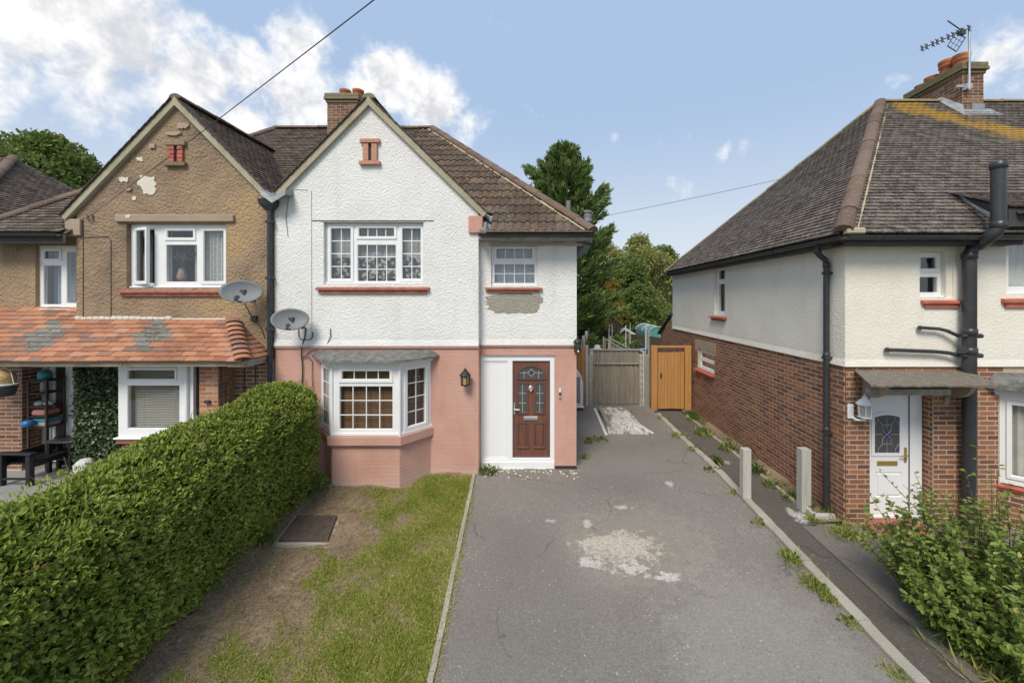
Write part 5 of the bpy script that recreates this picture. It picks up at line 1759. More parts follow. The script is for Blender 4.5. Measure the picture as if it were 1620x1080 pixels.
MB().box(4.72, FY - .20, -.42, 5.60, FY + .2, -.09, c=.015).build('doorstep', M['red_step'], H3)
# canopy over the door
mb = MB()
cx0, cx1 = X_(1352, FY), X_(1532, FY)
fx0, fx1 = X_(1378, 5.15), X_(1580, 5.15)
zc0, zc1 = Z_(585, FY), Z_(609, 5.15)
q = [(cx0, FY + .01, zc0), (cx1, FY + .01, zc0), (fx1, 5.15, zc1), (fx0, 5.15, zc1)]
vs = []; fs = []
NX = 24; NY = 6
for j in range(NY + 1):
    for i in range(NX + 1):
        a = Vector(q[0]).lerp(Vector(q[1]), i / NX); b = Vector(q[3]).lerp(Vector(q[2]), i / NX)
        p = a.lerp(b, j / NY); p.z += random.uniform(-.006, .006)
        vs.append(p)
nv = len(vs)
vs += [p - Vector((0, 0, .024)) for p in vs]
for j in range(NY):
    for i in range(NX):
        a = j * (NX + 1) + i
        fs += [(a + NX + 1, a + NX + 2, a + 1, a), (nv + a, nv + a + 1, nv + a + NX + 2, nv + a + NX + 1)]
for i in range(NX):
    a = NY * (NX + 1) + i; fs.append((a + 1, a, nv + a, nv + a + 1))
for j in range(NY):
    a = j * (NX + 1); fs.append((a, nv + a, nv + a + NX + 1, a + NX + 1)); a += NX; fs.append((a, a + NX + 1, nv + a + NX + 1, nv + a))
mb.add(vs, fs); cn = mb.build('canopy', M['canopy_felt'], H3)
mb = MB().box(X_(1372, 5.6), 5.55, Z_(624, 5.6), X_(1500, 5.6), 5.63, Z_(614, 5.6), c=.01)
mb.build('beam', M['fascia_grey'], cn)
for bx in (X_(1368, FY) , X_(1497, FY)):
    pts = [(FY, Z_(600, FY)), (5.42, Z_(606, 5.42)), (5.42, Z_(613, 5.42))] + [(5.46 + .36 * (1 - math.cos(t)), Z_(613, 5.42) - .22 * math.sin(t)) for t in frange(.0, 1.5, 6)] + [(FY, Z_(640, FY))]
    MB().prism(pts, bx - .035, bx + .035, 'x').build('bracket', M['brown_smooth'], cn)
# pipes on the front
mb = MB()
sp = X_(1533.5, 5.70)
ex = X_(1577, 5.42)
mb.tube([(ex, 5.40, Z_(258, 5.4)), (ex, 5.40, Z_(358, 5.4)), (ex - .03, 5.41, Z_(368, 5.4)), (ex - .09, 5.45, Z_(376, 5.4)), (sp + .1, 5.62, Z_(385, 5.6)), (sp + .03, 5.68, Z_(392, 5.7)), (sp, 5.70, Z_(402, 5.7)), (sp, 5.70, -.35)], .079, 18)
for (x, y, z) in ((ex, 5.40, Z_(262, 5.4)), (ex, 5.40, Z_(356, 5.4)), (sp, 5.70, Z_(405, 5.7)), (sp, 5.70, Z_(525, 5.7)), (sp, 5.70, Z_(555, 5.7))):
    mb.lathe([(.079, z - .05), (.090, z - .045), (.090, z + .045), (.079, z + .05)], Matrix.Translation((x, y, 0)), 18)
mb.tube([P(1456, 518, 5.76), P(1485, 520, 5.76), P(1498, 523, 5.75), P(1516, 531, 5.73), P(1530, 531, 5.72)], .025, 10)
mb.tube([P(1404, 553, 5.76), P(1480, 556, 5.76), P(1500, 558, 5.75), P(1518, 562, 5.73), P(1530, 562, 5.72)], .028, 10)
mb.tube([P(1456, 518, 5.76), P(1454, 518, 5.9)], .03, 10); mb.tube([P(1404, 553, 5.76), P(1402, 553, 5.9)], .034, 10)
for pz_ in (Z_(531, 5.7), Z_(562, 5.7)): mb.tube([(sp - .14, 5.68, pz_), (sp + .15, 5.68, pz_)], .034, 10)
mb.tube([P(1524, 553, 5.65), P(1524, 553, 5.8)], .055, 12)
mb.build('soil_pipe', M['black_plastic'], H3)
mb = MB()
gp = X_(1310, 6.15)
wy = 6.12
mb.tube([(WX - .2, wy, 4.03), (WX - .2, wy, 3.93), (WX - .18, wy, 3.88), (WX - .08, wy, 3.80), (WX - .065, wy, 3.72), (WX - .065, wy, .0)], .042, 12)
for z in (3.93, 3.72, 2.34, 1.2): mb.lathe([(.042, z - .04), (.05, z - .035), (.05, z + .035), (.042, z + .04)], Matrix.Translation((WX - (.2 if z == 3.93 else .065), wy, 0)), 12)
for z in (3.6, 2.3, 1.15): mb.box(WX - .11, wy - .05, z - .02, WX, wy + .05, z + .02, c=.005)
mb.build('downpipe', M['black_plastic'], H3)
# bay at the right edge
BB = [(bayx, FY + .02), (bayx + .55, FY - .5), (9.2, FY - .5)]
mz0, mz1 = .52, 1.80
for k, (a, b) in enumerate(zip(BB[:-1], BB[1:])):
    L = math.hypot(b[0] - a[0], b[1] - a[1]); Mx = plane_M((a[0], a[1], 0), (b[0] - a[0], b[1] - a[1]))
    wb = window(H3, Mx, (.0, mz0, L, mz1), [dict(r=(.10, mz0 + .10, (L if k == 0 else 1.2) - .10, mz1 - .09))], recess=0, room=0)
    drape(wb, Mx, (.03, mz0 + .03, L - .03, mz1 - .02), .12, 'curtain_cloth', folds=7 if k == 0 else 20, amp=.02)
    MB().box(0, .001, -.4, L, .1, mz0 - .10, Mx).build('bay_base', M['mortar'], H3)
    pieces('brick', BRICK_V, BRICK_F, brick_mats((0, -.4, L, mz0 - .1), [], Mx), M['red_brick'], BW3, 0)
    sill_bar(H3, Mx, -.05, L + .02, mz0 - .10, mz0 - .005, .05, 'bright_red_sill')
    MB().box(-.05, -.06, mz1 + .004, L + .05, .08, mz1 + .10, Mx, c=.01).build('bay_head', M['white_paint'], H3)
mb = MB().prism([(bayx - .22, FY), (bayx + .35, FY - .64), (9.3, FY - .64), (9.3, FY)], mz1 + .104, mz1 + .16)
mb.add([(bayx - .22, FY, mz1 + .162), (bayx + .35, FY - .64, mz1 + .162), (9.3, FY - .64, mz1 + .162), (9.3, FY, mz1 + .32), (bayx - .05, FY, mz1 + .32)], [(0, 1, 4), (1, 2, 3, 4)])
mb.build('bay_roof', M['old_felt'], H3)

# roof
E3, X3, Y30, Y31, A3 = 4.12, 4.27, 5.60, 13.4, (8.11, 9.5, 7.87)
rf = MB().add([(X3, Y30, E3 - .02), (13, Y30, E3 - .02), (13, 9.5, 7.85), (8.11, 9.5, 7.85), (X3, Y31, E3 - .02), (13, Y31, E3 - .02)],
              [(0, 1, 2, 3), (4, 0, 3), (4, 3, 2, 5)])
RF3 = rf.build('roof', M['plain_tile'], H3)
v_, f_ = plain_tile(.165, .1)
fs_ = Vector((0, 3.9, 3.75)); FL = fs_.length
tm = tile_mats((0, Y30 - .03, E3), (1, 0, 0), fs_.normalized(), [(X3, 0), (12.6, 0), (12.6, FL), (8.11, FL)], .165, .1)
ss_ = Vector((3.84, 0, 3.75)); SL3 = ss_.length
tm += tile_mats((X3 - .03, 0, E3), (0, 1, 0), ss_.normalized(), [(Y30, 0), (Y31, 0), (9.5, SL3)], .165, .1)
pieces('roof_tile', v_, f_, tm, M['plain_tile'], RF3, 300, .165, 8)
ridge_run(RF3, (X3 - .02, Y30 - .02, E3 + .05), (8.11, 9.5, 7.90), M['ridge_cap'], r=.12, seg_len=.60, lift=.03, flat=.75)
ridge_run(RF3, (X3 - .02, Y31 + .02, E3 + .03), (8.11, 9.5, 7.90), M['mossy_cap'], r=.10, seg_len=.42, lift=.0)
ridge_run(RF3, (8.11, 9.5, 7.90), (13, 9.5, 7.90), M['mossy_cap'], r=.12, seg_len=.42, lift=.0)
mb = MB()
for s_ in (Vector((.155, -.05, -.02)), ):
    a, b = Vector((X3, Y30, E3 + .05)) + s_, Vector((8.11, 9.5, 7.88)) + s_
    for i in range(34): mb.tube([a.lerp(b, i / 34), a.lerp(b, (i + 1) / 34)], .014 + random.uniform(-.006, .006), 5, caps=False)
mb.box(X3 + .0, Y30 - .09, E3 - .02, X3 + .26, Y30 + .03, E3 + .07, c=.02)
mb.build('hip_mortar', M['bedding_mortar'], RF3)
# raised section of eaves at the right with its lead soaker
xs = 6.5
q = [(xs, 6.32, 4.86), (13, 6.32, 4.86), (13, 5.52, 4.46), (xs + .0, 5.52, 4.46)]
mb = MB().add(q + [(xs, 5.52, 4.2), (13, 5.52, 4.40)], [(3, 2, 1, 0), (0, 4, 3), (3, 4, 5, 2)]); mb.build('sprocket', M['soffit_dark'], RF3)
sdv = Vector((0, .80, .40)); 
tm = tile_mats((0, 5.5, 4.475), (1, 0, 0), sdv.normalized(), [(xs - .02, 0), (12.6, 0), (12.6, sdv.length), (xs - .02, sdv.length)], .165, .1)
pieces('raised_tile', v_, f_, tm, M['plain_tile'], RF3, 0)
q = [P(1509, 303, 6.20), P(1566, 336, 5.70), P(1566, 345, 5.62), P(1522, 313, 6.1)]
MB().add(q + [p + Vector((.02, .0, -.05)) for p in q], [(0, 3, 2, 1), (0, 1, 2, 3), (3, 7, 6, 2)]).build('flashing', M['lead'], RF3)
gutter(H3, [(X3 - .055, Y31, E3 - .05), (X3 - .055, Y30 - .08, E3 - .045)], .056)
gutter(H3, [(X3 - .03, Y30 - .085, E3 - .045), (6.80, Y30 - .085, E3 - .045)], .056)
gutter(H3, [(xs + .1, 5.46, 4.42), (12.6, 5.46, 4.42)], .056)
mb = MB().box(X3 + .0, Y30 - .02, E3 - .16, 6.78, Y30 + .01, E3 - .035); mb.box(X3 + .0, Y30 + .012, E3 - .15, 6.78, FY, E3 - .13)
mb.box(X3 + .0, Y30 + .012, E3 - .16, X3 + .03, Y31, E3 - .035); mb.box(X3 + .032, FY + .002, E3 - .15, WX, Y31, E3 - .13)
mb.box(xs + .4, 5.54, 4.30, 12.5, 5.57, 4.42)
mb.build('fascia', M['soffit_dark'], H3)
ch3 = chimney(H3, 9.60, 10.08, 9.04, 10.42, 6.9, 8.58, 'chimney_brick', 'mossy_cap')
for k, y in enumerate((9.30, 9.62, 9.98, 10.25)):
    r_ = (.15, .15, .15, .14)[k]; hh = (.36, .42, .22, .16)[k]
    z0 = 8.53
    prof = [(r_ * 1.05, z0), (r_ * 1.05, z0 + .04), (r_ * .92, z0 + .07), (r_ * .9, z0 + hh * .55), (r_ * 1.05, z0 + hh * .6), (r_ * 1.05, z0 + hh * .68), (r_ * .95, z0 + hh * .72), (r_ * 1.08, z0 + hh * .8), (r_ * 1.1, z0 + hh * .98), (r_ * .95, z0 + hh), (r_ * .8, z0 + hh * .8)]
    MB().lathe(prof, Matrix.Translation((9.84, y, 0)), 22).build('chimney_pot', M['clay_pot'], ch3)
mb = MB()
zs = lambda y: E3 + (y - Y30 + .03) * 3.75 / 3.9 + .03
mb.add([(9.40, 8.80, zs(8.80)), (10.3, 8.80, zs(8.80)), (10.25, 9.06, zs(9.06) + .02), (9.46, 9.06, zs(9.06) + .02)], [(0, 1, 2, 3)])
mb.add([(9.40, 8.80, zs(8.80)), (9.44, 9.5, 7.96), (9.593, 9.5, 8.02), (9.593, 9.02, zs(9.02) + .13)], [(3, 2, 1, 0), (0, 1, 2, 3)])
mb.box(9.80, 9.025, zs(9.04) - .04, 10.09, 9.035, zs(9.04) + .14)
mb.build('flashing', M['lead'], ch3)
# low rear extension behind the brick wall
EX = MB().prism([(BY + .004, -.1), (BY + 1.35, -.1), (BY + 1.35, 1.95), (BY + .13, 2.62), (BY + .13, ZL - .02), (BY + .004, ZL - .02)], WX + .003, WX + 3, 'x').build('extension', M['mortar'], H3)
MX = plane_M((WX, BY + 1.35, 0), (0, -1))
bm_ = brick_mats((0, -.1, 1.35, 2.6), [(1.215, ZL - .02, 2, 3)], MX)
bm_ = [m_ for m_ in bm_ if m_.translation.z < 1.93 + (BY + 1.35 - m_.translation.y) * .55 - .05]
pieces('brick', BRICK_V, BRICK_F, bm_, M['red_brick'], EX, 0)
MB().prism([(BY + .1, 2.66), (BY + 1.5, 1.89), (BY + 1.5, 1.97), (BY + .1, 2.74)], WX - .08, WX + 3.1, 'x').build('extension_roof', M['soffit_dark'], H3)

# ------------------------------------------------------------------ next house along on the far left: only a roof corner in view
H4 = thing('house', 'neighbouring house of which only a brown hipped roof shows at far left', 'house', (-15.5, 9, 0))
MB().box(-22, 8.3, -.2, -12.6, 16, 4.3).build('wall', M['brown_roughcast'], H4)
q = [(-22, 8.0, 4.3), (-12.3, 8.0, 4.3), (-15.6, 11.8, 7.35), (-22, 11.8, 7.35), (-12.3, 16, 4.3), (-22, 16, 4.3)]
RF4 = MB().add(q, [(0, 1, 2, 3), (1, 4, 2), (3, 2, 4, 5)]).build('roof', M['brown_tile'], H4)
a4 = Vector((0, 3.8, 3.05))
pieces('roof_tile', v_, f_, tile_mats((0, 8, 4.31), (1, 0, 0), a4.normalized(), [(-19, 0), (-12.3, 0), (-15.6, a4.length), (-19, a4.length)], .165, .1), M['brown_tile'], RF4, 0)
b4 = Vector((-3.3, 0, 3.05))
pieces('roof_tile', v_, f_, tile_mats((-12.3, 0, 4.31), (0, 1, 0), b4.normalized(), [(8, 0), (16, 0), (11.8, b4.length)], .165, .1), M['brown_tile'], RF4, 0)
ridge_run(RF4, (-12.3, 8, 4.35), (-15.6, 11.8, 7.4), M['ridge_cap'], r=.12)


# ------------------------------------------------------------------ satellite dishes
def satellite_dish(center, w, h, face, arm_to, label):
    root = thing('satellite_dish', label, 'satellite dish', (center.x, D, center.z), 'satellite dishes on the house fronts')
    f = Vector(face).normalized()
    side = f.cross(Vector((0, 0, 1))).normalized(); up = side.cross(f)
    vs = []; fs = []
    RN, SN = 7, 32
    for side_i in (0, 1):
        for i in range(RN + 1):
            r_ = i / RN
            for k in range(SN):
                th = 2 * math.pi * k / SN
                dep = .055 * (r_ ** 2 - 1)
                vs.append(center + side * (math.cos(th) * r_ * w / 2) + up * (math.sin(th) * r_ * h / 2) + f * (dep - .006 * side_i + (.008 if i == RN else 0) * (1 - side_i)))
    nn = (RN + 1) * SN
    for i in range(RN):
        for k in range(SN):
            k2 = (k + 1) % SN
            q = (i * SN + k, i * SN + k2, (i + 1) * SN + k2, (i + 1) * SN + k)
            fs.append(q); fs.append(tuple(nn + t for t in q[::-1]))
    for k in range(SN):
        k2 = (k + 1) % SN; a = RN * SN
        fs.append((a + k, a + k2, nn + a + k2, nn + a + k))
    MB().add(vs, fs, smooth=True).build('reflector', M['dish_grey'], root)
    low = center - up * h * .42
    tip = low + f * .36 - up * .10
    mb = MB().tube([low - f * .03, low + f * .1 - up * .05, tip], .014, 8)
    mb.build('arm', M['dark_metal'], root)
    mb = MB().tube([tip - f * .09 + up * .075, tip + f * .02 + up * .02], .028, 12, radii=[.036, .022])
    mb.tube([tip + f * .02 + up * .02, tip + f * .045 - up * .03], .018, 8); mb.build('receiver', M['dark_metal'], root)
    back = center - f * .07
    mb = MB().tube([back, back - f * .06, Vector((arm_to[0], D - .12, arm_to[1])), Vector((arm_to[0], D - .002, arm_to[1]))], .02, 8)
    mb.box(arm_to[0] - .05, D - .012, arm_to[1] - .08, arm_to[0] + .05, D - .0, arm_to[1] + .08, c=.003)
    mb.box(back.x - .06, back.y - .02, back.z - .06, back.x + .06, back.y + .03, back.z + .06, c=.01)
    mb.build('bracket', M['dark_metal'], root)
    mb = MB()
    for k in range(3):
        mb.box(-.006, -.006, -.006, .006, .006, .006, Matrix.Translation(center - f * .05 + side * (k - 1) * .045 + up * .01))
    mb.build('bolt', M['galvanised'], root)
    return root


satellite_dish(P(382, 461, 6.95), .64, .42, (.50, -1, .40), (X_(400, D), Z_(470, D)), 'oval grey satellite dish on the brown roughcast wall left of the black downpipe')
satellite_dish(P(459, 505, 6.95), .58, .40, (.50, -1, .42), (X_(478, D), Z_(512, D)), 'oval grey satellite dish low on the white gable wall right of the black downpipe')


# ------------------------------------------------------------------ lamps
def coach_lantern(px, py, wall_y, h, label, mat, glass_m, style=0, scale=1.0):
    """py: centre of the lantern"""
    d = wall_y - .12
    c = P(px, py, d)
    root = thing('wall_lantern', label, 'wall lamp', (c.x, wall_y, c.z), 'wall lanterns on the house fronts')
    s_ = h
    T = Matrix.Translation(c)
    seg = 6
    up = style == 0
    cage = MB()
    rt, rb = .30 * s_, .17 * s_
    zt_, zb = .12 * s_, -.28 * s_
    for k in range(seg):
        th = 2 * math.pi * k / seg
        cage.tube([c + Vector((rt * .62 * math.cos(th), rt * .62 * math.sin(th), zt_)), c + Vector((rb * math.cos(th), rb * math.sin(th), zb))], .008, 5)
    cage.lathe([(0, zb - .10 * s_), (.05 * s_, zb - .08 * s_), (.06 * s_, zb - .03 * s_), (rb * 1.15, zb - .01), (rb * 1.15, zb + .012)], T, seg * 2, False)
    cage.build('cage', M[mat], root)
    MB().lathe([(rb * .9, zb), (rt * .58, zt_)], T, seg, False).build('lamp_glass', M[glass_m], root)
    top = MB().lathe([(rt * .75, zt_ - .01), (rt * .82, zt_ + .004), (rt * .5, zt_ + .13 * s_), (.09 * s_, zt_ + .2 * s_), (.05 * s_, zt_ + .22 * s_), (.07 * s_, zt_ + .25 * s_), (.02 * s_, zt_ + .29 * s_), (.0, zt_ + .36 * s_)], T, seg * 2, False)
    top.build('lamp_hood', M[mat], root)
    arm = MB()
    if style == 0:
        arm.tube([Vector((c.x, wall_y, c.z - .02)), Vector((c.x, wall_y - .05, c.z + .0)), Vector((c.x, wall_y - .06, c.z + .2 * s_)), Vector((c.x, d + .01, zt_ + c.z + .2 * s_))], .010, 6)
        arm.lathe([(0, -.02), (.05, -.015), (.06, .0)], Matrix.Translation((c.x, wall_y - .0, c.z - .02)) @ Matrix.Rotation(R(90), 4, 'X'), 12)
    else:
        arm.box(c.x - .075 - .09, wall_y - .03, c.z - .42 * s_, c.x - .02 - .06, wall_y, c.z + .06 * s_, c=.012)
        arm.tube([Vector((c.x - .11, wall_y - .02, c.z - .36 * s_)), Vector((c.x - .08, wall_y - .08, c.z - .42 * s_)), Vector((c.x, d, c.z - .40 * s_)), Vector((c.x, d, zb + c.z - .05 * s_))], .018, 8)
    arm.build('bracket', M[mat], root)
    return root


coach_lantern(736, 598, D, .42, 'small black coach lantern with amber glass between the bay window and white door panel', 'black_metal', 'amber_glass')
coach_lantern(1368, 645, FY, .44, 'white coach lantern on red brick beside the white front door', 'door_white', 'clear_glass', 1)
# corner lantern with a sensor
c = P(911, 546, DP - .02)
lt = thing('wall_lantern', 'black lantern with motion sensor at the right corner of the pink wall', 'wall lamp', (c.x, DP, c.z), 'wall lanterns on the house fronts')
T = Matrix.Translation(c + Vector((.03, -.06, 0)))
MB().lathe([(.045, -.03), (.075, .06)], T, 12).build('lamp_glass', M['smoke_glass'], lt)
MB().lathe([(.085, .055), (.085, .07), (.05, .115), (.02, .13), (.025, .15), (0, .18)], T, 12, False).build('lamp_hood', M['black_metal'], lt)
MB().lathe([(.0, -.13), (.04, -.125), (.055, -.08), (.05, -.03)], T, 12).build('sensor', M['black_plastic'], lt)
MB().box(c.x - .03, DP - .05, c.z - .13, c.x + .06, DP + .006, c.z + .0, c=.01).build('bracket', M['black_metal'], lt)
MB().lathe([(0, 0), (.02, .004), (.022, .012)], T @ Matrix.Translation((0, -.055, -.09)) @ Matrix.Rotation(R(90), 4, 'X'), 10).build('lens', M['silver'], lt)
# hanging tealight lantern at the far left of the porch
c = P(6, 597, 6.75)
lt = thing('hanging_lantern', 'glass jar candle lantern on a dish hanging from the porch fascia', 'lantern', (c.x, c.y, c.z))
T = Matrix.Translation(c)
MB().lathe([(.03, .13), (.055, .11), (.12, .06), (.145, .0), (.13, -.07), (.10, -.1)], T, 18).build('jar', M['amber_glass'], lt)
MB().lathe([(0, -.14), (.17, -.13), (.19, -.10), (.18, -.095), (0, -.11)], T, 20).build('dish', M['white_paint'], lt)
MB().lathe([(0, -.32), (.12, -.31), (.16, -.16), (.17, -.14), (0, -.145)], T, 18).build('pot', M['black_plastic'], lt)
mb = MB()
for k in range(3):
    th = k * 2.1
    mb.tube([c + Vector((.17 * math.cos(th), .17 * math.sin(th), -.1)), c + Vector((.12 * math.cos(th), .12 * math.sin(th), .1)), c + Vector((0, 0, .17)), c + Vector((0, 0, .3))], .006, 5)
mb.build('hanger', M['white_paint'], lt)

# ------------------------------------------------------------------ aerial on the right-hand chimney
mx = X_(1529, 9.0)
ae = thing('tv_aerial', 'long spiked television aerial on a mast strapped to the lichen covered chimney', 'aerial', (mx, 9.0, 8.2))
MB().tube([(mx, 8.94, Z_(142, 8.94)), (mx, 8.94, Z_(40, 8.94))], .022, 8).build('mast', M['galvanised'], ae)
mb = MB().box(mx - .05, 8.93, Z_(140, 8.94), mx + .06, 9.04, Z_(132, 8.94)); mb.box(mx - .2, 9.0, Z_(138, 9), mx + .05, 9.035, Z_(134, 9)); mb.build('bracket', M['galvanised'], ae)
b0, b1 = P(1533, 45, 8.9), P(1459, 77, 9.7)
mb = MB().tube([b0, b1], .011, 6); mb.build('boom', M['dark_metal'], ae)
bd = (b1 - b0).normalized(); bs = bd.cross(Vector((0, 0, 1))).normalized(); bu = bs.cross(bd)
for t in (.0, .12, .22, .32, .42, .55, .66, .76, .9, 1.0):
    c = b0.lerp(b1, t); q = MB(); L_ = .09
    q.tube([c - bs * L_ - bu * .05, c + bs * L_ + bu * .05], .007, 5); q.tube([c - bs * L_ + bu * .05, c + bs * L_ - bu * .05], .007, 5); q.tube([c - bu * .06, c + bu * .06], .016, 6)
    q.build('element', M['dark_metal'], ae)
mb = MB()
g0, g1, g2, g3 = P(1512, 52, 9.0), P(1499, 73, 9.0), P(1513, 82, 9.05), P(1527, 60, 9.05)
for a, b in ((g0, g1), (g1, g2), (g2, g3), (g3, g0)): mb.tube([a, b], .011, 5)
for t in (.33, .66): mb.tube([g0.lerp(g1, t), g3.lerp(g2, t)], .006, 4); mb.tube([g1.lerp(g2, t), g0.lerp(g3, t)], .006, 4)
mb.tube([P(1499, 33, 9.0), P(1522, 49, 8.95)], .013, 5); mb.box(*(P(1522, 52, 8.95) - Vector((.05, .04, .05))), *(P(1522, 52, 8.95) + Vector((.05, .04, .05))))
mb.build('reflector', M['dark_metal'], ae)


# ------------------------------------------------------------------ overhead wires
def wire(label, a, b, r, sag=.0, n=24):
    pts = []
    for i in range(n + 1):
        t = i / n; p = a.lerp(b, t); p.z -= sag * 4 * t * (1 - t); pts.append(p)
    solo(MB().tube(pts, r, 6, caps=False), 'telephone_wire', M['cable_black'], label, 'wire', 'overhead telephone wires')


wire('telephone wire rising from the brown gable up past the clouds', P(140, 343, 7.25), P(900, -238, 1.9), .0042, .02)
wire('thin telephone wire running from the conifer to the right-hand roof', P(930, 347, 24), P(1330, 262, 19), .011, .06)

# ------------------------------------------------------------------ gates, fence and posts between the houses
def board(mb_mat, parent, x0, x1, y, z0, z1, t=.02, name='board', jit=.006, M_=I4):
    MB().box(x0 + .0015, y + random.uniform(-jit, jit), z0 + random.uniform(-jit, jit), x1 - .0015, y + t, z1 + random.uniform(-jit, jit), M_, c=.004).build(name, M[mb_mat], parent)


gy = 11.6
g = thing('garden_gate', 'orange stained timber gate between the brick wall and the grey fence', 'gate', (3.8, gy, 0))
x0, x1 = X_(1041, gy), X_(1082, gy); zb, zt_ = Z_(648, gy) + .03, Z_(557, gy)
n = 8
for i in range(n): board('orange_wood', g, x0 + (x1 - x0) * i / n, x0 + (x1 - x0) * (i + 1) / n, gy, zb, zt_ - (.06 if i < 3 else 0) * 0)
for (a, b) in ((1030, 1039.5), (1083, 1093)):
    MB().box(X_(a, gy), gy - .05, -.05, X_(b, gy), gy + .07, Z_(546.5, gy), c=.008).build('gate_post', M['orange_wood'], g)
MB().box(X_(1039.6, gy), gy - .02, Z_(550, gy), X_(1082.8, gy), gy + .06, Z_(547, gy), c=.006).build('top_rail', M['orange_wood'], g)
for z in (.35, 1.45): MB().box(x0, gy + .022, z, x1, gy + .06, z + .09).build('brace', M['orange_wood'], g)
MB().box(X_(1044.5, gy), gy - .035, Z_(597, gy), X_(1046.5, gy), gy - .008, Z_(590, gy), c=.003).build('latch', M['black_metal'], g)

gy2 = 12.05
g = thing('garden_fence', 'weathered grey close-boarded fence panel with a mid rail behind the driveway', 'fence', (2.4, gy2, 0))
x0, x1 = X_(938, gy2), X_(1011, gy2); zt_ = Z_(554, gy2)
n = 20
for i in range(n): board('grey_wood', g, x0 + (x1 - x0) * i / n, x0 + (x1 - x0) * (i + 1) / n, gy2 + (.012 if i % 2 else 0), .02, zt_ - .01, .018, jit=.008)
MB().box(x0 - .02, gy2 - .03, zt_ - .01, x1 + .02, gy2 + .05, zt_ + .03, c=.006).build('top_rail', M['pale_fence'], g)
MB().box(x0 + .02, gy2 - .045, Z_(576, gy2), x1 - .01, gy2 - .01, Z_(573.5, gy2), c=.006).build('mid_rail', M['pale_fence'], g)
for (a, b, t, mt, lab) in ((926, 930.5, 546, 'pale_concrete', None), (930.8, 937.5, 561, 'concrete', None), (1011.5, 1016, 560, 'concrete', None), (1016.4, 1019.5, 555, 'pale_concrete', None), (1019.8, 1028, 561, 'pale_fence', None)):
    MB().box(X_(a, gy2 - .05), gy2 - .08, -.05, X_(b, gy2 - .05), gy2 + .06, Z_(t, gy2), c=.012).build('fence_post', M[mt], g)
mb = MB()
for k in range(9): mb.box(X_(932, gy2), gy2 - .095, .1 + k * .19, X_(936.5, gy2), gy2 - .082, .2 + k * .19, c=.004)
for k in range(9): mb.box(X_(1012, gy2), gy2 - .095, .1 + k * .19, X_(1015.5, gy2), gy2 - .082, .2 + k * .19, c=.004)
mb.build('post_recess', M['concrete'], g)

# orange boarded fence running away along the house's side
g = thing('garden_fence', 'short run of orange boarded fence at the corner of the pink house', 'fence', (1.2, 12.0, 0))
fy2 = 12.02
for i in range(4):
    xa, xb = X_(903, fy2), X_(925.5, fy2)
    board('orange_wood', g, xa + (xb - xa) * i / 4, xa + (xb - xa) * (i + 1) / 4, fy2, .03, Z_(549, fy2))
MB().box(X_(914, fy2), fy2 - .06, Z_(560, fy2), X_(917.5, fy2), fy2 - .012, Z_(536, fy2), c=.008).build('fence_post', M['pale_fence'], g)
MB().box(xa, fy2 + .022, 1.2, xb, fy2 + .06, 1.28).build('rail', M['orange_wood'], g)
# white louvred panel leaning by the side of the house
g = thing('air_vent_unit', 'white slatted outdoor unit beside the pink house wall', 'vent unit', (1.2, 11.5, 0))
ux0, ux1 = X_(906, 11.5), X_(922, 11.5)
pts = [(ux0, Z_(642, 11.5)), (ux1, Z_(642, 11.5)), (ux1, Z_(605, 11.5)), (X_(919, 11.5), Z_(593, 11.5)), (X_(914, 11.5), Z_(585, 11.5)), (ux0, Z_(584, 11.5))]
MB().prism(pts, 11.45, 11.7, 'y').build('casing', M['door_white'], g)
for k in range(13):
    z = Z_(636, 11.5) + k * .058
    MB().box(ux0 + .05, 11.435, z, X_(918, 11.45), 11.449, z + .03, c=.003).build('slat', M['gasket'], g)
MB().box(ux0, 11.42, Z_(642, 11.5) - .04, ux1 + .03, 11.75, Z_(642, 11.5) - .002, c=.01).build('foot', M['door_white'], g)

# two weathered posts by the path
for (px, py0, py1, d, w_, lab) in ((1180, 709.5, 790, 6.42, .135, 'short weathered timber post standing on the kerb of the drive'), (1272.5, 709.5, 797, 6.26, .150, 'short weathered timber post standing against the brick side wall')):
    b = P(px, py1, d); t = P(px, py0, d)
    o = MB().prism([(b.x - w_ / 2 + .02, d - w_ / 2), (b.x + w_ / 2 - .02, d - w_ / 2), (b.x + w_ / 2, d - w_ / 2 + .02), (b.x + w_ / 2, d + w_ / 2), (b.x - w_ / 2, d + w_ / 2), (b.x - w_ / 2, d - w_ / 2 + .02)], b.z - .1, t.z)
    solo(o, 'timber_post', M['post_wood'], lab, 'post', 'weathered posts beside the path')
# concrete gully surround under the downpipe
mb = MB().box(4.13, 5.96, -.25, 4.44, 6.04, -.03, c=.012); mb.box(4.13, 6.05, -.25, 4.20, 6.40, -.03, c=.012)
solo(mb, 'gully_surround', M['pale_concrete'], 'low concrete gully surround at the foot of the black downpipe', 'gully')

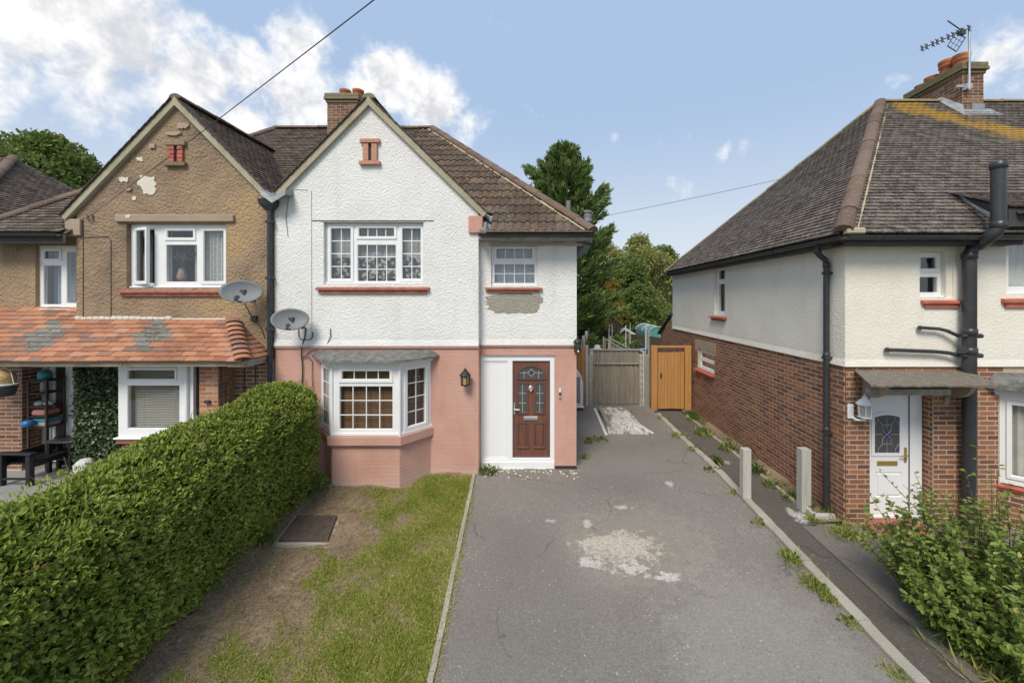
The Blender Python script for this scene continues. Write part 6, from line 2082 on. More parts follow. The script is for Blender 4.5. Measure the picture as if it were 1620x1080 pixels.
# ------------------------------------------------------------------ rubbish on the drive
vs = []; fs = []
NX = NY = 26
c00, c10, c11, c01 = (1.62, 9.45), (2.62, 9.40), (2.42, 11.5), (1.72, 11.5)
for j in range(NY + 1):
    for i in range(NX + 1):
        s_, t = i / NX, j / NY
        x = (c00[0] * (1 - s_) + c10[0] * s_) * (1 - t) + (c01[0] * (1 - s_) + c11[0] * s_) * t
        y_ = (c00[1] * (1 - s_) + c10[1] * s_) * (1 - t) + (c01[1] * (1 - s_) + c11[1] * s_) * t
        z = .03 + .035 * (1 + math.sin(s_ * 9 + t * 4) * math.cos(t * 6 - s_ * 2)) + random.uniform(0, .012)
        vs.append((x + random.uniform(-.01, .01), y_ + random.uniform(-.02, .02), z))
nv = len(vs); vs += [(x, y_, .004) for x, y_, z in vs]
for j in range(NY):
    for i in range(NX):
        a = j * (NX + 1) + i; fs.append((a, a + 1, a + NX + 2, a + NX + 1))
for i in range(NX): fs.append((i, nv + i, nv + i + 1, i + 1))
for j in range(NY):
    a = j * (NX + 1); fs.append((a, a + NX + 1, nv + a + NX + 1, nv + a)); a += NX; fs.append((a + NX + 1, a, nv + a, nv + a + NX + 1))
solo(MB().add(vs, fs), 'discarded_sheet', M['rubbish_sheet'], 'crumpled dirty carpet or board sheet dumped flat on the drive', 'rubbish')
for k, (a, b, w_, mt, lab) in enumerate((((1.60, 11.6), (1.56, 9.35), .035, 'white_paint', 'long thin white batten lying left of the dumped sheet'),
                                       ((1.72, 11.4), (1.70, 9.7), .05, 'fascia_wood', 'brown wooden batten lying along the left edge of the dumped sheet'),
                                       ((2.60, 9.75), (2.68, 9.45), .03, 'white_paint', 'short white offcut lying right of the dumped sheet'))):
    a, b = Vector((a[0], a[1], 0)), Vector((b[0], b[1], 0))
    L_ = (b - a).length
    solo(MB().box(-w_, 0, .004 + (.10 if k == 1 else 0), w_, L_, .03 + (.10 if k == 1 else 0), Matrix.Translation(a) @ (b - a).to_track_quat('Y', 'Z').to_matrix().to_4x4(), c=.004), 'batten', M[mt], lab, 'batten', 'battens dumped on the drive')
rd = random.Random(4)
mb = MB()
for k in range(70):
    x = rd.uniform(-1.0, .8); y_ = 7.42 - rd.random() ** 2 * .35; s_ = rd.uniform(.006, .02)
    if x > .7: y_ += .2
    mb.box(x - s_, y_ - s_ * .7, ground_z(y_), x + s_, y_ + s_ * .7, ground_z(y_) + s_ * .8, Matrix.Translation((x, y_, 0)) @ Matrix.Rotation(rd.uniform(0, 3), 4, 'Z') @ Matrix.Translation((-x, -y_, 0)), c=s_ * .3)
o = mb.build('rubble', M['old_plaster']); o['kind'] = 'stuff'; o['label'] = 'loose crumbs of plaster along the door threshold'; o['category'] = 'rubble'

# manhole in the lawn
mh = thing('manhole_cover', 'rusty square manhole cover in a concrete rim on the lawn beside the hedge', 'manhole', (-3.0, 5.6, 0))
a, b, c_, d_ = P(440, 851, 5.33), P(519, 851, 5.33), P(533, 816, 5.93), P(470, 813, 5.93)
mz = ground_z(5.6) + .03
q = [Vector((p.x, p.y, mz)) for p in (a, b, c_, d_)]
def inset(q, k):
    m_ = sum(q, Vector()) / 4
    return [m_ + (p - m_) * k for p in q]
o_ = inset(q, 1.16)
vs = [p + Vector((0, 0, -.02)) for p in o_] + [p + Vector((0, 0, -.02)) for p in inset(q, 1.01)] + [p + Vector((0, 0, -.15)) for p in o_]
MB().add(vs, [(i, (i + 1) % 4, 4 + (i + 1) % 4, 4 + i) for i in range(4)] + [(8 + i, 8 + (i + 1) % 4, (i + 1) % 4, i) for i in range(4)] + [(4, 5, 6, 7)]).build('rim', M['concrete'], mh)
vs = [p + Vector((0, 0, .02)) for p in inset(q, .985)] + [p + Vector((0, 0, -.03)) for p in q]
ui, vi = q[1] - q[0], q[3] - q[0]
MB().add(vs, [(0, 1, 2, 3)] + [(4 + i, 4 + (i + 1) % 4, (i + 1) % 4, i) for i in range(4)]).build('lid', M['manhole_iron'], mh)
mb = MB()
N_ = 18
for i in range(N_):
    for j in range(N_):
        s0, t0 = .05 + .9 * i / N_, .05 + .9 * j / N_
        if (i + j) % 2: continue
        p = q[0] + ui * s0 + vi * t0 + (q[2] - q[1] - vi) * s0 * t0
        L_ = .9 / N_ * .75
        e1, e2 = ui * L_, vi * L_
        z = Vector((0, 0, .0215)); h_ = Vector((0, 0, .006))
        mb.add([p + z, p + e1 + z, p + e1 + e2 + z, p + e2 + z, p + z + h_, p + e1 + z + h_, p + e1 + e2 + z + h_, p + e2 + z + h_], [(4, 5, 6, 7), (0, 1, 5, 4), (1, 2, 6, 5), (2, 3, 7, 6), (3, 0, 4, 7)])
o = mb.build('tread_pattern', M['manhole_iron'], mh); o['kind'] = 'stuff'

# ------------------------------------------------------------------ things by the left-hand entrance
# bench: long side runs from the camera towards the porch
bn = thing('garden_bench', 'low black slatted bench outside the brown house porch', 'bench', (-7.2, 6.9, 0))
A, B = Vector((-8.82, 6.88, 0)), Vector((-8.80, 7.78, 0))
ax = (B - A).normalized(); ay = Vector((-ax.y, ax.x, 0))
Mb = Matrix(((ax.x, ay.x, 0, A.x), (ax.y, ay.y, 0, A.y), (0, 0, 1, -.03), (0, 0, 0, 1)))
L_ = (B - A).length
for (x, y_) in ((0, 0), (0, .5), (L_ - .08, 0), (L_ - .08, .5)):
    MB().box(x, y_, 0, x + .08, y_ + .08, .52, Mb, c=.01).build('leg', M['black_metal'], bn)
for x in (0.005, L_ - .075):
    MB().box(x, .085, .10, x + .03, .495, .13, Mb).build('rail', M['black_metal'], bn)
    MB().box(x - .02, -.03, .525, x + .10, .61, .56, Mb, c=.015).build('armrest', M['black_metal'], bn)
for k in range(6): MB().box(.085, .06 + k * .085, .335, L_ - .085, .115 + k * .085, .36, Mb, c=.005).build('slat', M['black_metal'], bn)
MB().box(.085, .0, .30, L_ - .085, .04, .40, Mb, c=.006).build('front_rail', M['black_metal'], bn)
MB().box(.085, .54, .30, L_ - .085, .575, .50, Mb, c=.006).build('back_rail', M['black_metal'], bn)
# low table behind it
c = P(88, 690, 7.36)
tb = thing('side_table', 'low black oval table with clutter under the porch roof', 'table', (c.x, 7.5, 0))
MB().lathe([(.0, .52), (.42, .52), (.44, .535), (.42, .55), (.0, .55)], Matrix.Translation((c.x, 7.5, 0)) @ Matrix.Diagonal((.7, .3, 1, 1)), 28).build('table_top', M['black_plastic'], tb)
for sx in (-.2, .2):
    for sy in (-.12, .12): MB().box(c.x + sx - .025, 7.5 + sy * .6 - .025, -.03, c.x + sx + .025, 7.5 + sy * .6 + .025, .518).build('leg', M['black_metal'], tb)
MB().box(c.x - .17, 7.43, .2, c.x + .17, 7.57, .22).build('shelf', M['black_metal'], tb)
# ladder shelf full of odds and ends
sh_y = 7.64
sx0, sx1 = X_(60, sh_y), X_(88, sh_y)
sh = thing('shelf_unit', 'tall dark narrow shelf unit of garden clutter beside the left-hand door', 'shelf', ((sx0 + sx1) / 2, sh_y, 0))
for x in (sx0, sx1):
    for y_ in (sh_y - .14, sh_y + .14): MB().box(x - .015, y_ - .015, -.03, x + .015, y_ + .015, Z_(598, sh_y)).build('leg', M['dark_wood'], sh)
levels = [Z_(p, sh_y) for p in (672, 655, 640, 619, 600)]
for z in levels: MB().box(sx0 + .016, sh_y - .15, z - .02, sx1 - .016, sh_y + .15, z).build('shelf_board', M['dark_wood'], sh)
def clutter(name, mb, mat, label, cat): solo(mb, name, M[mat], label, cat)
w_ = sx1 - sx0
clutter('folded_blanket', MB().box(sx0 + .03, sh_y - .14, levels[1] + .002, sx1 - .03, sh_y + .12, levels[1] + .11, c=.03), 'pink_cloth', 'pink folded blanket on a middle shelf of the dark shelf unit', 'blanket')
clutter('folded_bag', MB().box(sx0 + .03, sh_y - .13, levels[0] + .09, sx1 - .02, sh_y + .12, levels[0] + .15, c=.02), 'teal_plastic', 'teal folded bag on a pile low in the dark shelf unit', 'bag')
clutter('folded_cover', MB().box(sx0 + .03, sh_y - .13, levels[0] + .002, sx1 - .02, sh_y + .12, levels[0] + .086, c=.02), 'grey_cloth', 'grey folded cover at the bottom of the pile in the dark shelf unit', 'cloth')
clutter('blue_bag', MB().lathe([(0, -.06), (.08, -.04), (.10, .02), (.06, .07), (0, .08)], Matrix.Translation((sx0 + .07, sh_y - .2, levels[0] + .08)), 12), 'blue_plastic', 'bright blue crumpled bag hanging low at the front of the dark shelf unit', 'bag')
clutter('shoe', MB().lathe([(0, 0), (.06, .005), (.075, .04), (.05, .08), (0, .09)], Matrix.Translation((sx0 + .12, sh_y - .06, levels[2] + .001)) @ Matrix.Diagonal((1.3, 1, 1, 1)), 12), 'grey_cloth', 'pale shoe on a middle shelf of the dark shelf unit', 'shoe')
clutter('shoe', MB().lathe([(0, 0), (.05, .005), (.065, .04), (.05, .07), (0, .08)], Matrix.Translation((sx0 + .26, sh_y - .04, levels[2] + .001)) @ Matrix.Diagonal((1.2, 1, 1, 1)), 12), 'stone_white', 'white shoe beside a grey one on the dark shelf unit', 'shoe')
clutter('water_bottle', MB().lathe([(0, 0), (.05, .003), (.05, .15), (.03, .2), (.028, .23), (0, .235)], Matrix.Translation((sx0 + .14, sh_y - .02, levels[3] + .001)), 12), 'grey_cloth', 'grey bottle on the upper shelf of the dark shelf unit', 'bottle')
clutter('watering_can', MB().lathe([(0, 0), (.09, .003), (.10, .1), (.08, .16), (.04, .18), (0, .18)], Matrix.Translation((sx0 + .16, sh_y - .02, levels[4] + .001)), 14), 'teal_plastic', 'teal container standing on top of the dark shelf unit', 'container')
# ornament ball, white
c = Vector((X_(135, 7.25), 7.25, .02))
ob = MB()
for i in range(9):
    for k in range(14):
        lat = math.pi * (i + .5) / 9 - math.pi / 2; th = 2 * math.pi * (k + .5 * (i % 2)) / 14
        p = c + Vector((math.cos(lat) * math.cos(th), math.cos(lat) * math.sin(th), math.sin(lat))) * .135 + Vector((0, 0, .135))
        ob.box(-.032, -.032, -.015, .032, .032, .015, Matrix.Translation(p) @ (p - c - Vector((0, 0, .135))).to_track_quat('Z', 'Y').to_matrix().to_4x4(), c=.009)
ob.lathe([(0, 0), (.07, .02), (.115, .08), (.125, .135), (.115, .19), (.07, .25), (0, .27)], Matrix.Translation(c), 16)
solo(ob, 'stone_ball', M['stone_white'], 'white knobbly garden ball at the foot of the ivy screen', 'ornament')
# vase of dried twigs on the upstairs sill
c = P(288, 446, 7.58)
vz = thing('flower_vase', 'pinkish vase of dark dried twigs behind the brown gable window', 'vase', (c.x, c.y, c.z))
MB().lathe([(0, 0), (.06, .005), (.085, .1), (.06, .2), (.05, .24), (.058, .26)], Matrix.Translation(c), 16).build('vase', M['vase_pink'], vz)
mb = MB()
rd = random.Random(9)
for k in range(60):
    a = rd.uniform(0, 6.28); rr = rd.uniform(.03, .2); h_ = rd.uniform(.25, .5)
    p0 = c + Vector((0, 0, .24)); p1 = p0 + Vector((rr * math.cos(a) * .5, rr * math.sin(a) * .3, h_ * .6)); p2 = p0 + Vector((rr * math.cos(a) * 1.2, rr * math.sin(a) * .5, h_ * .75))
    mb.tube([p0, p1, p2], .004, 4, caps=False)
    for q_ in range(3):
        p = p1.lerp(p2, rd.random()); s_ = .018
        mb.box(p.x - s_, p.y - s_, p.z - s_, p.x + s_, p.y + s_, p.z + s_, c=.005)
mb.build('dried_twigs', M['dry_flower'], vz)


# ------------------------------------------------------------------ foliage
def leaf_mesh(name, pos, ax, nrm, L, W, mat, tint, fold=.18, simple=False):
    n = len(pos)
    ax = ax / np.linalg.norm(ax, axis=1, keepdims=True)
    s = np.cross(nrm, ax); s /= np.maximum(np.linalg.norm(s, axis=1, keepdims=True), 1e-6)
    nr = np.cross(ax, s)
    L = np.broadcast_to(L, (n,))[:, None]; W = np.broadcast_to(W, (n,))[:, None]
    if simple:
        V = np.stack([pos, pos + ax * L * .5 + s * W * .5 + nr * W * fold, pos + ax * L - nr * L * .12, pos + ax * L * .5 - s * W * .5 + nr * W * fold], 1)
        b = np.arange(n) * 4
        faces = [np.stack([np.stack([b, b + 1, b + 2], 1), np.stack([b, b + 2, b + 3], 1)], 1).reshape(-1, 3)]
        k = 4
    else:
        V = np.stack([pos, pos + ax * L * .33 + s * W * .46 + nr * W * fold, pos + ax * L * .7 + s * W * .40 + nr * (W * fold - L * .05), pos + ax * L - nr * L * .16,
                      pos + ax * L * .7 - s * W * .40 + nr * (W * fold - L * .05), pos + ax * L * .33 - s * W * .46 + nr * W * fold], 1)
        b = np.arange(n) * 6
        faces = [np.stack([np.stack([b, b + 1, b + 2, b + 3], 1), np.stack([b, b + 3, b + 4, b + 5], 1)], 1).reshape(-1, 4)]
        k = 6
    return np_mesh(name, V.reshape(-1, 3), faces, M[mat], np.repeat(np.clip(tint, 0, 1), k))


def rand_unit(n):
    v = rng.normal(size=(n, 3)); return v / np.linalg.norm(v, axis=1, keepdims=True)


def vnoise(p, seed=0):
    """cheap smooth noise in about -1..1 from summed sines"""
    r_ = np.random.default_rng(seed)
    out = np.zeros(len(p))
    for o in range(4):
        for _ in range(3):
            k = r_.normal(size=3) * (1.8 ** o); out += np.sin(p @ k + r_.uniform(0, 6.28)) / (1.5 ** o)
    return out / 5


# --- clipped privet hedge between the two front gardens
def hedge_axis(y): return -4.10 + (y - 6.9) * -.010
def hedge_section(y):
    """centre x, half width, height above its base"""
    end = np.clip((7.05 - y) / .45, 0, 1)
    rnd = np.sqrt(1 - (1 - end) ** 2)
    hw = (.40 + (6.9 - np.clip(y, 1, 6.9)) * .055) * (.45 + .55 * rnd)
    h = (1.80 - (6.9 - np.clip(y, 1, 6.9)) * .045) * (.70 + .30 * rnd)
    cx = -4.20 + (6.9 - y) * .012
    return cx, hw, h


hd = thing('hedge', 'long clipped green privet hedge beside the lawn', 'hedge', (-4.1, 4.5, 0))
# dark twiggy core
vs = []; fs = []
ys_ = np.linspace(-.5, 7.0, 50)
for y in ys_:
    cx, hw, h = hedge_section(y)
    g = ground_z(y)
    for t in np.linspace(0, 1, 13):
        a = math.pi * t
        x = cx + math.copysign(abs(math.cos(a)) ** .45, math.cos(a)) * (hw - .13)
        z = g + min(1.0, math.sin(a) ** .4) * (h - .14)
        vs.append((x, y, z))
for j in range(len(ys_) - 1):
    for i in range(12):
        a = j * 13 + i; fs.append((a, a + 13, a + 14, a + 1))
fs.append(tuple(range(49 * 13, 50 * 13)))
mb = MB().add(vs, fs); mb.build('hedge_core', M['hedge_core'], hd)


def hedge_points(n):
    y = 7.05 - (7.05 - .6) * rng.random(n) ** .92
    cx, hw, h = hedge_section(y)
    # walk round the section: right face, top, left face
    per = np.stack([h, 2 * hw, h * .45], 1); tot = per.sum(1)
    u = rng.random(n) * tot
    g = np.array([ground_z(v) for v in y])
    p = np.zeros((n, 3)); nm = np.zeros((n, 3))
    p[:, 1] = y
    rf_ = u < per[:, 0]; tp = (~rf_) & (u < per[:, 0] + per[:, 1]); lf = ~(rf_ | tp)
    zf = u / h
    p[rf_, 0] = (cx + hw)[rf_]; p[rf_, 2] = zf[rf_] * h[rf_]; nm[rf_, 0] = 1
    q = (u - per[:, 0]) / (2 * hw)
    p[tp, 0] = (cx + hw - q * 2 * hw)[tp]; p[tp, 2] = h[tp]; nm[tp, 2] = 1
    ql = (u - per[:, 0] - per[:, 1])
    p[lf, 0] = (cx - hw)[lf]; p[lf, 2] = (h - ql)[lf]; nm[lf, 0] = -1
    # round the shoulders
    rr = np.minimum(.50, hw * .95)
    dx = p[:, 0] - cx; over = np.abs(dx) - (hw - rr); oz = p[:, 2] - (h - rr)
    both = (over > 0) & (oz > 0)
    ln = np.sqrt(over ** 2 + oz ** 2); ln = np.maximum(ln, 1e-4)
    sgn = np.sign(dx)
    nx = np.where(both, sgn * over / ln, nm[:, 0]); nz = np.where(both, oz / ln, nm[:, 2])
    p[:, 0] = np.where(both, cx + sgn * ((hw - rr) + over / ln * rr), p[:, 0])
    p[:, 2] = np.where(both, (h - rr) + oz / ln * rr, p[:, 2])
    nm[:, 0], nm[:, 2] = nx, nz
    endf = (y > 6.6) * (y - 6.6) / .45
    nm[:, 1] += endf
    p[:, 2] += g
    nm /= np.linalg.norm(nm, axis=1, keepdims=True)
    # lower face tucks in a little
    low = np.clip(1 - (p[:, 2] - g) / .5, 0, 1)
    p[:, 0] -= np.where(nm[:, 0] > .5, low * .12, 0)
    return p, nm, y


n = 135000
p, nm, y = hedge_points(n)
lump = vnoise(p * np.array([1.7, 1.7, 1.7]), 3) * .085 + vnoise(p * 5.5, 4) * .07 + vnoise(p * 12, 14) * .04
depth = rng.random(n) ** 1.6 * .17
p = p + nm * (lump - depth + .03)[:, None]
hole = vnoise(p * 5.0, 8)
keep = hole > -.66 + rng.normal(0, .08, n)
ax_ = nm * rng.uniform(.1, 1.0, (n, 1)) + rand_unit(n) * .9 + np.array([0, 0, .25])
nn = nm * .8 + rand_unit(n) * .85 + np.array([0, 0, .5])
near = np.clip((5.5 - y) / 3.5, 0, 1)
L = rng.uniform(.032, .054, n) * (1 + .25 * near); W = L * rng.uniform(.50, .66, n)
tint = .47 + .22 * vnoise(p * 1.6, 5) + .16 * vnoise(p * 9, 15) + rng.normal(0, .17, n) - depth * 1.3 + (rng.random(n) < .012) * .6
k = keep
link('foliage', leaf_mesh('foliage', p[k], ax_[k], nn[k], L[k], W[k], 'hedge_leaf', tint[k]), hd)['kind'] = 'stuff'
# young shoots above the clipped face and a few bare twigs
n = 5000
p, nm, y = hedge_points(n)
p += nm * (vnoise(p * 2.2, 3) * .06 + .045)[:, None]
ax_ = nm + rand_unit(n) * .35 + np.array([0, 0, .6]); nn = rand_unit(n)
link('shoots', leaf_mesh('shoots', p, ax_, nn, rng.uniform(.035, .06, n), rng.uniform(.012, .02, n), 'hedge_leaf', .75 + rng.normal(0, .15, n)), hd)['kind'] = 'stuff'
mb = MB()
for k in range(160):
    i = int(rng.integers(n)); a = Vector(p[i]); nv_ = Vector(nm[i]) + Vector(rand_unit(1)[0]) * .7
    mb.tube([a - nv_ * .12, a + nv_ * .03, a + nv_ * .08 + Vector((0, 0, .03))], .003, 4, caps=False)
o = mb.build('twigs', M['twig'], hd); o['kind'] = 'stuff'


# --- trees
def crown(clumps, per, L, Wr, droop=.0, tint_sd=.17, shell=.35):
    P_, A_, N_, T_ = [], [], [], []
    for (c, r, base) in clumps:
        n = int(per * (r[0] * r[1] + r[1] * r[2] + r[0] * r[2]) / 3)
        d = rand_unit(n)
        rad = shell + (1 - shell) * rng.random((n, 1)) ** .6
        rad *= 1 + .16 * vnoise(d * 3 + np.array(c), 2)[:, None]
        pos = np.array(c) + d * np.array(r) * rad
        P_.append(pos); A_.append(d + rand_unit(n) * .8 + np.array([0, 0, -droop])); N_.append(d * .7 + rand_unit(n) * .7 + np.array([0, 0, .4]))
        T_.append(np.clip(base + rng.normal(0, tint_sd, n), 0, 1))
    P_ = np.concatenate(P_); A_ = np.concatenate(A_); N_ = np.concatenate(N_); T_ = np.concatenate(T_)
    n = len(P_)
    l = rng.uniform(.6, 1.2, n) * L
    return P_, A_, N_, l, l * Wr, T_


def broadleaf(label, base, H, spread, leaf, mat, seed, nclump=26, crown0=.25, dens=90, group='trees behind the gardens', flat=1.0):
    rd = random.Random(seed)
    t = thing('tree', label, 'tree', tuple(base), group)
    b = Vector(base)
    mb = MB().tube([b, b + Vector((.1, 0, H * .25)), b + Vector((.0, .1, H * .5)), b + Vector((.2, 0, H * .8))], .2, 10, radii=[H * .03, H * .024, H * .016, H * .005])
    cl = []
    nclump = int(nclump * 1.6)
    for k in range(nclump):
        f = crown0 + (1 - crown0) * (k + .5) / nclump
        prof = math.sin(math.pi * min(1, (f - crown0) / (1 - crown0) * .85 + .18)) ** .6
        a = k * 2.399 + rd.uniform(-.4, .4); rr = spread * prof * rd.uniform(.25, 1.05)
        c = b + Vector((rr * math.cos(a), rr * math.sin(a), H * f * .94))
        s_ = spread * rd.uniform(.15, .33)
        cl.append((tuple(c), (s_, s_, s_ * .75 * flat), .25 + .45 * rd.random() + .15 * (f - .5)))
        mb.tube([b + Vector((0, 0, H * f * .55)), b.lerp(c, .6) + Vector((0, 0, H * .1 * f)), c], .05, 6, radii=[H * .010, H * .006, H * .002])
    mb.build('trunk', M['bark'], t)
    pos, a_, n_, l, w_, ti = crown(cl, dens, leaf, .62)
    link('crown', leaf_mesh('crown', pos, a_, n_, l, w_, mat, ti, simple=True), t)['kind'] = 'stuff'
    return t


broadleaf('large round green tree rising behind the roof at far left', (-37, 30, 0), 15.8, 6.2, .34, 'tree_leaf', 3, 60, .25, 330, 'trees behind the houses')
broadleaf('pale green bushy tree left of the gap beside the conifer', (5.2, 34, 0), 8.6, 2.9, .24, 'olive_leaf', 5, 34, .05, 700)
broadleaf('olive green tree behind the brick house corner', (9.0, 36, 0), 9.0, 3.3, .24, 'olive_leaf', 6, 38, .05, 700)
broadleaf('darker green tree low between the two olive trees', (7.4, 32, 0), 6.6, 2.6, .22, 'tree_leaf', 7, 34, .02, 800)
broadleaf('yellowing autumn shrub in front of the dark trees', (4.9, 27, 0), 4.6, 1.3, .18, 'autumn_leaf', 8, 18, .1, 700)
broadleaf('dark green shrub at the end of the garden fence', (7.2, 29, 0), 4.2, 2.2, .20, 'tree_leaf', 9, 24, .0, 800)
broadleaf('deep green undergrowth shrub below the conifer', (3.2, 25, 0), 3.6, 1.5, .18, 'tree_leaf', 10, 20, .0, 800)
broadleaf('broad dark tree far behind the olive trees', (13, 42, 0), 8.6, 4.0, .28, 'tree_leaf', 12, 34, .05, 420)


def conifer(label, base, H, spread, seed):
    rd = random.Random(seed)
    t = thing('conifer', label, 'tree', tuple(base), 'trees behind the gardens')
    b = Vector(base)
    MB().tube([b, b + Vector((0, 0, H * .97))], .2, 8, radii=[.28, .03]).build('trunk', M['bark'], t)
    Pn, An, Nn, Ln, Wn, Tn = [], [], [], [], [], []
    k = 0
    limbs = MB()
    NB = 300
    tops = [(0, 0, 1.0), (.9, .2, .955), (-1.1, .1, .93), (-.5, .5, .96)]
    for k in range(NB):
        f = (k + .5) / NB
        h = H * (.02 + .95 * f ** .95)
        prof = (1 - f ** 2.3) ** .75 * 1.06 * (.74 + .22 * math.sin(f * 40 + rd.random()))
        a = k * 2.39996 + rd.uniform(-.3, .3)
        Lb = spread * prof * rd.uniform(.72, 1.12) + .15
        lift = .25 + .75 * f
        p0 = b + Vector((0, 0, h))
        tip = p0 + Vector((math.cos(a) * Lb, math.sin(a) * Lb, Lb * lift * .55 + .1))
        mid = p0.lerp(tip, .55) + Vector((0, 0, -.12 * Lb))
        limbs.tube([p0, mid, tip], .02, 4, caps=False, radii=[.035, .02, .006])
        m_ = int(70 + 150 * Lb / spread)
        tt = .30 + .70 * rng.random(m_) ** .8
        q = np.outer((1 - tt) ** 2, p0) + np.outer(2 * tt * (1 - tt), mid) + np.outer(tt ** 2, tip)
        wid = (.40 * (1.15 - tt) + .06) * (.5 + .5 * Lb / spread)
        q += rng.normal(0, 1, (m_, 3)) * wid[:, None] * np.array([.5, .5, .42])
        dirv = np.array(tip - mid); dirv = dirv / np.linalg.norm(dirv)
        Pn.append(q); An.append(dirv + rand_unit(m_) * .55 + np.array([0, 0, .18])); Nn.append(rand_unit(m_) + np.array([0, 0, .6]))
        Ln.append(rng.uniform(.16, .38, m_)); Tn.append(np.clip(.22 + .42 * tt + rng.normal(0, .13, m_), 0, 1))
    # leaders
    for (dx, dy, ft) in tops:
        m_ = 260
        tt = rng.random(m_)
        q = np.array(b) + np.array([dx, dy, H * ft]) - np.outer(tt, np.array([dx * .3, dy * .3, 1.7])) + rng.normal(0, 1, (m_, 3)) * (.04 + .30 * tt)[:, None] * np.array([1, 1, .5])
        Pn.append(q); An.append(rand_unit(m_) * .6 + np.array([0, 0, .8])); Nn.append(rand_unit(m_)); Ln.append(rng.uniform(.12, .3, m_)); Tn.append(np.clip(.5 + rng.normal(0, .15, m_), 0, 1))
    limbs.build('branches', M['bark'], t)
    L = np.concatenate(Ln)
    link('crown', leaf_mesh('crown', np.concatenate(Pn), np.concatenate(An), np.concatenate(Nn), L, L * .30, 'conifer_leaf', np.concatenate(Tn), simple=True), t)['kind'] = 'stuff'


conifer('tall dark feathery conifer behind the right edge of the pink and white house', (1.15, 20, 0), 10.9, 3.25, 4)

# --- ivy-style leaf screen beside the left-hand door
iv = thing('ivy_screen', 'variegated ivy leaf screen beside the white door under the porch roof', 'ivy screen', (X_(150, 7.4), 7.4, 0))
ix0, ix1 = X_(116, 7.3), X_(189, 7.2)
MB().box(ix0, 7.42, 0, ix1 - .05, 7.46, 2.33).build('trellis_panel', M['hedge_core'], iv)
n = 11000
p = np.stack([rng.uniform(ix0, ix1, n), rng.uniform(7.27, 7.44, n), rng.uniform(.0, 2.28, n)], 1)
p[:, 1] -= .05 * vnoise(p * 4, 1)
p[:, 0] += .05 * vnoise(p * 5, 2)
nn = np.array([.1, -1, .5]) + rand_unit(n) * .8; ax_ = rand_unit(n) + np.array([0, -.3, -.5])
L = rng.uniform(.035, .065, n)
link('foliage', leaf_mesh('foliage', p, ax_, nn, L, L * .75, 'ivy_leaf', .40 + .2 * vnoise(p * 3, 6) + rng.normal(0, .25, n)), iv)['kind'] = 'stuff'

# --- leafy bush at the right-hand front corner
bu = thing('bush', 'untidy leafy green shrub on the path edge at bottom right', 'shrub', (4.9, 4.0, -.2))
rd = random.Random(21)
stems = MB(); Pn, An, Nn, Ln, Tn = [], [], [], [], []
def shoot(p0, dirv, L_, nleaf, bend=.25, size=1.0, tb=.45):
    pts = [p0]
    d_ = dirv.normalized()
    steps = 7
    for i in range(steps):
        d_ = (d_ + Vector((rd.uniform(-1, 1), rd.uniform(-1, 1), rd.uniform(-.9, .5))) * bend * .35).normalized()
        pts.append(pts[-1] + d_ * (L_ / steps))
    stems.tube(pts, .006, 5, caps=False, radii=[.010 * (1 - .8 * i / steps) for i in range(steps + 1)])
    for k in range(nleaf):
        t = rd.uniform(.12, 1.0) * steps; i = min(steps - 1, int(t)); c = pts[i].lerp(pts[i + 1], t - i)
        dd_ = (pts[i + 1] - pts[i]).normalized()
        out = Vector(rand_unit(1)[0]); out = (out - dd_ * out.dot(dd_)).normalized()
        Pn.append(c + out * .004); An.append(out + dd_ * .45 + Vector((0, 0, -.15))); Nn.append(Vector((0, 0, 1)) + Vector(rand_unit(1)[0]) * .7)
        Ln.append(rd.uniform(.035, .062) * size); Tn.append(min(1, max(0, tb + rd.gauss(0, .2) + .12 * (t / steps))))
for k in range(400):
    a = rd.uniform(0, 6.283); rr = rd.random() ** .55
    base = Vector((4.66 + math.cos(a) * rr * .62, 3.98 + math.sin(a) * rr * .62, -.28))
    lean = Vector((math.cos(a) * rr * .55 + .08, math.sin(a) * rr * .45, 1.0))
    shoot(base, lean, rd.uniform(.55, 1.5) * (1.12 - .30 * rr), 58, .38, 1.15, .45)
for k in range(110):
    base = Vector((rd.uniform(4.1, 5.0), rd.uniform(3.25, 3.75), -.25))
    shoot(base, Vector((rd.uniform(-.3, .3), rd.uniform(-.25, .2), 1.0)), rd.uniform(.35, .8), 40, .4, 1.1, .45)
for (px, py, d_, L_) in ((1395, 735, 4.35, 1.0), (1420, 760, 4.4, .9), (1455, 745, 4.5, 1.1), (1490, 770, 4.5, .95), (1525, 740, 4.6, 1.15), (1540, 705, 4.7, 1.3), (1555, 740, 4.6, 1.1), (1575, 735, 4.6, 1.15), (1600, 760, 4.5, 1.1), (1440, 800, 4.2, .8)):
    tip = P(px, py, d_); base = Vector((4.5 + rd.uniform(-.1, .4), 4.1, .1))
    v = tip - base
    shoot(base, v, v.length, 26, .12, .95, .62 if px > 1500 else .5)
stems.build('stems', M['twig'], bu)['kind'] = 'stuff'
Ls = np.array(Ln)
link('foliage', leaf_mesh('foliage', np.array([tuple(v) for v in Pn]), np.array([tuple(v) for v in An]), np.array([tuple(v) for v in Nn]), Ls, Ls * .62, 'bush_leaf', np.array(Tn)), bu)['kind'] = 'stuff'


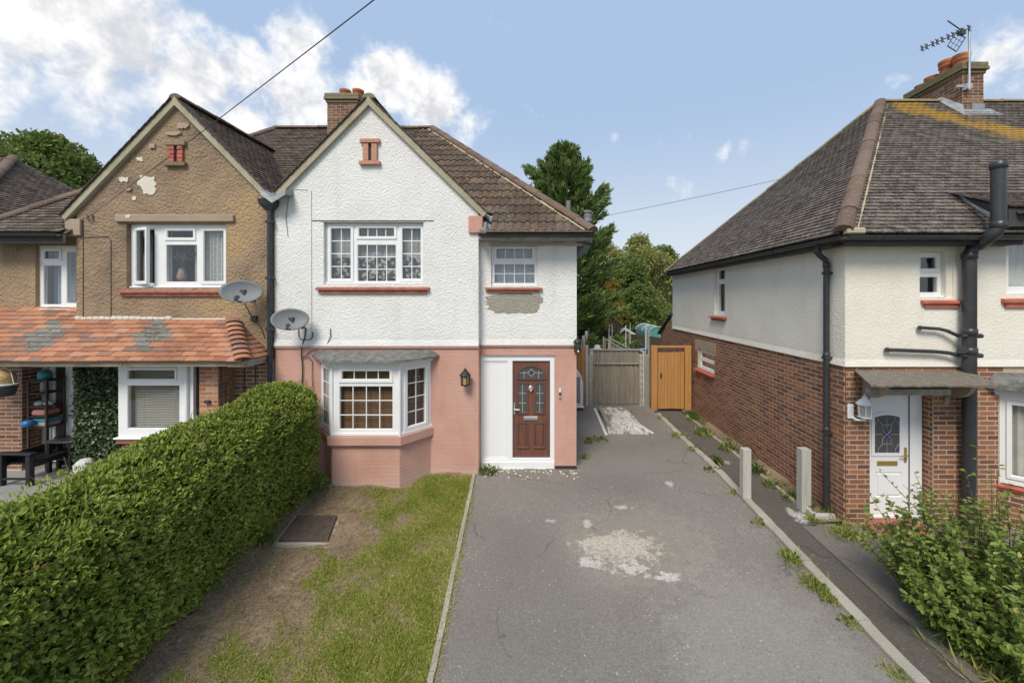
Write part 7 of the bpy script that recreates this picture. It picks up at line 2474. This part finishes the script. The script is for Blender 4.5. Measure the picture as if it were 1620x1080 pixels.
# --- small shrub by the bay
def small_plant(name, label, cat, c, r, h, n, mat, size, group=None, stem_n=14):
    t = thing(name, label, cat, tuple(c), group)
    d_ = rand_unit(n); d_[:, 2] = np.abs(d_[:, 2])
    rad = rng.random((n, 1)) ** .5
    p = np.array(c) + d_ * np.array([r, r, h]) * rad
    ax_ = d_ + rand_unit(n) * .6; nn = rand_unit(n) * .7 + np.array([0, 0, 1])
    L = rng.uniform(.6, 1.2, n) * size
    link('foliage', leaf_mesh('foliage', p, ax_, nn, L, L * .5, mat, .5 + rng.normal(0, .2, n)), t)['kind'] = 'stuff'
    mb = MB()
    for k in range(stem_n):
        q = Vector(p[int(rng.integers(n))]); b = Vector(c)
        mb.tube([b + (q - b) * .08 * 0 + Vector((random.uniform(-.03, .03), random.uniform(-.03, .03), -.01)), b.lerp(q, .6) + Vector((0, 0, .02)), q], .004, 4, caps=False)
    mb.build('stems', M['twig'], t)
    return t


small_plant('shrub', 'small leafy shrub poking out between the hedge and the bay window', 'shrub', (-3.98, 6.75, .72), .22, .42, 420, 'bush_leaf', .055, 'shrubs at the end of the hedge')
small_plant('shrub', 'low green shrub at the foot of the bay beside the hedge', 'shrub', (-3.78, 6.6, .0), .28, .34, 520, 'bush_leaf', .055, 'shrubs at the end of the hedge')


# --- weeds and tufts
def tuft(label, px, py, w_, h_, n=90, mat='weed_leaf', size=.05, grass=0.5):
    d_ = 630 * 3.2 / (py - CY)
    for _ in range(3): d_ = 630 * (EYE - ground_z(d_)) / (py - CY)
    c = Vector((X_(px, d_), d_, ground_z(d_)))
    if c.x > 3.4: c.z -= .07
    t = thing('weed', label, 'weed', tuple(c), 'weeds in the cracks of the drive and path')
    m_ = int(n * (1 - grass))
    if m_ > 2:
        d3 = rand_unit(m_); d3[:, 2] = np.abs(d3[:, 2]) * .9
        p = np.array(c) + d3 * np.array([w_, w_ * .7, h_]) * rng.random((m_, 1)) ** .5
        L = rng.uniform(.5, 1.2, m_) * size
        link('leaves', leaf_mesh('leaves', p, d3 + rand_unit(m_) * .7, rand_unit(m_) * .7 + np.array([0, 0, 1]), L, L * .6, mat, .45 + rng.normal(0, .2, m_)), t)['kind'] = 'stuff'
    m_ = int(n * grass * 2)
    if m_ > 2:
        p = np.array(c) + np.stack([rng.normal(0, w_ * .5, m_), rng.normal(0, w_ * .55, m_), np.zeros(m_)], 1)
        ax_ = rand_unit(m_) * .8 + np.array([0, 0, .9])
        link('blades', leaf_mesh('blades', p, ax_, rand_unit(m_), rng.uniform(.4, 1.1, m_) * h_, .009, 'grass_blade', .35 + rng.normal(0, .2, m_), simple=True), t)['kind'] = 'stuff'


tuft('leafy weed sprawling at the left end of the white door threshold', 772, 748, .17, .16, 170, grass=.15)
tuft('bright green leafy weed in the drive beside the house corner', 948, 696, .22, .10, 110, grass=.4)
tuft('tiny weed at the base of the pink wall corner', 925, 724, .10, .10, 60, grass=.5)
tuft('leafy weed where the drive meets the end of the pink wall', 931, 700, .08, .12, 60, grass=.3)
tuft('leafy clump on the path beside the first kerb stones', 1130, 727, .17, .17, 190, grass=.1)
tuft('low weed spilling over the kerb below the leafy clump', 1128, 744, .16, .08, 90, grass=.3)
tuft('grassy weed at the upper end of the kerb by the orange gate', 1050, 662, .2, .10, 90, grass=.6)
tuft('grassy weed strip half way up the kerb', 1075, 690, .22, .10, 130, grass=.7)
tuft('weed in the kerb joint behind the timber post', 1098, 712, .18, .09, 100, grass=.7)
tuft('small grass tuft against the kerb below the timber post', 1163, 780, .10, .07, 60, grass=.8)
tuft('grass tuft against the kerb at its widest gap', 1203, 828, .12, .07, 80, grass=.8)
tuft('long grassy weed against the kerb left of the red doorstep', 1256, 886, .16, .11, 150, grass=.85)
tuft('spreading grass tuft below the long grassy weed on the kerb', 1290, 926, .16, .10, 150, grass=.8)
tuft('lone grass tuft on the kerb near the bottom bush', 1314, 948, .12, .09, 110, grass=.8)
tuft('thin grass line at the kerb towards the bottom edge', 1345, 985, .10, .05, 90, grass=.9)
tuft('sparse grass on the kerb at the very bottom', 1420, 1068, .12, .05, 90, grass=.9)
tuft('green weed at the foot of the black downpipe', 1312, 812, .10, .16, 110, grass=.2)
tuft('grassy mound in front of the brick corner', 1338, 838, .22, .10, 200, grass=.8)
tuft('grass on the edge of the gully surround', 1287, 815, .10, .09, 90, grass=.85)
tuft('low leafy weeds right of the red doorstep', 1412, 836, .22, .12, 170, grass=.2)
tuft('round leafy weed against the brick wall between the posts', 1198, 742, .16, .20, 190, grass=.05)
tuft('weeds along the wall below the side window', 1150, 706, .20, .15, 170, grass=.3)
tuft('broad mat of weeds on the wall border near the orange gate', 1115, 682, .26, .16, 230, grass=.3)
tuft('weeds at the foot of the orange gate post', 1096, 660, .2, .12, 130, grass=.4)
tuft('weeds on the wall border right of the first post', 1225, 762, .18, .12, 140, grass=.4)
tuft('weeds on the wall border near the second post', 1252, 782, .16, .12, 120, grass=.4)
tuft('weed clump on the bare earth beside the manhole', 425, 858, .16, .10, 130, grass=.3)

# --- lawn grass and straw
def on_lawn(n):
    y = 7.2 - 5.2 * rng.random(n) ** 1.0
    xl = -3.95; xr = -1.2 - .065 * (y - 7.3) - .03
    x = xl + (xr - xl) * rng.random(n)
    bay = (y > 6.78) & (x > -3.75) & (x < -2.2); man = (np.abs(x + 3.05) < .42) & (np.abs(y - 5.62) < .40)
    return x, y, ~(bay | man)


def lawn_z(x, y):
    xr = -1.2 - .065 * (y - 7.3) - .02
    e = np.minimum(1, (xr - x) / .25)
    g = np.where(y < 7.3, -.035 * (7.3 - y), 0)
    return g + .012 * e + (.018 * np.sin(x * 3.1 + y * 1.7) + .014 * np.sin(x * 7.3 - y * 4.1)) * e - .010


n = 330000
x, y, ok = on_lawn(n)
pts2 = np.stack([x, y, np.zeros(n)], 1)
xr = -1.2 - .065 * (y - 7.3)
right = np.clip((x + 3.15 - np.clip(4.2 - y, 0, 2) * .0) / 1.3, 0, 1)          # grass thickens away from the hedge
pn = vnoise(pts2 * 1.5, 21) * .5 + vnoise(pts2 * 4.2, 22) * .42 + vnoise(pts2 * 9, 26) * .25
dens = np.clip(-.12 + .80 * right + 1.15 * pn, 0.012, 1)
dens *= np.clip((x + 3.75) / .5, .05, 1)
ok &= rng.random(n) < dens
x, y, pn, dens = x[ok], y[ok], pn[ok], dens[ok]; m_ = len(x)
p = np.stack([x, y, lawn_z(x, y)], 1)
ax_ = rand_unit(m_) * np.array([1, 1, .3]) * .95 + np.array([0, 0, .55]); nn = rand_unit(m_)
L = rng.uniform(.020, .055, m_) * (.7 + .8 * np.clip(dens, 0, 1))
ti = .46 - .22 * np.clip(pn * 1.6, -1, 1) + rng.normal(0, .2, m_)
o = link('grass', leaf_mesh('grass', p, ax_, nn, L, rng.uniform(.004, .008, m_), 'grass_blade', ti, simple=True)); o['kind'] = 'stuff'
o['label'] = 'patchy green and yellowing lawn grass'; o['category'] = 'grass'
n = 48000
x, y, ok = on_lawn(n); x, y = x[ok], y[ok]; n = len(x)
p = np.stack([x, y, lawn_z(x, y) + .006], 1)
ax_ = rand_unit(n) * np.array([1, 1, .10]) + np.array([0, 0, .05]); nn = rand_unit(n) * .3 + np.array([0, 0, 1])
o = link('straw', leaf_mesh('straw', p, ax_, nn, rng.uniform(.02, .085, n), .0035, 'straw', rng.random(n), simple=True)); o['kind'] = 'stuff'
o['label'] = 'dry straw and clippings scattered over bare lawn earth'; o['category'] = 'dead grass'
# pebbles and fallen leaves on the bare earth
rd = random.Random(17)
mb = MB()
for k in range(260):
    y_ = rd.uniform(2.4, 7.0); x_ = rd.uniform(-3.7, -1.3); s_ = rd.uniform(.004, .014)
    if y_ > 6.7 and x_ > -3.8: continue
    z_ = float(lawn_z(np.array([x_]), np.array([y_]))[0])
    mb.box(-s_, -s_ * .8, -s_ * .4, s_, s_ * .8, s_ * .6, Matrix.Translation((x_, y_, z_)) @ Matrix.Rotation(rd.uniform(0, 3), 4, 'Z'), c=s_ * .3)
o = mb.build('pebbles', M['concrete']); o['kind'] = 'stuff'; o['label'] = 'small pale pebbles lying on the bare lawn earth'; o['category'] = 'pebbles'
n = 1500
y = 7.0 - 4.8 * rng.random(n); x = -3.7 + np.abs(rng.normal(0, .55, n))
p = np.stack([x, y, lawn_z(x, y) + .008], 1)
o = link('fallen_leaves', leaf_mesh('fallen_leaves', p, rand_unit(n) * np.array([1, 1, .15]), rand_unit(n) * .4 + np.array([0, 0, 1]), rng.uniform(.02, .04, n), rng.uniform(.012, .02, n), 'fallen_leaf', rng.random(n), simple=True)); o['kind'] = 'stuff'
o['label'] = 'brown fallen leaves strewn beside the hedge foot'; o['category'] = 'fallen leaves'
# fallen grass along the drive edging
n = 9000
y = rng.uniform(2.3, 7.25, n); x = -1.2 - .065 * (y - 7.3) + rng.normal(-.02, .05, n)
p = np.stack([x, y, np.where(y < 7.3, -.035 * (7.3 - y), 0) + .01], 1)
k = rng.random(n) < np.clip(.4 + .8 * vnoise(p * 3, 31), .02, 1)
p = p[k]; n = len(p)
o = link('grass', leaf_mesh('grass', p, rand_unit(n) * np.array([1, 1, .4]) + np.array([0, 0, .4]), rand_unit(n), rng.uniform(.02, .06, n), .006, 'grass_blade', .6 + rng.normal(0, .25, n), simple=True)); o['kind'] = 'stuff'
o['label'] = 'dry and green grass fringe along the concrete drive edging'; o['category'] = 'grass'
n = 7000   # grass on the strip below the right-hand wall and round the shrub
y = rng.uniform(5.95, 11.5, n); x = rng.uniform(4.16, 4.42, n)
p = np.stack([x, y, np.full(n, -.03)], 1)
k = rng.random(n) < np.clip(.1 + .9 * vnoise(p * 2.5, 33), .0, 1); p = p[k]; n = len(p)
o = link('ground_cover', leaf_mesh('ground_cover', p, rand_unit(n) * np.array([1, 1, .4]) + np.array([0, 0, .5]), rand_unit(n), rng.uniform(.03, .08, n), .014, 'weed_leaf', .5 + rng.normal(0, .2, n), simple=True)); o['kind'] = 'stuff'
o['label'] = 'low green growth along the foot of the brick side wall'; o['category'] = 'weeds'
n = 1500
x = rng.normal(4.3, .22, n); y = rng.normal(3.4, .3, n)
p = np.stack([x, y, np.where(y < 7.3, -.035 * (7.3 - y), 0) - .07], 1)
o = link('grass', leaf_mesh('grass', p, rand_unit(n) * np.array([1, 1, .4]) + np.array([0, 0, .7]), rand_unit(n), rng.uniform(.08, .24, n), .007, 'grass_blade', .5 + rng.normal(0, .25, n), simple=True)); o['kind'] = 'stuff'
o['label'] = 'long grass growing out under the shrub at bottom right'; o['category'] = 'grass'

# ------------------------------------------------------------------ back gardens glimpsed over the gates
def garden_run(label, a, b, h, mat, npost, board_w=.16):
    a, b = Vector((a[0], a[1], 0)), Vector((b[0], b[1], 0))
    t = thing('garden_fence', label, 'fence', tuple(a))
    Mx = plane_M((a.x, a.y, 0), (b.x - a.x, b.y - a.y)); L_ = (b - a).length
    nb = int(L_ / board_w)
    mats = [Mx @ Matrix.Translation((L_ * (i + .5) / nb, random.uniform(0, .012), h / 2)) @ Matrix.Diagonal((L_ / nb * .97, .02, h, 1)) for i in range(nb)]
    pieces('board', BRICK_V, BRICK_F, mats, M[mat], t, 0)
    for i in range(npost):
        u = L_ * i / max(1, npost - 1)
        MB().box(u - .04, -.06, 0, u + .04, .05, h + .1, Mx, c=.01).build('fence_post', M['concrete'], t)


garden_run('dark boarded garden fence with pale posts below the yellowing shrub', (X_(945, 26), 26), (X_(1062, 20), 20), 1.2, 'fence_wood', 5)
garden_run('grey boarded garden fence leading away behind the conifer', (X_(917, 13), 13), (X_(936, 24), 24), 1.70, 'pale_fence', 6)
# broken trellis panels above the grey fence
tr = thing('trellis_panel', 'pale sloping trellis panel standing above the grey fence', 'trellis', (2.5, 13.2, 0))
d_ = 13.2
for px, py in ((955, 533), (966, 532)): MB().box(X_(px - 1.3, d_), d_ - .04, .0, X_(px + 1.3, d_), d_ + .04, Z_(py, d_), c=.008).build('trellis_post', M['pale_fence'], tr)
MB().tube([P(957, 536, d_), P(985, 552, d_)], .02, 4).build('rail', M['pale_fence'], tr)
MB().tube([P(968, 537, d_), P(1000, 554, d_)], .03, 4).build('rail', M['pale_fence'], tr)
for k in range(9):
    px = 958 + k * 4.2
    MB().box(X_(px - .5, d_), d_ - .01, Z_(556, d_), X_(px + .5, d_), d_ + .01, Z_(538 + k * 1.8, d_)).build('slat', M['pale_fence'], tr)
# shed with white bargeboards
d_ = 27
sd_ = thing('shed', 'small dark roofed shed with white bargeboards beyond the gardens', 'shed', (X_(988, d_), d_, 0))
ax_, az = X_(988, d_), Z_(519, d_)
MB().prism([(X_(975, d_), 0), (X_(1003, d_), 0), (X_(1003, d_), Z_(530, d_)), (ax_, az - .1), (X_(975, d_), Z_(530, d_))], d_, d_ + 3, 'y').build('wall', M['fence_wood'], sd_)
for xe in (972, 1006):
    a, b = Vector((ax_, d_ - .15, az)), P(xe, 530.5, d_ - .15)
    b.y = d_ - .15
    MB().add([a, b, b + Vector((0, 3.3, 0)), a + Vector((0, 3.3, 0))] + [p + Vector((0, 0, .06)) for p in (a, b, b + Vector((0, 3.3, 0)), a + Vector((0, 3.3, 0)))],
             [(4, 5, 6, 7), (0, 1, 5, 4), (0, 3, 2, 1)]).build('roof', M['shed_felt'], sd_)
    MB().add([a + Vector((0, -.02, .08)), b + Vector((0, -.02, .08)), b + Vector((0, -.02, -.10)), a + Vector((0, -.02, -.10)), a + Vector((0, .03, .08)), b + Vector((0, .03, .08)), b + Vector((0, .03, -.10)), a + Vector((0, .03, -.10))],
             [(0, 1, 2, 3), (4, 7, 6, 5), (0, 4, 5, 1), (3, 2, 6, 7)]).build('bargeboard', M['white_upvc'], sd_)
MB().box(X_(957, d_ + 3), d_ + 3, 0, X_(985, d_ + 3), d_ + 6, Z_(524, d_ + 3)).build('lean_to', M['shed_felt'], sd_)
# teal tunnel greenhouse
d_ = 23
gh = thing('greenhouse', 'teal plastic covered tunnel greenhouse behind the brick extension', 'greenhouse', (X_(1040, d_), d_, 0))
pts = [(X_(1026, d_), 0), (X_(1056, d_), 0)] + [(X_(1041, d_) + (X_(1056, d_) - X_(1041, d_)) * math.cos(t), Z_(527, d_) + (Z_(517, d_) - Z_(527, d_)) * math.sin(t)) for t in frange(0, math.pi, 12)]
MB().prism(pts, d_, d_ + 3, 'y').build('cover', M['teal_sheet'], gh)
mb = MB()
for y_ in (d_ - .02, d_ + 1.5, d_ + 3): mb.tube([(X_(1041, d_) + (X_(1056, d_) - X_(1041, d_)) * 1.01 * math.cos(t), y_, Z_(527, d_) + (Z_(516.6, d_) - Z_(527, d_)) * math.sin(t)) for t in frange(0, math.pi, 14)], .025, 5)
mb.build('hoop', M['sky_pole'], gh)
# trampoline
d_ = 18
tp = thing('trampoline', 'blue edged trampoline with thin white poles in the back garden', 'trampoline', (X_(1000, d_), d_, 0))
cx = X_(1003, d_)
MB().lathe([(1.3, .82), (1.55, .84), (1.55, .88), (1.3, .90)], Matrix.Translation((cx, d_ + 1.2, 0)) @ Matrix.Diagonal((.62, .62, 1, 1)), 28).build('pad', M['trampoline_blue'], tp)
MB().lathe([(0, .85), (1.31, .85)], Matrix.Translation((cx, d_ + 1.2, 0)) @ Matrix.Diagonal((.62, .62, 1, 1)), 28).build('mat', M['black_plastic'], tp)
for k in range(6):
    th = k * math.pi / 3 + .2
    MB().tube([(cx + .97 * math.cos(th), d_ + 1.2 + .97 * math.sin(th), 0), (cx + .97 * math.cos(th), d_ + 1.2 + .97 * math.sin(th), 2.0)], .022, 6).build('pole', M['sky_pole'], tp)
# grey water butt behind the fence
d_ = 14
solo(MB().lathe([(0, 0), (.26, .0), (.29, .6), (.28, 1.4), (.10, 1.5), (.1, 1.58), (0, 1.6)], Matrix.Translation((X_(945, d_), d_, 0)), 18), 'water_butt', M['pale_concrete'], 'pale grey water butt behind the grey fence near the conifer', 'water butt')
